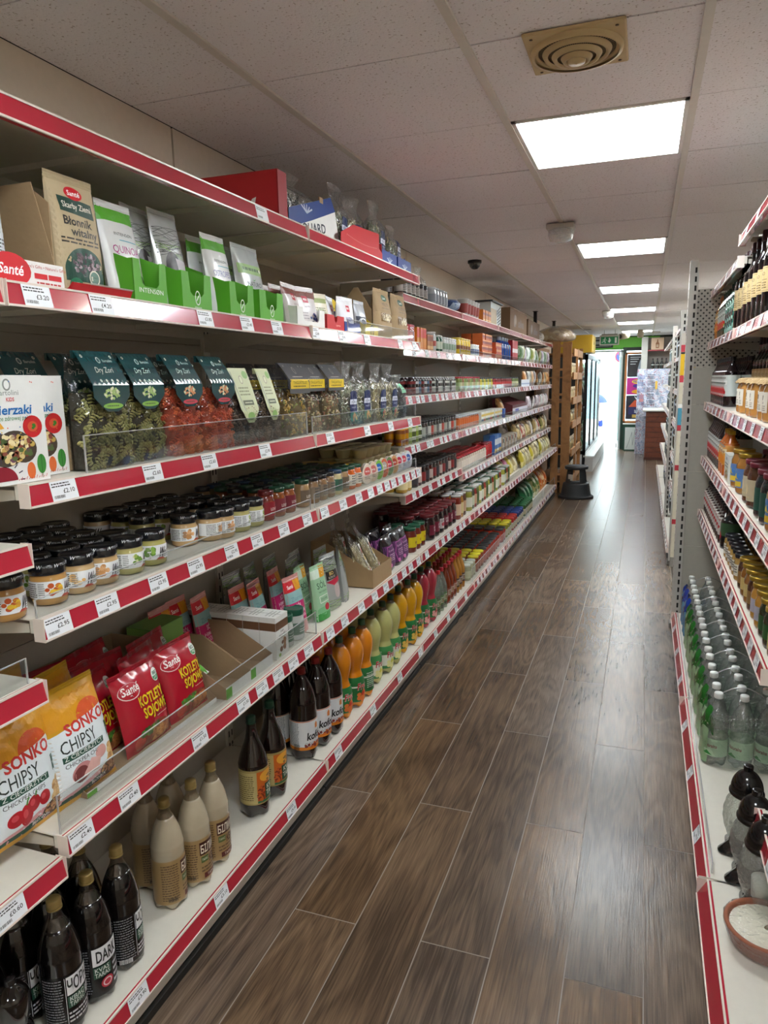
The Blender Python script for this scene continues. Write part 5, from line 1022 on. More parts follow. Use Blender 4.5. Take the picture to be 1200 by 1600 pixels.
a = Art().rect(-.09, .055, -.02, .165, '#b9a870', 1).rect(-.02, .055, .075, .165, '#c8641e', 1).ell(.02, .145, .03, .02, '#e8a83a', 2).blobs(-.005, .085, .014, .03, ['#a83a1e', '#c85a2a', '#7a2a18'], 40, .004, 2, 3).blobs(.035, .135, .02, .014, ['#5a3a20', '#c8a060', '#8a6a3a'], 16, .005, 3, 3).rect(.008, .065, .075, .118, '#1c4a34', 2).text('KVAS', .04, .096, .017, '#e8ecd8', 4, 'c', .048, .01).text('TARAS', .04, .075, .017, '#e8ecd8', 4, 'c', .054, .01).fine(-.085, .065, -.028, .155, '#6a5c30', 12).rect(-.02, .055, .075, .063, '#2a6a48', 3)
kt = bottle('brown_kvass_bottle', [(.040, 0), (.048, .008), (.050, .022), (.050, .165), (.048, .19), (.038, .225), (.024, .262), (.0165, .30), (.0155, .325)], M('#140806', .06, coat=.8), M('#1c4a38', .35), (.016, .018), a, (.05, .172), M('#a3905a', .35), 40)
put(kt, -1.175, 1.905, Z1, LR - .45, 'large brown kvass bottle with green cap and orange label, the nearer'); put(kt, -1.172, 2.025, Z1, LR - .55, 'large brown kvass bottle with green cap and orange label, the farther')
a = Art().text('kofola', .035, .085, .030, '#171717', 3, 'c', .085, .03, .1).poly([(.03, .125), (.045, .125), (.045, .142), (.0375, .15), (.03, .142)], '#d8803a', 2).rect(-.10, .045, .10, .058, '#d8801e', 1).blobs(.02, .062, .045, .006, ['#e8eef0', '#d06a2a', '#8a2a2a'], 14, .006, 3, 3).fine(-.085, .06, -.035, .155, '#7a8088', 16).bars(-.062, .046, -.038, .07, 3).curve([(-.10, .16), (.10, .16)], .003, '#c8702a', 2)
for i in range(5): a.curve([(-.01 + .014 * i + .006 * cos(t), .066 + .008 * sin(t)) for t in [q * pi / 5 for q in range(11)]], .001, '#444444', 4)
kf = bottle('cola_bottle', [(.042, 0), (.050, .008), (.053, .022), (.053, .20), (.051, .235), (.040, .275), (.026, .305), (.0165, .325), (.0155, .34)], M('#130807', .06, coat=.8), M('#8f1f1c', .35), (.016, .018), a, (.045, .162), M('#dfe2e4', .35), 40)
for y, x, s_, yw in ((2.29, -1.18, 'front left', -.75), (2.40, -1.172, 'front middle', -.9), (2.505, -1.165, 'front right', -.9), (2.30, -1.30, 'second row, left', .2), (2.41, -1.295, 'second row, middle', .1), (2.52, -1.29, 'second row, right', .4)): put(kf, x, y, Z1, LR + yw, 'cola bottle with red cap and white label, %s' % s_)
fp = [(.040, 0), (.046, .008), (.049, .022), (.049, .10), (.047, .125), (.038, .155), (.037, .17), (.043, .20), (.049, .235), (.048, .265), (.038, .295), (.022, .318), (.016, .33), (.0155, .34)]
def fr_(c, fruit, lab='#24723a', name='lemonade_bottle'):
    a = Art().rect(-.09, .03, .09, .14, M(lab, .35), 1).rect(-.09, .095, .09, .102, '#e0e4d8', 2) if lab != 'w' else Art().rect(-.09, .03, .09, .14, '#3f8a4a', 1).rect(-.09, .045, .09, .10, '#e6ead8', 2)
    a.text('Frugo' if False else 'Fruc', .025, .085, .030, '#e8e8e0', 4, 'c', .062, .05, .1).text('Fruc', .025, .085, .030, '#c01f2a', 5, 'c', .062, .02, .1).blobs(.025, .055, .028, .018, fruit, 16, .011, 3, 3).fine(-.07, .045, -.03, .12, '#d8e0d0', 8, 3).bars(-.062, .04, -.04, .06, 4)
    return bottle(name, fp, M(c, .08, coat=.7), M('#24512a', .35), (.016, .02), a, (.03, .14), M('#2f7a3f', .35), 36, True, .318)
ora, lem, yel, rdd = fr_('#d98212', ['#c8341e', '#e07a3a'], name='orange_drink_bottle'), fr_('#bdbb76', ['#d8d84a', '#e8e8a0'], 'w', name='pear_drink_bottle'), fr_('#d89c0e', ['#e8a83a', '#f0c860'], name='yellow_drink_bottle'), fr_('#a52c3c', ['#c83a4a', '#f0b0b0'], name='red_drink_bottle')
for P, d, ys_ in ((ora, 'orange drink bottle with green cap', (2.638, 2.758, 2.873)), (lem, 'pale lemon drink bottle with green cap', (3.015, 3.15, 3.27)), (yel, 'yellow drink bottle with green cap', (3.42, 3.55, 3.67)), (rdd, 'red drink bottle with green cap', (3.83, 3.955))):
    for i, y in enumerate(ys_):
        put(P, -1.175 + (.01 if i else 0), y, Z1, LR + (-.7 if i != 2 or P is not ora else .6), '%s, front row, %s from the left' % (d, ORD[i]))
        for r in (1, 2): put(P, -1.175 - .105 * r, y + .02, Z1, LR + rnd.uniform(-.5, .5), '%s, %s row behind the front' % (d, ORD[r - 1]), '%s back rows' % d)
# small drinks and vinegars
sq_ = [(.030, 0), (.034, .006), (.036, .018), (.036, .13), (.031, .165), (.018, .205), (.012, .225), (.0118, .245)]
def vin(name, c, lab, cap='#b8202a'):
    a = Art().rect(-.04, .05, .05, .11, lab, 1).fine(-.03, .06, .04, .10, '#e8e0d0', 4, 2).blobs(.0, .075, .016, .012, ['#c8301e', '#4a8a3a'], 10, .006, 3, 2)
    return bottle(name, sq_, c, M(cap, .4), (.0135, .016), a, (.045, .115), None, 24, True)
vg = vin('syrup_bottle', film('#cfe6cc', .3, .05, .15, haze=.12), '#5a7a4a'); va = vin('vinegar_bottle', M('#a8701e', .08, coat=.7), '#3f2418'); vb = vin('vinegar_bottle', M('#7a2e12', .08, coat=.7), '#8a3a22'); vc = vin('vinegar_bottle', M('#c9a040', .08, coat=.7), '#4a2a1a')
for P, d, y0_, n, in ((vg, 'clear green bottle with red cap', 4.05, 3), (vb, 'dark red bottle with red cap', 4.30, 3), (va, 'amber bottle with red cap', 4.53, 3)):
    for i in range(n):
        put(P, -1.155, y0_ + .078 * i, Z1, LR, '%s, front row, %s from the left' % (d, ORD[i]))
        for r in range(1, 4): put(P if r < 2 else vc, -1.155 - .08 * r, y0_ + .078 * i + .03, Z1, LR, '%s or amber, behind the front row' % d, '%s back rows' % d)
# ================================================================== left run, narrow bays
ZT, ZS1, ZS2, ZS3 = 1.9915, 1.7235, 1.4735, 1.2095
ZS4 = lambda y: .9525 if y < 4.79 else .9065
XF = -1.192
def sj_(name, r, h, c, lid, lab=None, cat='jar', **k): return small(name, cat, 2 * r, 2 * r, h, can(r, h, M(c, .15, coat=.6), M(lid, .35, coat=.3), M(lab, .45) if lab else None, **k))
def sb_(name, r, h, c, cap, lab=None, lz=(.15, .5), **k): return small(name, 'bottle', 2 * r, 2 * r, h, tinybottle(r, h, M(c, .12, coat=.6), M(cap, .4), M(lab, .45) if lab else None, lz, **k))
def bx_(name, w, d, h, c, bands=(), txt=None, cat='box', rough=.45):
    b = MB().box(-w / 2, -d / 2, 0, w / 2, d / 2, h, M(c, rough)); a = Art()
    for (z0, z1, cc) in bands: a.rect(-w / 2, z0 * h, w / 2, z1 * h, cc, 1)
    if txt: a.text(txt[0], 0, h * txt[1], h * txt[2], txt[3], 3, 'c', w * .8, .01)
    b.art(a, flat_fn(-d / 2), .5); b.art(Art().rect(-w / 2 + .002, -d / 2 + .002, w / 2 - .002, d / 2 - .002, M(c, rough), 0), lambda u, v, o: (u, v, h + o), .5)
    return small(name, cat, w, d, h, b)
def bg_(name, w, h, t, m, A=None, kind='stand', seed=1, cat='bag'): return small(name, cat, w, t, h, minibag(w, h, t, m, A, kind, seed))
# --- top shelf
dj = jar('dark_jar', .034, .085, M('#2a2422', .15, coat=.5), M('#17171a', .35), Art().fine(-.03, .02, .03, .06, '#444444', 5), M('#b5aaa0', .45), (.016, .06), .02, .93, .86, 22)
run(dj, 'dark-lidded jar with grey label', 'on the narrow top shelf', 3.62, 4.12, ZT, -1.18, 2, .075)
wbag = noodlebag('coral_bag', 'bag', .16, .22, .09, ['#d8d4cc', '#b8b4ac', '#efeae0'], '#6a6660', None, 71)
for i, y in enumerate((4.02, 4.22)): put(wbag, -1.30, y, ZT, LR, 'clear twisted bag on the narrow top shelf, %s' % ('left' if i == 0 else 'right'))
tb_ = sj_('clear_tub', .03, .10, '#b8bcc0', '#c9ccd0', '#8a9098'); run(tb_, 'clear pot with pale lid', 'on the narrow top shelf', 4.18, 4.55, ZT, -1.18, 2, .066)
bowl = Proto('blue_pack', 'pack', .22, .16, .085); bowl.part('wrapped_body', MB().lathe([(.05, 0), (.10, .03), (.11, .06), (.09, .08), (.001, .085)], 24, mixed(['#3f5a8a', '#28406a', '#6a82aa', '#8fa0b8'], 30, .3, .3)))
put(bowl, -1.29, 4.80, ZT, LR, 'blue wrapped pack on the narrow top shelf')
pot = small('noodle_pot', 'pot', .085, .085, .12, MB().lathe([(.03, 0), (.038, .11), (.041, .112), (.041, .118), (.001, .12)], 20, M('#c9c6c4', .35)).lathe([(.0335, .02), (.0375, .085)], 20, M('#8a2f2a', .4), caps=False))
run(pot, 'tall white noodle pot', 'on the narrow top shelf', 5.02, 5.50, ZT, -1.18, 2, .09)
run(bx_('orange_pack', .10, .08, .085, '#c9742a', ((.55, .75, '#8a3f1a'), (.1, .2, '#e8b060'))), 'orange pack', 'on the narrow top shelf', 5.52, 5.84, ZT, -1.18, 2, .105)
P = Proto('striped_carton', 'box', .44, .24, .19); a = Art().rect(-.22, 0, .22, .185, '#c8d0cc', 0).rect(-.22, .0, .03, .135, '#b79a6a', 1)
for i in range(9): a.poly([(.0 + i * .024, .09), (.012 + i * .024, .09), (.034 + i * .024, .135), (.022 + i * .024, .135)], '#2a3030', 1.4)
for i in range(6): a.poly([(.05, .0 + i * .024), (.05, .012 + i * .024), (.2, .05 + i * .026), (.2, .034 + i * .026)], '#2a3030', 1.2)
P.part('carton', MB().box(-.22, -.12, 0, .22, .12, .185, M('#b9bdb8', .5)).art(a, flat_fn(-.12), .5)); P.part('folded_top', MB().box(-.24, -.14, .185, .22, .12, .197, M('#23272a', .5))); put(P, -1.33, 6.18, ZT, LR, 'black and white striped display carton on the narrow top shelf')
P = Proto('brown_carton', 'box', 1.0, .25, .23); a = Art().text('oliva', .12, .07, .085, '#5a3f2c', 2, 'c', .34, .02, .3).ell(-.22, .12, .07, .06, '#5a3f2c', 1).ell(-.19, .13, .05, .045, '#8a6a4a', 2).ell(-.26, .10, .03, .04, '#7a5a3c', 3)
P.part('carton', MB().box(-.5, -.12, 0, .5, .12, .225, M('#7d6148', .75)).art(a, flat_fn(-.12), .5)); P.part('box_flap', MB().box(-.5, -.12, .225, .5, .12, .228, M('#8a6c50', .75)).box(-.25, -.10, .228, -.2, -.04, .236, M('#6a5038', .7)).box(.5, -.12, 0, .503, .12, .225, M('#8f7256', .7))); put(P, -1.345, 7.45, ZT, LR, 'long brown cardboard box with a dark script word, on the narrow top shelf'); 
put(P, -1.345, 8.6, ZT, LR, 'plain end brown cardboard box farther along the narrow top shelf', sc=.9)
put(bg_('white_bag', .22, .14, .16, mixed(['#cfc8bc', '#e4ded4', '#a89f92'], 40, .35), None, 'pillow', 3), -1.30, 9.35, ZT, LR, 'white plastic bag at the far end of the narrow top shelf')
# --- second highest
rp = bx_('soup_packet', .085, .04, .125, '#b81f2c', ((.5, .7, '#d85a5a'), (.05, .12, '#e8c0a0')), ('S', .72, .18, '#f4e8e8'), 'packet'); run(rp, 'red soup packet with white letter', 'in the first narrow bay', 3.62, 3.84, ZS1, XF, 3, .10)
a = ((.55, .95, '#d8301f'), (.1, .5, '#e08a1f')); jp = bx_('juice_carton', .055, .05, .12, '#d87a1e', a, None, 'carton'); run(jp, 'red and orange juice carton', 'in the first narrow bay', 3.86, 4.06, ZS1, XF, 3, .06)
run(bx_('sauce_box', .05, .05, .09, '#b5703a', ((.6, .9, '#8a3f22'), (.1, .3, '#e0b070'))), 'small amber box', 'in the first narrow bay', 4.07, 4.20, ZS1, XF, 2, .06)
wtub = sj_('white_tub', .03, .095, '#d4d6d2', '#e6e8e4', '#8aa08a', lz=(.25, .7)); gtub = sj_('green_tub', .028, .10, '#24523a', '#c9d0c8', '#c8d4c0')
run(sj_('white_tub', .032, .115, '#c8ccca', '#e8e8e6', '#a8463a', lz=(.3, .6)), 'tall white tub', 'in the first narrow bay', 4.21, 4.29, ZS1, XF, 2, .075)
run(gtub, 'green tub with pale lid', 'in the first narrow bay', 4.30, 4.44, ZS1, XF, 3, .06); run(wtub, 'white tub', 'in the first narrow bay', 4.45, 4.77, ZS1, XF, 3, .065)
yt = sj_('yellow_tin', .033, .112, '#d6b32a', '#e6cf5a', '#7a4a1e', lz=(.35, .62)); run(yt, 'yellow tin with brown band', 'in the second narrow bay', 4.83, 5.24, ZS1, XF, 3, .075)
run(sj_('white_tub', .03, .085, '#d8dcd8', '#eeeeea', '#5a6a8a'), 'white tub with blue band', 'in the second narrow bay', 5.27, 5.52, ZS1, XF, 2, .07)
ob_ = bx_('wafer_box', .12, .08, .045, '#c9612a', ((.3, .7, '#8a2a1e'), (.75, .95, '#e8a060'))); run(ob_, 'orange-brown wafer box', 'stacked in the second bay', 5.56, 6.02, ZS1, XF, 2, .125, stack=4)
run(bx_('wafer_box', .12, .08, .045, '#c9512a', ((.3, .7, '#e8a060'),)), 'orange wafer box', 'stacked in the third bay', 6.11, 6.36, ZS1, XF, 2, .125, stack=3)
blu = sb_('blue_bottle', .045, .20, '#1f4a9a', '#a8b8c8', '#4a7ac8', nk=.4); run(blu, 'blue bottle', 'in the third bay', 6.40, 6.88, ZS1, XF, 2, .12)
run(bx_('red_box', .12, .06, .19, '#b81f2a', ((.4, .6, '#e8d8d8'), (.0, .1, '#6a1018'))), 'tall red box', 'in the third bay', 6.92, 7.20, ZS1, XF, 1, .14)
va_ = [bg_('snack_bag', .14, .16, .05, mixed(c, 22, .35, .3), None, 'pillow', s) for s, c in enumerate((['#9aa890', '#5a7a4a', '#d8dcc8'], ['#b8c8c0', '#e4ece4', '#5f8a6a'], ['#8a7a8a', '#c8b8c8', '#4a3a4a'], ['#c8c49a', '#8f9a3f', '#e8e4c0']))]
for nm_, y0_, y1_ in (('in the fourth bay', 7.38, 8.56), ('in the last bay', 8.64, 9.76)): run(va_[0], 'upright pale snack bag', nm_, y0_, y1_, ZS1, XF, 1, .15, alt=va_, yj=.35, tj=.15)
# --- third highest
va2 = [sb_('cough_syrup_bottle', .026, .10, '#2a1f22', '#d8dadc', l, (.1, .75), sh=.78, nk=.5, caph=.015) for l in ('#7a2a2a', '#c8c8cc', '#5a7a9a')]
va3 = [sb_('spice_bottle', .026, .10, '#33302c', '#b8b4ae', l, (.1, .75), sh=.8, nk=.6, caph=.015) for l in ('#c8ccc4', '#3a3a3a', '#dfe0da')]
run(va2[0], 'small dark bottle with pale cap', 'on the third shelf down', 3.80, 4.20, ZS2, XF, 3, .055, alt=va2); run(va3[0], 'small spice bottle with pale cap', 'on the third shelf down', 4.21, 4.78, ZS2, XF, 3, .055, alt=va3)
rl = [sj_('herb_jar', .026, .10, c, '#b02030', l) for c, l in (('#7a8a4a', '#9ab07a'), ('#6a7a3a', '#c8c8a0'), ('#8a5a3a', '#b0a07a'))]
run(rl[0], 'herb jar with red lid', 'on the third shelf down', 4.83, 5.52, ZS2, XF, 3, .058, alt=rl)
bl_ = [sj_('pickle_jar', .03, .095, c, '#1c1c1e', l) for c, l in (('#b8a83a', '#d8d05a'), ('#8f2226', '#c83a3a'), ('#6a7a3a', '#c8c8a0'))]
run(bl_[0], 'jar with black lid', 'on the third shelf down', 5.54, 6.04, ZS2, XF, 2, .066, alt=bl_[:1] + bl_[2:]); run(bl_[1], 'red jar with black lid', 'on the third shelf down', 6.12, 6.95, ZS2, XF, 2, .068); run(bl_[2], 'pale jar with black lid', 'on the third shelf down', 6.97, 7.30, ZS2, XF, 2, .068)
P = bx_('white_notice', .55, .004, .07, '#dfe2ea', ((.3, .5, '#9aa8c8'),), None, 'sign', .5); put(P, -1.176, 7.62, ZS2 + .001, LR, 'white paper notice propped on the third shelf down')
va4 = [bg_('herb_packet', .15, .16, .05, mixed(c, 20, .35, .3), None, 'pillow', 5 + s) for s, c in enumerate((['#b0703a', '#d8a86a', '#e8dcc0'], ['#8a8a82', '#c8c8c0', '#e8e8e4'], ['#7a6a4a', '#b8a888', '#4a3a2a']))]
for nm_, y0_, y1_ in (('third shelf, fourth bay', 7.75, 8.56), ('third shelf, last bay', 8.64, 9.76)): run(va4[0], 'upright herb packet', nm_, y0_, y1_, ZS2, XF, 1, .155, alt=va4, yj=.35, tj=.15)
# --- fourth highest
jj = [sb_('oil_bottle', .028, .118, c, k, l, (.15, .7), sh=.7, nk=.55, caph=.02) for c, k, l in (('#c8881a', '#c9a02a', '#8a4a1a'), ('#8aa03a', '#d0d8c0', '#b8c890'), ('#4a5a2a', '#c8ccc0', '#dce0cc'))]
run(jj[0], 'short amber bottle', 'under the pasta shelf end', 3.60, 3.72, ZS3, XF, 2, .06); run(jj[1], 'green label bottle', 'on the fourth shelf down', 3.73, 3.97, ZS3, XF, 3, .06, alt=jj[1:])
jd = [sj_('dark_sauce_jar', .028, .112, c, '#17171a', l, lz=(.2, .75)) for c, l in (('#2a2420', '#a8aca0'), ('#3a1a16', '#b8483a'), ('#26302a', '#c8ccc4'), ('#1f1a18', '#6a6a68'))]
run(jd[0], 'dark sauce jar, patterned label', 'on the fourth shelf down', 3.98, 4.78, ZS3, XF, 5, .06, alt=jd)
oj = sj_('orange_label_jar', .03, .095, '#a8521e', '#b8bcc0', '#c9642a', lz=(.15, .85)); run(oj, 'jar with orange label', 'fourth shelf, second bay', 4.83, 5.52, ZS3, XF, 4, .066)
wj_ = [bx_('stock_cube_box', .075, .05, .09, c, ((.2, .4, e), (.6, .8, '#d8b83a')), None) for c, e in (('#dcdcd6', '#5a7a9a'), ('#d8d4c4', '#c83a2a'), ('#e2e0d8', '#3f8a4a'))]
run(wj_[0], 'white stock cube box', 'fourth shelf, second bay', 5.55, 6.05, ZS3, XF, 3, .085, alt=wj_); run(wj_[1], 'white stock cube box', 'fourth shelf, third bay', 6.10, 6.42, ZS3, XF, 2, .085, alt=wj_)
put(bx_('blue_box', .09, .06, .08, '#1f4fa8'), XF - .03, 6.53, ZS3, LR, 'small bright blue box on the fourth shelf down')
put(bg_('amber_bag', .16, .18, .06, mixed(['#b8824a', '#e0b070', '#7a4a2a'], 25, .3), None, 'pillow', 9), XF - .05, 6.72, ZS3, LR, 'leaning amber sweet bag on the fourth shelf down', None, radians(-18))
P = Proto('maroon_box', 'box', .9, .2, .16); P.part('carton', MB().prism([(-.1, 0), (-.1, .09), (.1, .16), (.1, 0)], 'x', -.45, .45, M('#5a1a24', .5))); P.part('white_front', MB().box(-.45, -.103, 0, .45, -.1, .06, M('#c8c4d0', .5)).box(-.3, -.104, .02, -.1, -.103, .05, M('#4a4a9a', .5))); put(P, -1.30, 7.45, ZS3, LR, 'large maroon display box with white front on the fourth shelf down')
va5 = [bg_('tea_bag_packet', .15, .15, .05, mixed(c, 22, .35, .3), None, 'pillow', 15 + s) for s, c in enumerate((['#a89aa0', '#d8ccd0', '#7a4a5a'], ['#c8a8a8', '#e8dcdc', '#8a3a4a'], ['#c8c4c0', '#e8e8e4', '#6a6a68']))]
for nm_, y0_, y1_ in (('fourth shelf, fourth bay', 7.98, 8.56), ('fourth shelf, last bay', 8.64, 9.76)): run(va5[0], 'pale pink packet', nm_, y0_, y1_, ZS3, XF, 1, .155, alt=va5, yj=.35, tj=.15)
# --- third lowest
yjr = sj_('mustard_jar', .034, .10, '#c09a3a', '#17171a', '#e8d8a0', lz=(.2, .7)); run(yjr, 'mustard jar with dark lid', 'at the third lowest shelf start', 3.62, 3.80, .9525, XF, 2, .075)
kj = [sj_('dark_jam_jar', .034, .108, c, '#17171a', l, lz=(.2, .75)) for c, l in (('#2a1418', '#3a3a40'), ('#4a1a14', '#c8b8b0'), ('#26181a', '#8a2a2a'))]
run(kj[0], 'dark jam jar with black lid', 'third lowest shelf, first bay', 3.82, 4.78, .9525, XF, 4, .075, alt=kj)
rj = sj_('red_lid_jar', .032, .115, '#c8b8a8', '#a8202a', '#d8ccc0', lz=(.1, .8)); run(rj, 'pale jar with red lid', 'third lowest shelf, second bay', 4.83, 5.75, .9065, XF, 4, .072)
run(sj_('red_jar', .035, .13, '#b0202a', '#8a1820'), 'all red jar', 'third lowest shelf, second bay', 5.78, 6.05, .9065, XF, 2, .08)
bc = [bx_('cereal_box', .08, .05, .17, c, ((.1, .3, e), (.5, .8, '#dfe4ea')), None) for c, e in (('#3f6ab0', '#d8b84a'), ('#5a8ac0', '#e8e0c0'))]; run(bc[0], 'blue and white tall box', 'third lowest shelf, third bay', 6.10, 6.42, .9065, XF, 2, .095, alt=bc)
bk = [bx_('baking_sachet', .045, .09, .12, c, ((.6, .9, e),), None, 'sachet') for c, e in (('#b8a890', '#8a3a2a'), ('#c8c4bc', '#3a5a4a'), ('#8a7a6a', '#e0d8c8'))]; run(bk[0], 'baking sachet standing like a book', 'third lowest shelf, third bay', 6.44, 7.30, .9065, XF, 1, .055, alt=bk)
va6 = [bg_('dried_fruit_bag', .17, .19, .07, mixed(c, 24, .35, .4), None, 'pillow', 25 + s) for s, c in enumerate((['#a88f5a', '#d8c490', '#6a5432'], ['#8f8a4a', '#c8c07a', '#3f4a22'], ['#a84a3a', '#d8c0a8', '#5a1f1a'], ['#c8c4b8', '#e8e4dc', '#6a655a']))]
for nm_, y0_, y1_ in (('third lowest shelf, fourth bay', 7.38, 8.56), ('third lowest shelf, last bay', 8.64, 9.76)): run(va6[0], 'dried fruit bag', nm_, y0_, y1_, .9065, XF, 2, .19, .14, alt=va6, tilt=radians(-15), yj=.35, tj=.15)
# --- second lowest (deep)
bj = jar('cherry_jar', .046, .15, M('#200a0e', .1, coat=.8), M('#6a1f24', .35), Art().rect(-.03, .03, .03, .09, '#c8c0bc', 1).ell(.0, .055, .018, .012, '#a83040', 2).fine(-.025, .07, .025, .085, '#444444', 2), None, None, .016, .88, .8, 26)
bj2 = jar('cherry_jar', .046, .15, M('#200a0e', .1, coat=.8), M('#6a1f24', .35), Art().text('WIŚNIA', 0, .05, .012, '#e8d8dc', 3, 'c', .045, .02).fine(-.025, .065, .025, .08, '#d8c8cc', 2), M('#6f1f34', .4), (.03, .09), .016, .88, .8, 26, None, 2.4)
for r in range(4):
    for i in range(6): put((bj if (i + r) % 6 == 2 or (i == 2) else bj2), -1.155 - .098 * r, 3.90 + .1 * i + .02 * (r % 2), Z2, LR + rnd.uniform(-.2, .3), ('large dark cherry jar with red lid, front row, %s from the left' % ORD[i]) if r == 0 else 'large dark cherry jar with red lid, behind the front row', None if r == 0 else 'cherry jars behind the front row') if i or r == 0 or True else None
put(bj2, -1.25, 3.81, Z2, LR, 'large dark cherry jar peeping over the yellow labelled jars')
tj = [sj_('passata_jar', .036, .16, c, l, b) for c, l, b in (('#7a2014', '#b8b4b0', '#d8b89a'), ('#a8742a', '#c8c8c8', '#d8c890'), ('#5a2a1a', '#b8b4b0', '#c8a080'))]
run(tj[0], 'tall sauce jar with silver lid', 'second lowest shelf, first bay', 4.50, 4.78, Z2, -1.11, 4, .078, alt=tj)
tj2 = [sj_('olive_jar', .036, .15, c, l, b) for c, l, b in (('#9a9a3a', '#c8ccc8', '#dfe0d0'), ('#5a6a2a', '#d0d4d0', '#3f5a2a'), ('#8a2a1e', '#b8b4b0', '#c8a080'), ('#3a4a2a', '#24523a', '#c8d0b8'))]
run(tj2[0], 'tall olive or pepper jar', 'second lowest shelf, second bay', 4.83, 6.05, Z2, -1.11, 4, .079, alt=tj2); run(tj2[1], 'tall olive or pepper jar', 'second lowest shelf, third bay', 6.10, 6.42, Z2, -1.11, 3, .079, alt=tj2)
va7 = [bg_('nut_bag', .18, .20, .08, mixed(c, 24, .35, .4), None, 'pillow', 35 + s) for s, c in enumerate((['#c8b83a', '#e0d490', '#6a5a22'], ['#b8a878', '#e0d8b0', '#7a6a42'], ['#a89a5a', '#d8cc94', '#5a4a2a']))]
mg = bg_('magenta_bag', .16, .2, .07, mixed(['#a82a5a', '#d88ab0', '#5a1a30'], 20, .3), None, 'pillow', 44)
for i, (P, y) in enumerate(((va7[0], 6.55), (mg, 6.75), (va7[0], 6.95), (va7[1], 7.18))): put(P, -1.19, y, Z2, LR, 'leaning bag on the second lowest shelf, %s from the tall jars' % ORD[i], None, radians(-25))
for nm_, y0_, y1_ in (('second lowest shelf, fourth bay', 7.38, 8.56), ('second lowest shelf, last bay', 8.64, 9.74)): run(va7[1], 'golden nut bag', nm_, y0_, y1_, Z2, -1.12, 2, .20, .15, alt=va7, tilt=radians(-15), yj=.35, tj=.15)
# --- bottom shelf behind the clear riser
pal = sj_('pickle_jar', .036, .115, '#a8a888', '#c8ccc0', '#c8c8a8'); run(pal, 'pale jar with cream lid', 'bottom shelf, second bay', 4.83, 5.05, Z1, -1.115, 3, .076)
ylj = sj_('preserve_jar', .044, .12, '#8a3a1e', '#d8cc2a', '#a8502a'); run(ylj, 'preserve jar with yellow lid', 'bottom shelf, second bay', 5.07, 5.34, Z1, -1.115, 4, .092)
bkj = sj_('tomato_jar', .044, .12, '#9a2a1a', '#1f2228', '#b8452a'); run(bkj, 'tomato jar with black lid', 'bottom shelf, second bay', 5.36, 6.05, Z1, -1.115, 4, .092); run(bkj, 'tomato jar with black lid', 'bottom shelf, third bay', 6.10, 6.30, Z1, -1.115, 4, .092)
for c, l, y0_, y1_, nmj, bay_ in (('#8a8a2a', '#d8c82a', 6.31, 6.62, 'yellow-lidded', 'third'), ('#a8281e', '#c02a24', 6.63, 6.92, 'red-lidded', 'third'), ('#2a3a6a', '#1f3f8a', 6.93, 7.30, 'blue-lidded', 'third'), ('#3a5a2a', '#1f6a3a', 7.38, 7.95, 'green-lidded', 'fourth')):
    run(sj_('preserve_jar', .044, .125, c, l, '#c8b890'), '%s preserve jar' % nmj, 'bottom shelf, %s bay' % bay_, y0_, y1_, Z1, -1.115, 4, .092)
va8 = [bg_('pasta_sack', .22, .30, .14, mixed(c, 20, .35, .5), None, 'pillow', 55 + s) for s, c in enumerate((['#c9702a', '#e09a4a', '#f0d0a0', '#a8481a'], ['#b8b078', '#e8e4c8', '#5a7a3a', '#2a2a1e'], ['#d8741e', '#e8a050', '#c85a1a', '#f4e0c0']))]
gb_ = bg_('green_bag', .2, .24, .12, mixed(['#2a7a4a', '#1f5a34', '#8ab890'], 18, .3), None, 'pillow', 66)
for i, y in enumerate((8.02, 8.22, 8.44)): put(gb_, -1.22, y, Z1, LR, 'dark green sack on the bottom shelf, %s from the left' % ORD[i], None, radians(-20))
for i, y in enumerate((8.72, 8.95, 9.18, 9.41, 9.62)): put(va8[1] if i < 2 else va8[0 if i % 2 else 2], -1.21, y, Z1, LR, 'large %s pasta sack on the bottom shelf, %s from the left' % ('pale' if i < 2 else 'orange', ORD[i]), None, radians(-22))
# ================================================================== right run
ZR5, ZR4, ZR3, ZR2, ZR1 = 1.7385, 1.3995, 1.0865, .7665, .1115
XR = .355
def R_(P, y, z, x, label, group=None, yaw=0., tilt=0., cat=None): return put(P, x + P.d / 2, y, z, RR + yaw, label, group, tilt, 0, None, cat)
def juice(name, liq, cap, Af, labm, h=.24, r=.036, lz=(.05, .15)):
    return bottle(name, [(r * .9, 0), (r, .006), (r, h * .62), (r * .8, h * .72), (r * .42, h * .84), (r * .38, h * .93)], liq, M(cap, .35), (r * .42, h * .06), Af, lz, labm, 26, False)
def lab(c1, c2, fr, seed): return Art().rect(-.035, .105, .035, .125, c1, 1).text('Syrop', 0, .108, .012, c2, 3, 'c', .05, .02, .2).blobs(0, .07, .025, .02, fr, 14, .010, 2, seed).fine(-.03, .128, .03, .145, '#8a8a84', 1)
am = juice('syrup_bottle', M('#b8741a', .08, coat=.7), '#d8861a', lab('#e6dcc0', '#8a3a1a', ['#e0a83a', '#d86a2a'], 1), M('#d8b060', .4))
gn = juice('syrup_bottle', M('#1f3a26', .08, coat=.7), '#1f4a30', lab('#dfe6e0', '#1f5a3a', ['#8ac03a', '#4a8a2a', '#d83a2a'], 2), M('#b8c8c0', .4))
dkb = juice('syrup_bottle', M('#1a0e12', .08, coat=.7), '#17171a', lab('#e4e8e4', '#1f4a3a', ['#b8202a', '#d84a4a'], 3), M('#c8d0cc', .4))
fo_ = mixed(['#0e3f3a', '#1f7a6a', '#0a2a2e', '#9ad0c0'], 60, .15, .8, 1.)
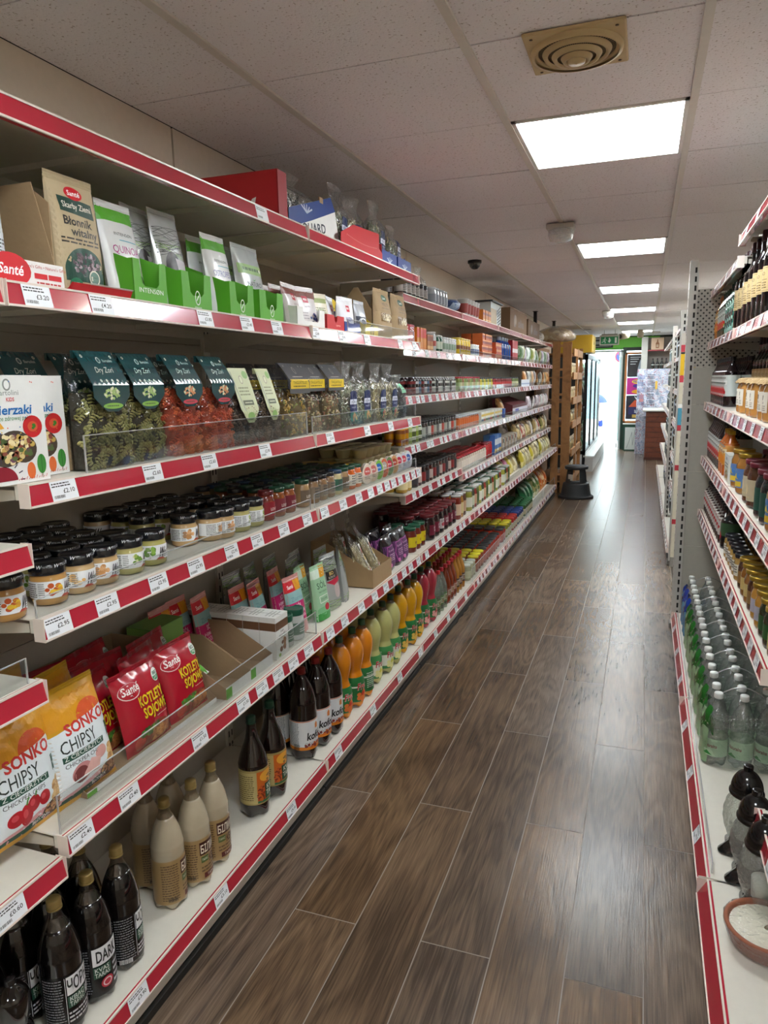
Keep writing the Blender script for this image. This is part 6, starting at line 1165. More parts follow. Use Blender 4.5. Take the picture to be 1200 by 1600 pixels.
lat = juice('foil_bottle', fo_, '#0e3a34', None, None, .25, .04)
wl = bottle('red_wine_bottle', [(.035, 0), (.038, .006), (.038, .19), (.033, .215), (.017, .245), (.0155, .29)], M('#0f0a0c', .06, coat=.8), M('#3a1a1c', .4), (.0165, .035), Art().rect(-.045, .09, .045, .175, '#c9b284', 1).rect(-.03, .13, .03, .132, '#6a5430', 2).text('VINO', 0, .145, .012, '#5a4426', 3, 'c', .04).fine(-.032, .1, .032, .125, '#6a5430', 3).curve([(-.04, .095), (.04, .095), (.04, .17), (-.04, .17), (-.04, .095)], .0012, '#6a5430', 3), (.09, .176), None, 30, False)
for i in range(6): R_(am if i < 2 else gn, 4.50 - .085 * i + .03, ZR5, XR, '%s syrup bottle under the top shelf, %s from the end panel' % ('amber' if i < 2 else 'green', ORD[i % 2 if i < 2 else i - 2]))
for i in range(5): R_(gn, 4.46 - .085 * i, ZR5, XR + .08, 'syrup bottle in the second row under the top shelf', 'syrup bottles second row')
for i in range(4): R_(lat, 3.99 - .09 * i, ZR5, XR, 'teal foil-wrapped bottle, %s from the green syrups' % ORD[i]); R_(lat, 3.99 - .09 * i, ZR5, XR + .085, 'teal foil-wrapped bottle in the second row', 'foil bottles second row')
for i in range(9): R_(wl, 3.60 - .088 * i - (.04 if i > 2 else 0), ZR5, XR + .005 * (i % 3), 'red wine bottle with parchment label, %s from the foil bottles' % ORD[i]); R_(wl, 3.60 - .088 * i - .05, ZR5, XR + .085, 'red wine bottle in the second row', 'wine bottles second row')
gtop = bottle('green_wine_bottle', [(.033, 0), (.036, .006), (.036, .18), (.03, .21), (.0155, .24), (.0145, .28)], M('#10241a', .06, coat=.8), M('#143a2a', .35), (.0155, .03), None, (.06, .14), M('#c8ccc4', .4), 26, False)
R_(gtop, 3.44, 2.0215, XR + .06, 'dark green wine bottle standing on the top shelf, the only one')
for i in range(5): R_(gtop, 3.15 - .1 * i, 2.1015, XR + .12, 'dark green wine bottle on the high near top shelf', 'bottles on the near top shelf')
# fourth shelf
for i in range(9):
    R_(dkb, 4.52 - .083 * i, ZR4, XR, 'dark syrup bottle with leafy label, %s from the end panel' % ORD[i])
    for r in (1, 2): R_(dkb, 4.52 - .083 * i, ZR4, XR + .08 * r, 'dark syrup bottle behind the leafy label front row', 'dark syrup bottles back rows')
for i in range(6): 
    for r in (1, 2, 3): R_(wl, 3.72 - .1 * i, ZR4, XR + .02 + .085 * r, 'tall dark bottle behind the honey jars', 'tall bottles behind honey')
hon = jar('honey_jar', .041, .135, M('#b98544', .12, coat=.7), M('#b59c72', .8), Art().rect(-.03, .03, .03, .095, '#e4dfd2', 1).poly([(-.008, .085), (.008, .085), (.006, .072), (0, .068), (-.006, .072)], '#5a4a3a', 2).text('MIÓD', 0, .058, .007, '#5a4a3a', 3, 'c', .025).fine(-.024, .035, .024, .054, '#8a8070', 3), None, None, .014, .9, .85, 26)
cm = M('#a68b62', .85, bump=.4); cl_ = MB(); R0 = .041
cl_.grid(lambda i, j: ((R0 * (.55 + .62 * j) * (1 + .09 * j * sin(2 * pi * i * 9))) * cos(2 * pi * i), (R0 * (.55 + .62 * j) * (1 + .09 * j * sin(2 * pi * i * 9))) * sin(2 * pi * i), .138 - .020 * j ** 2 + .003 * j * cos(2 * pi * i * 7)), 54, 8, cm).lathe([(.001, .1385), (R0 * .55, .138)], 20, cm, caps=False).lathe([(R0 * .93, .122), (R0 * .96, .125), (R0 * .93, .128)], 24, M('#7a5a34', .8), caps=False)
hon.part('cloth_cover', cl_, 'brown cloth tied over the lid')
for i, y in enumerate((3.37, 3.275, 3.18, 3.08, 2.975, 2.87, 2.77, 2.67, 2.57, 2.47)):
    R_(hon, y, ZR4, XR + (.0 if i % 3 else .012), 'honey jar with brown cloth cover, %s from the far end' % ORD[i])
    R_(hon, y - .03, ZR4, XR + .1, 'honey jar with cloth cover in the second row', 'honey jars second row')
# third shelf
for i in range(8):
    R_(dkb, 4.52 - .083 * i, ZR3, XR, 'dark syrup bottle, third shelf, %s from the end panel' % ORD[i]); R_(dkb, 4.52 - .083 * i, ZR3, XR + .085, 'dark syrup bottle, third shelf, second row', 'syrup bottles third shelf back')
org = juice('nectar_bottle', M('#c4641e', .08, coat=.7), '#c8a02a', lab('#e8d8b0', '#8a3a1a', ['#e08a2a'], 5), M('#d89a4a', .4), .21, .036)
for i in range(3): R_(org, 3.85 - .083 * i, ZR3, XR, 'orange nectar bottle with paper label, %s from the syrups' % ORD[i])
P = Proto('tall_card_box', 'box', .17, .06, .12).part('carton', MB().box(-.085, -.03, 0, .085, .03, .12, M('#dfe2dc', .45)).art(Art().text('ŻUREK', -.01, .095, .012, '#2a2a2a', 3, 'c', .07, .02).fine(-.06, .06, .06, .085, '#4a4a4a', 2).blobs(0, .03, .06, .022, ['#c8882a', '#7a9a3a', '#e0d080', '#a8501e'], 60, .007, 2, 5), flat_fn(-.03), .5)).part('top_flap', MB().box(-.086, -.031, .118, .086, .031, .121, M('#c8ccc4', .45))); R_(P, 3.47, ZR3, XR, 'white card box with a food picture beside the orange nectar')
gl = M('#b8983a', .3, .7)
def bigjar(name, fill, lidc, labA, labm, h=.16, r=.047): return jar(name, r, h, M(fill, .1, coat=.8), lidc, labA, labm, (.025, .10), .016, .84, .82, 28, None, 2.6)
bja = bigjar('pickle_jar', '#9a6a30', gl, Art().rect(-.04, .03, .04, .05, '#d8b83a', 1).blobs(0, .075, .03, .018, ['#3f7ac0', '#8ab0d8', '#e0c03a'], 14, .009, 2, 4), M('#5a7ab0', .4)); bjb = bigjar('mushroom_jar', '#4a2a18', M('#6a2030', .35), Art().ell(0, .065, .016, .02, '#d8c8a0', 1).fine(-.03, .03, .03, .045, '#c8b890', 1), M('#b8ac90', .4)); bjc = bigjar('pickle_jar', '#141c20', M('#6a2030', .35), None, M('#1f4a40', .4))
for i, (P, y, s_) in enumerate(((bja, 3.30, 'blue and yellow label'), (bja, 3.12, 'gold lid, second'), (bjb, 2.90, 'brown contents'), (bjb, 2.79, 'brown contents, next'), (bjc, 2.60, 'dark contents, green label'), (bjc, 2.48, 'dark contents, nearer'), (bja, 2.36, 'amber, near the picture edge'), (bja, 2.24, 'amber, at the picture edge'))): R_(P, y, ZR3, XR, 'large pickle jar on the third right shelf, %s' % s_); R_(bja if i % 2 else bjb, y - .03, ZR3, XR + .105, 'large pickle jar in the second row, third right shelf', 'pickle jars second row')
# second shelf
kt_ = juice('ketchup_bottle', M('#2a1416', .08, coat=.7), '#1a1a1c', lab('#e0e0dc', '#8a2a2a', ['#b8202a', '#c8c8c0'], 7), M('#c8c8c4', .4), .18, .034, (.04, .11))
for i in range(12):
    R_(kt_, 4.52 - .078 * i, ZR2, XR, 'dark bottle with white label, second right shelf, %s from the end panel' % ORD[i]); R_(kt_, 4.52 - .078 * i, ZR2, XR + .08, 'dark bottle, second right shelf, second row', 'dark bottles second row')
R_(juice('squash_bottle', M('#0c1418', .08, coat=.7), '#14222a', Art().ell(0, .06, .02, .02, '#a82838', 1), M('#2a4a30', .4), .19, .048, (.06, .12)), 3.55, ZR2, XR, 'bulky dark bottle with green shoulder label')
hj = jar('horseradish_jar', .033, .105, M('#a8864a', .12, coat=.7), M('#14161c', .3, coat=.4), Art().fine(-.03, .03, .03, .06, '#5a5a54', 3), M('#d8d4c4', .45), (.02, .065), .014, .9, .85, 24)
gj = [jar('mustard_jar', .038, .12, M(c, .12, coat=.7), gl, None, M(l, .4), (.025, .07), .013, .86, .82, 26) for c, l in (('#4a2a18', '#8a6a3a'), ('#8a5a22', '#c8b070'), ('#b08030', '#a8a8b8'), ('#26301a', '#2a5a30'))]
for i in range(6): R_(hj, 3.36 - .075 * i, ZR2, XR, 'small jar with black lid, second right shelf, %s from the far end' % ORD[i]); R_(hj, 3.36 - .075 * i, ZR2, XR + .078, 'small jar with black lid in the second row', 'black lidded jars second row')
for i in range(9): R_(gj[(0, 1, 1, 0, 2, 2, 3, 3, 1)[i]], 2.86 - .088 * i, ZR2, XR, 'gold-lidded jar, second right shelf, %s from the black lids' % ORD[i]); R_(gj[i % 4], 2.85 - .088 * i, ZR2, XR + .09, 'gold-lidded jar in the second row', 'gold lidded jars second row')
# bottom shelf: shrink-wrapped water packs
clear = film('#f3f8f6', .3, .05, .12, 40, haze=.08); wr = .042
def water(labc, capc='#eef0ee'):
    pts = [(.034, 0), (.040, .006), (.042, .02), (.042, .11), (.038, .125), (.042, .14), (.042, .165), (.036, .20), (.022, .228), (.0145, .245), (.014, .262)]
    p = smooth_prof(pts, 3); b = MB(); b.lathe([(.001, .004)] + p, 24, clear, fn=petal(.042), caps=False)
    return b, p
wb, wpp = water(None)
def wbottle(labc):
    P = Proto('water_bottle', 'bottle', .085, .085, .285); P.part('bottle_body', wb)
    P.part('cap', MB().lathe([(.0145, .258), (.0158, .26), (.0158, .276), (.014, .279), (.001, .279)], 20, M('#e6e9e6', .3)))
    a = Art().text('Naturalna', .01, .075, .014, '#8a2a3a', 3, 'c', .05, .02, .2).bars(-.05, .045, -.03, .065).fine(-.055, .07, -.02, .10, '#5a6a5a', 5).poly([(-.02, .045), (.02, .045), (0, .06)], '#2f8a3a', 2)
    l = MB().lathe([(.0424, .04), (.0424, .108)], 24, M(labc, .35), caps=False).art(a, cyl_fn(.0427), .009); P.part('label', l); return P
gw, bw = wbottle('#bcd8b8'), wbottle('#8fb4d8')
def wrap(c1, c2, n):
    """shrink film round two by three bottles with a coloured band and a carry loop"""
    P = Proto('shrink_wrap', 'packaging', .27, .18, .26); hx, hy = .135, .091; b = MB()
    def rr(u, z, sc=1.):
        q = 4; a = 2 * pi * u; c, s = cos(a), sin(a); k = (abs(c) ** q + abs(s) ** q) ** (-1 / q); w_ = .003 * sin(a * 7 + z * 60); return (hx * k * c * sc + w_ * c, hy * k * s * sc + w_ * s, z)
    sc_ = lambda z: 1 if z < .17 else 1 - .35 * ((z - .17) / .06) ** 2
    b.grid(lambda i, j: rr(i, .003 + j * .205, sc_(.003 + j * .205)), 48, 12, film('#f0f6f2', .2, .08, .9, 30, haze=.04)); P.part('clear_film', b)
    g = MB(); g.grid(lambda i, j: rr(-.12 + i * .24 + .5, .01 + j * .19, sc_(.01 + j * .19) * 1.004), 14, 8, M(c2, .25, coat=.4)); P.part('printed_side', g)
    g = MB(); g.grid(lambda i, j: rr(-.12 + i * .24 + .5, .13 + j * .08 + .02 * sin(i * 9), sc_(.13 + j * .08) * 1.008), 14, 4, M(c1, .25, coat=.4)); P.part('printed_band', g)
    for s0 in (.62, -.12):
        g = MB(); g.grid(lambda i, j: rr(s0 + i * .02 - .0, .15 + j * .05 - .03 * i, sc_(.15 + j * .05) * 1.008), 3, 4, M(c1, .25, coat=.4)); P.part('corner_print', g)
    h = MB().tube([(-.10 + .2 * t / 10, .0, .235 + .055 * sin(pi * t / 10)) for t in range(11)], .0022, film('#ffffff', .5, .1, 0, haze=.35), 6); P.part('carry_loop', h); return P
gwr, bwr = wrap('#1f6a24', '#9cbf94', 0), wrap('#1a3a9a', '#5a9ac8', 1)
# packs run back from Y 2.75 to 4.55; long side across the shelf
for n in range(9):
    yc = 2.80 + .198 * n; green = n < 7
    xo = .255 + .14
    P = wrap_ = gwr if green else bwr
    nm_ = '%s pack of six water bottles, %s from the candle' % ('green' if green else 'blue', ORD[n])
    put(P, xo, yc, ZR1, 0, 'clear film with %s print round the %s' % ('green' if green else 'blue', nm_.replace('green ', '').replace('blue ', '')))
    for i in range(3):
        for j in range(2):
            put(gw if green else bw, xo - .087 + .087 * i, yc - .0435 + .087 * j, ZR1, RR + rnd.uniform(-.6, .9), 'clear water bottle with white cap, %s %s in the %s pack from the candle' % (('left', 'middle', 'right')[i], ('front', 'rear')[j], ORD[n]), 'water bottles')
for i in range(4): put(gw, .60, 2.80 + .12 * i, ZR1, RR, 'single clear bottle deep on the bottom shelf beside the packs', 'loose water bottles')
# grave lamps with black domed caps and trefoil feet
cg = film('#f6faf6', .3, .05, .5, 45, haze=.12); bp_ = M('#0d0d0f', .18, coat=.5)
P = Proto('grave_lamp', 'lantern', .13, .13, .285)
P.part('foot', MB().lathe([(.062, 0), (.064, .006), (.05, .018), (.040, .03), (.038, .04)], 48, bp_, fn=lambda r, z, a: (r * (1 + (.22 * (1 - z / .04)) * cos(4 * a)), z)))
P.part('glass_body', MB().lathe(smooth_prof([(.032, .036), (.044, .05), (.058, .09), (.060, .13), (.052, .165), (.042, .185), (.041, .195)], 4), 36, cg, fn=lambda r, z, a: (r * (1 + .035 * cos(12 * a + z * 90)), z), caps=False), 'cut glass body', [('candle_insert', MB().lathe([(.024, .045), (.026, .10), (.001, .102)], 20, M('#cfd2cc', .4)))])
P.part('domed_cap', MB().lathe(smooth_prof([(.046, .188), (.049, .192), (.049, .20), (.045, .204), (.045, .215), (.040, .235), (.028, .255), (.014, .266), (.0135, .27), (.0135, .281), (.012, .284), (.001, .285)], 3), 32, bp_))
for i, y in enumerate((1.955, 2.085, 2.22)): put(P, .355 - .006 * i, y, ZR1, RR + .4, 'glass grave lamp with black domed cap, %s' % ('nearest, above the clay candle', 'middle of the three', 'farthest, next to the water packs')[i])
# clay dish candle
terr = M('#9c5c42', .7, bump=.2)
P = Proto('dish_candle', 'candle', .20, .20, .06)
P.part('clay_dish', MB().lathe([(.075, 0), (.082, .004), (.098, .05), (.100, .054), (.098, .057), (.090, .057), (.088, .05), (.086, .045), (.001, .045)], 48, terr))
wx = MB(); wx.grid(lambda i, j: ((.086 * j) * cos(2 * pi * i), (.086 * j) * sin(2 * pi * i), .0462 + .0009 * sin(.086 * j * sin(2 * pi * i) * 900)), 60, 24, M('#e6e2d0', .45)); P.part('wax', wx)
P.part('wick', MB().tube([(0, 0, .046), (.001, 0, .052), (.004, .002, .057)], [.006, .004, .001], M('#a89a84', .8), 8))
P.part('cling_film', MB().lathe([(.099, .054), (.070, .0575), (.001, .0572)], 40, film('#ffffff', .12, .05, .8, 30), caps=False).lathe([(.084, .002), (.101, .05), (.102, .056)], 40, film('#ffffff', .25, .08, 1., 26, haze=.04), caps=False, fn=lambda r, z, a: (r + .0012 * sin(14 * a), z)))
put(P, .352, 1.83, ZR1, 0, 'white wax candle in a brown clay dish wrapped in cling film')
P = juice('black_bottle', M('#0d0d10', .08, coat=.7), '#111114', None, None, .27, .04)
for i, y in enumerate((2.36, 2.50, 2.64)): R_(P, y, ZR1, .48, 'black bottle deep behind the grave lamps, %s' % ('nearest', 'middle', 'farthest')[i])
# --- perforated end panel and slotted post closing the right run
t = empty('end_panel', (.52, 4.66, 0)); tag(t, 'grey steel end panel, perforated at the top, closing the right-hand run', 'panel')
def perf():
    m, nt, b = nodes('perforated_steel'); N = nt.nodes.new; L = nt.links.new; tc = N('ShaderNodeTexCoord'); sp = N('ShaderNodeSeparateXYZ'); L(tc.outputs['Object'], sp.inputs[0])
    def wave(o, k, ph=0.):
        a = N('ShaderNodeMath'); a.operation = 'MULTIPLY_ADD'; a.inputs[1].default_value = k; a.inputs[2].default_value = ph; L(o, a.inputs[0]); f = N('ShaderNodeMath'); f.operation = 'FRACT'; L(a.outputs[0], f.inputs[0]); s = N('ShaderNodeMath'); s.operation = 'SUBTRACT'; s.inputs[1].default_value = .5; L(f.outputs[0], s.inputs[0]); q = N('ShaderNodeMath'); q.operation = 'POWER'; q.inputs[1].default_value = 2; L(s.outputs[0], q.inputs[0]); return q
    def dots(p1, p2):
        s = N('ShaderNodeMath'); s.operation = 'ADD'; L(wave(sp.outputs[0], 32, p1).outputs[0], s.inputs[0]); L(wave(sp.outputs[2], 32, p2).outputs[0], s.inputs[1]); l = N('ShaderNodeMath'); l.operation = 'LESS_THAN'; l.inputs[1].default_value = .028; L(s.outputs[0], l.inputs[0]); return l
    mx = N('ShaderNodeMath'); mx.operation = 'MAXIMUM'; L(dots(0, 0).outputs[0], mx.inputs[0]); L(dots(.5, .5).outputs[0], mx.inputs[1])
    c = N('ShaderNodeMixRGB'); c.inputs[1].default_value = lin('#b5b1a6'); c.inputs[2].default_value = lin('#2e2c29'); L(mx.outputs[0], c.inputs[0]); L(c.outputs[0], b.inputs[0]); b.inputs['Roughness'].default_value = .5; return m
gpm = M('#b3b0a4', .5)
ob('perforated_panel', MB().box(-.255, -.008, 1.60, .29, .004, 1.79, perf()).box(-.255, -.008, 1.793, .29, .004, 2.04, perf()), t)
ob('plain_panel', MB().box(-.255, -.008, .06, .29, .004, .52, gpm).box(-.255, -.008, .523, .29, .004, .98, gpm).box(-.255, -.008, .983, .29, .004, 1.38, gpm).box(-.255, -.008, 1.383, .29, .004, 1.597, gpm), t)
po = MB(); pm2 = M('#c9c7c0', .35, .2); pd = M('#1c1a18', .8)
po.box(-.305, -.03, 0, -.262, .03, 2.20, pm2).box(-.262, -.022, 0, -.256, .022, 2.19, pm2)
z = .08
while z < 2.17: po.box(-.277, -.0306, z, -.266, -.0299, z + .03, pd); po.box(-.3056, -.004, z, -.3049, .004, z + .012, pd); z += .05
ob('slotted_post', po, t, 'slotted steel upright standing higher than the panel'); ob('post_foot', MB().box(-.315, -.05, 0, -.25, .045, .03, M('#77736b', .5)), t)
# ================================================================== right side beyond the end panel
def post(x, y, h, label):
    b = MB().box(-.02, -.03, 0, .02, .03, h, pm2); z = .1
    while z < h - .05: b.box(.002, -.0305, z, .014, -.0299, z + .03, pd); z += .05
    t = empty('slotted_upright', (x, y, 0)); tag(t, label, 'upright'); ob('slotted_post', b, t); ob('post_foot', MB().box(-.03, -.05, 0, .03, .05, .03, M('#77736b', .5)), t)
post(.265, 6.3, 2.06, 'slotted steel upright half way along the right side beyond the end panel')
post(.262, 7.9, 2.04, 'slotted steel upright farther along the right side near the stacked bottles')
P = Proto('card_display', 'display', .12, .04, 2.0)
b = MB()
for z0, z1, c in ((0, .08, '#8a8780'), (.08, .36, '#cfc9b4'), (.36, .40, '#b0303c'), (.40, .80, '#cfc9b4'), (.80, .845, '#b0303c'), (.845, 1.12, '#cfc9b4'), (1.12, 1.165, '#b0303c'), (1.165, 1.30, '#4a94ac'), (1.30, 1.50, '#cdc6b0'), (1.50, 1.555, '#c23a48'), (1.555, 1.72, '#e0b41a'), (1.72, 1.735, '#1f1f22'), (1.735, 1.79, '#c23a48'), (1.79, 1.88, '#c8c0b4')):
    b.box(-.05, -.02, z0, .06, .02, z1 - .002, M(c, .5))
P.part('panel_stack', b); P.part('price_clip', MB().box(-.052, -.022, 1.30, -.02, -.02, 1.33, M('#e8e8e4', .4))); put(P, .305, 6.2, 0, 0, 'cream, red and yellow shelf end seen edge-on behind the end panel')
for (y0, y1, nmz) in ((6.36, 7.86, 'nearer'), (7.96, 9.46, 'middle'), (9.5, 11.0, 'third'), (11.05, 12.6, 'farthest')):
    bay('R', y0, y1, .235, .74, 1.98, 'far right shelving unit full of bottles, %s' % nmz, .11)
    for z, q in ((.11, 'bottom'), (.48, 'second'), (.80, 'third'), (1.12, 'fourth'), (1.42, 'fifth'), (1.72, 'sixth'), (1.98, 'top')):
        shelf('shelf', 'R', y0 + .002, y1 - .002, z, .235 if z < .2 else .275, .74, 'pale strip shelf of the %s far right unit, %s level' % (nmz, q), [(y0 + .1 + .16 * i, None) for i in range(9)], None, .035)
wine = [sb_('wine_bottle', .036, .27, c, k, l, (.2, .55), sh=.58, nk=.38) for c, k, l in (('#1a2430', '#8a1f2a', '#c8d4d8'), ('#24402f', '#c8ccd0', '#dfe4e0'), ('#a8bcc8', '#2a4a8a', '#5a86c0'), ('#3a2a24', '#d8d8d8', '#e4e0d0'))]
for nmz, y0, y1 in (('nearer far-right unit', 6.4, 7.84), ('middle far-right unit', 8.0, 9.44), ('third far-right unit', 9.54, 10.98)):
    for z, q in ((.1115, 'bottom'), (.4815, 'second'), (.8015, 'third'), (1.1215, 'fourth'), (1.4215, 'fifth'), (1.7215, 'sixth')):
        run(wine[0], 'bottle, %s shelf,' % q, 'in the ' + nmz, y0, y1, z, .30, 1, .12 if y0 < 8 else .16, side='R', alt=wine)
# ================================================================== wooden rack made of pallet boards, at the end of the left run
wd = mixed(['#8a5f38', '#a87848', '#96693e'], 3.5, .65, .15, 0, 'n'); wd2 = mixed(['#a9794a', '#c08d58'], 4, .65, .15, 0, 'n')
t = empty('wooden_rack', (-1.045, 9.95, 0)); tag(t, 'tall rack of upright pallet boards at the far end of the left shelves', 'wooden rack')
ob('end_board', MB().box(-.135, -.012, 0, -.035, .012, 2.03, wd), t, 'left of the two upright boards', bev=.002); ob('end_board', MB().box(.0, -.012, 0, .115, .012, 2.02, wd), t, 'right of the two upright boards', bev=.002)
ob('rear_board', MB().box(.12, .10, .0, .15, .85, .18, wd2).box(.12, .55, 0, .15, .65, 1.95, wd), t)
for z in (.14, .52, .90, 1.22, 1.55, 1.86):
    ob('rack_shelf', MB().box(-.34, .02, z, .14, 1.35, z + .02, wd).box(.125, .02, z - .02, .148, 1.35, z + .075, wd2), t); ob('cross_batten', MB().box(-.135, -.004, z + .1, .115, .02, z + .13, wd2), t)
ob('side_post', MB().box(.10, 1.33, 0, .15, 1.37, 1.98, wd), t)
ob('rack_back', MB().box(-.37, .012, 0, -.345, 1.37, 1.98, wd), t)
for z, nmz in ((.1615, 'lowest'), (.5415, 'second'), (.9215, 'third'), (1.2415, 'fourth'), (1.5715, 'top')):
    run(va6[0], 'packet on the %s board' % nmz, 'of the wooden rack', 10.02, 11.25, z, -.94, 1, .2, alt=va6 + va4)
P = Proto('bread_sack', 'bag', .5, .45, .20); F = pouch_fn(.5, .2, .45, 9, .012, 'pillow', 2)
b = MB(); b.lathe(smooth_prof([(.10, 0), (.21, .015), (.25, .07), (.21, .13), (.12, .175), (.001, .19)], 4), 40, mixed(['#c9a86a', '#e0c890', '#a8844a'], 16, .4, .8), fn=lambda r, z, a: (r * (1 + .05 * sin(5 * a + z * 30) + .03 * sin(11 * a)), z))
P.part('filling', b, 'beige snack puffs inside the bag'); b = MB().lathe(smooth_prof([(.11, .001), (.225, .012), (.262, .07), (.22, .14), (.13, .19), (.05, .205), (.001, .207)], 4), 48, film('#f4f4f0', .3, .1, 1., 20, haze=.12), fn=lambda r, z, a: (r * (1 + .05 * sin(5 * a + z * 30) + .02 * sin(23 * a)), z)); P.part('clear_bag', b); put(P, -1.17, 10.12, 2.035, 0, 'large clear bag of puffs lying on top of the wooden rack')
P = Proto('yellow_carton', 'box', .62, .9, .30); P.part('carton', MB().box(-.31, -.45, 0, .31, .45, .29, M('#c9a028', .5))); P.part('carton_end', MB().box(.3105, -.40, .03, .312, .40, .27, M('#d8b84a', .5)).box(.312, -.05, .14, .313, .03, .18, M('#4a3a1a', .6))); 
put(P, -1.17, 13.1, 1.965, 0, 'long yellow box lying on top of the glass-fronted fridge')
# ================================================================== fridge with black framed glass doors
t = empty('display_fridge', (-1.2, 14.0, 0)); tag(t, 'tall display fridge with black framed glass front and lit shelves, near the door', 'fridge')
fb_ = M('#17191b', .3); fw_ = M('#d4d8da', .4); fx0, fx1, fy0, fy1 = -.30, .30, -1.55, 2.0
ob('cabinet', MB().box(fx0, fy0, .1, fx0 + .03, fy1, 1.93, fw_).box(fx0, fy0, 1.88, fx1 - .04, fy1, 1.955, fb_).box(fx0, fy1 - .03, .1, fx1, fy1, 1.93, fw_).box(fx0, fy0, 0, fx1, fy1, .30, fw_), t)
ob('side_frame', MB().box(fx0, fy0 - .02, .05, fx0 + .42, fy0, 1.93, M('#25282a', .35)).box(fx1 - .05, fy0 - .02, .05, fx1, fy0 + .03, 1.93, fb_).box(fx0 + .4, fy0 - .02, .28, fx1, fy0 + .02, .34, fb_).box(fx0 + .4, fy0 - .02, 1.84, fx1, fy0 + .02, 1.93, fb_), t); ob('side_glass', MB().box(fx0 + .42, fy0 - .012, .34, fx1 - .05, fy0 - .008, 1.84, film('#eef6f4', .1, .03, 0)), t)
ob('plinth_ledge', MB().box(fx1, fy0 - .1, .0, fx1 + .13, fy1, .24, M('#c6c8c6', .35)).box(fx1 - .02, fy0 - .1, .24, fx1 + .15, fy1, .262, M('#e2e4e2', .3)), t, 'white ledge along the foot of the fridge')
for i in range(3):
    y0 = fy0 + .03 + i * 1.17; d = ob('glass_door', MB().box(fx1 - .028, y0, .32, fx1 - .022, y0 + 1.13, 1.86, film('#e8f2f0', .2, .03, 0)), t)
    ob('door_frame', MB().box(fx1 - .04, y0 - .02, .30, fx1 - .008, y0 + .02, 1.88, fb_).box(fx1 - .035, y0, 1.86, fx1 - .012, y0 + 1.13, 1.89, fb_).box(fx1 - .035, y0, .30, fx1 - .012, y0 + 1.13, .33, fb_), d)
ob('sign_swoosh', MB().tube([(.185 + .065 * cos(q * pi / 10), fy0 - .018, 1.08 + .34 * sin(q * pi / 10)) for q in range(21)], .018, fb_, 6), t, 'black oval emblem on the glass')
lt = glow('#eefaff', 6.0); ob('interior_light', MB().box(fx0 + .1, fy0 + .05, 1.865, fx1 - .1, fy1 - .1, 1.875, lt), t)
for k, z in enumerate((.33, .66, .98, 1.28, 1.58)):
    ob('fridge_shelf', MB().box(fx0 + .03, fy0 + .02, z - .012, fx1 - .06, fy1 - .04, z, fw_), t)
fc_ = [bg_('dairy_pack', .22, .22, .12, mixed(c, 18, .4, .3), None, 'stand', 80 + i) for i, c in enumerate((['#a84a3a', '#d8c8b8', '#7a2a22'], ['#5a8a5a', '#d8e4d8', '#c8b04a'], ['#c8d4d8', '#6a8ab0', '#e8e8e8']))]
for k, z in enumerate((.3305, .6605, .9805, 1.2805, 1.5805)): run(fc_[0], 'chilled pack on the %s fridge shelf' % ORD[k], 'from below', 12.55, 15.85, z, -.97, 1, .30, alt=fc_)
P = Proto('cable', 'cable', .01, .01, 1); P.part('cord', MB().tube([(0, 0, .30), (.005, -.002, .2), (-.004, .002, .1), (.0, 0, .005)], .006, fb_, 6)); put(P, -.90, 12.30, .0, 0, 'black cable hanging at the near corner of the fridge')
# ================================================================== step stool
st_ = M('#2f3234', .5, bump=.08, scale=120)
t = empty('step_stool', (-.80, 9.62, 0)); tag(t, 'dark grey round plastic step stool on the floor by the wooden rack', 'step stool')
ob('lower_skirt', MB().lathe(smooth_prof([(.215, .0), (.212, .02), (.195, .03), (.170, .17), (.162, .19), (.14, .197), (.001, .197)], 3), 48, st_), t)
ob('rubber_ring', MB().lathe([(.222, .0), (.228, .006), (.224, .022), (.212, .03)], 48, M('#1d1e1f', .7)), t)
for k in range(4):
    a = pi / 4 + k * pi / 2; b = MB()
    def leg(i, j, a=a): 
        q = a + (i - .5) * .62; r = .150 - .03 * j; return (r * cos(q), r * sin(q), .19 + .20 * j)
    b.grid(leg, 8, 4, st_); b.grid(lambda i, j, a=a: tuple(Vector(leg(i, j, a)) * 1.0 - Vector((.014 * cos(a), .014 * sin(a), 0))), 8, 4, st_)
    ob('leg', b, t)
ob('top_step', MB().lathe([(.120, .372), (.150, .378), (.152, .41), (.140, .42), (.001, .42)], 40, st_), t); ob('grip_mat', MB().lathe([(.125, .4201), (.125, .4225), (.001, .4228)], 40, M('#3d4042', .8)).lathe([(.13, .1972), (.13, .199), (.001, .1992)], 40, M('#3d4042', .8)), t)
ob('warning_label', MB().grid(lambda i, j: (.1405 * cos(-2.3 + i * .5), .1405 * sin(-2.3 + i * .5), .235 + .08 * j), 6, 1, M('#b8b4aa', .5)), t, 'pale paper sticker')
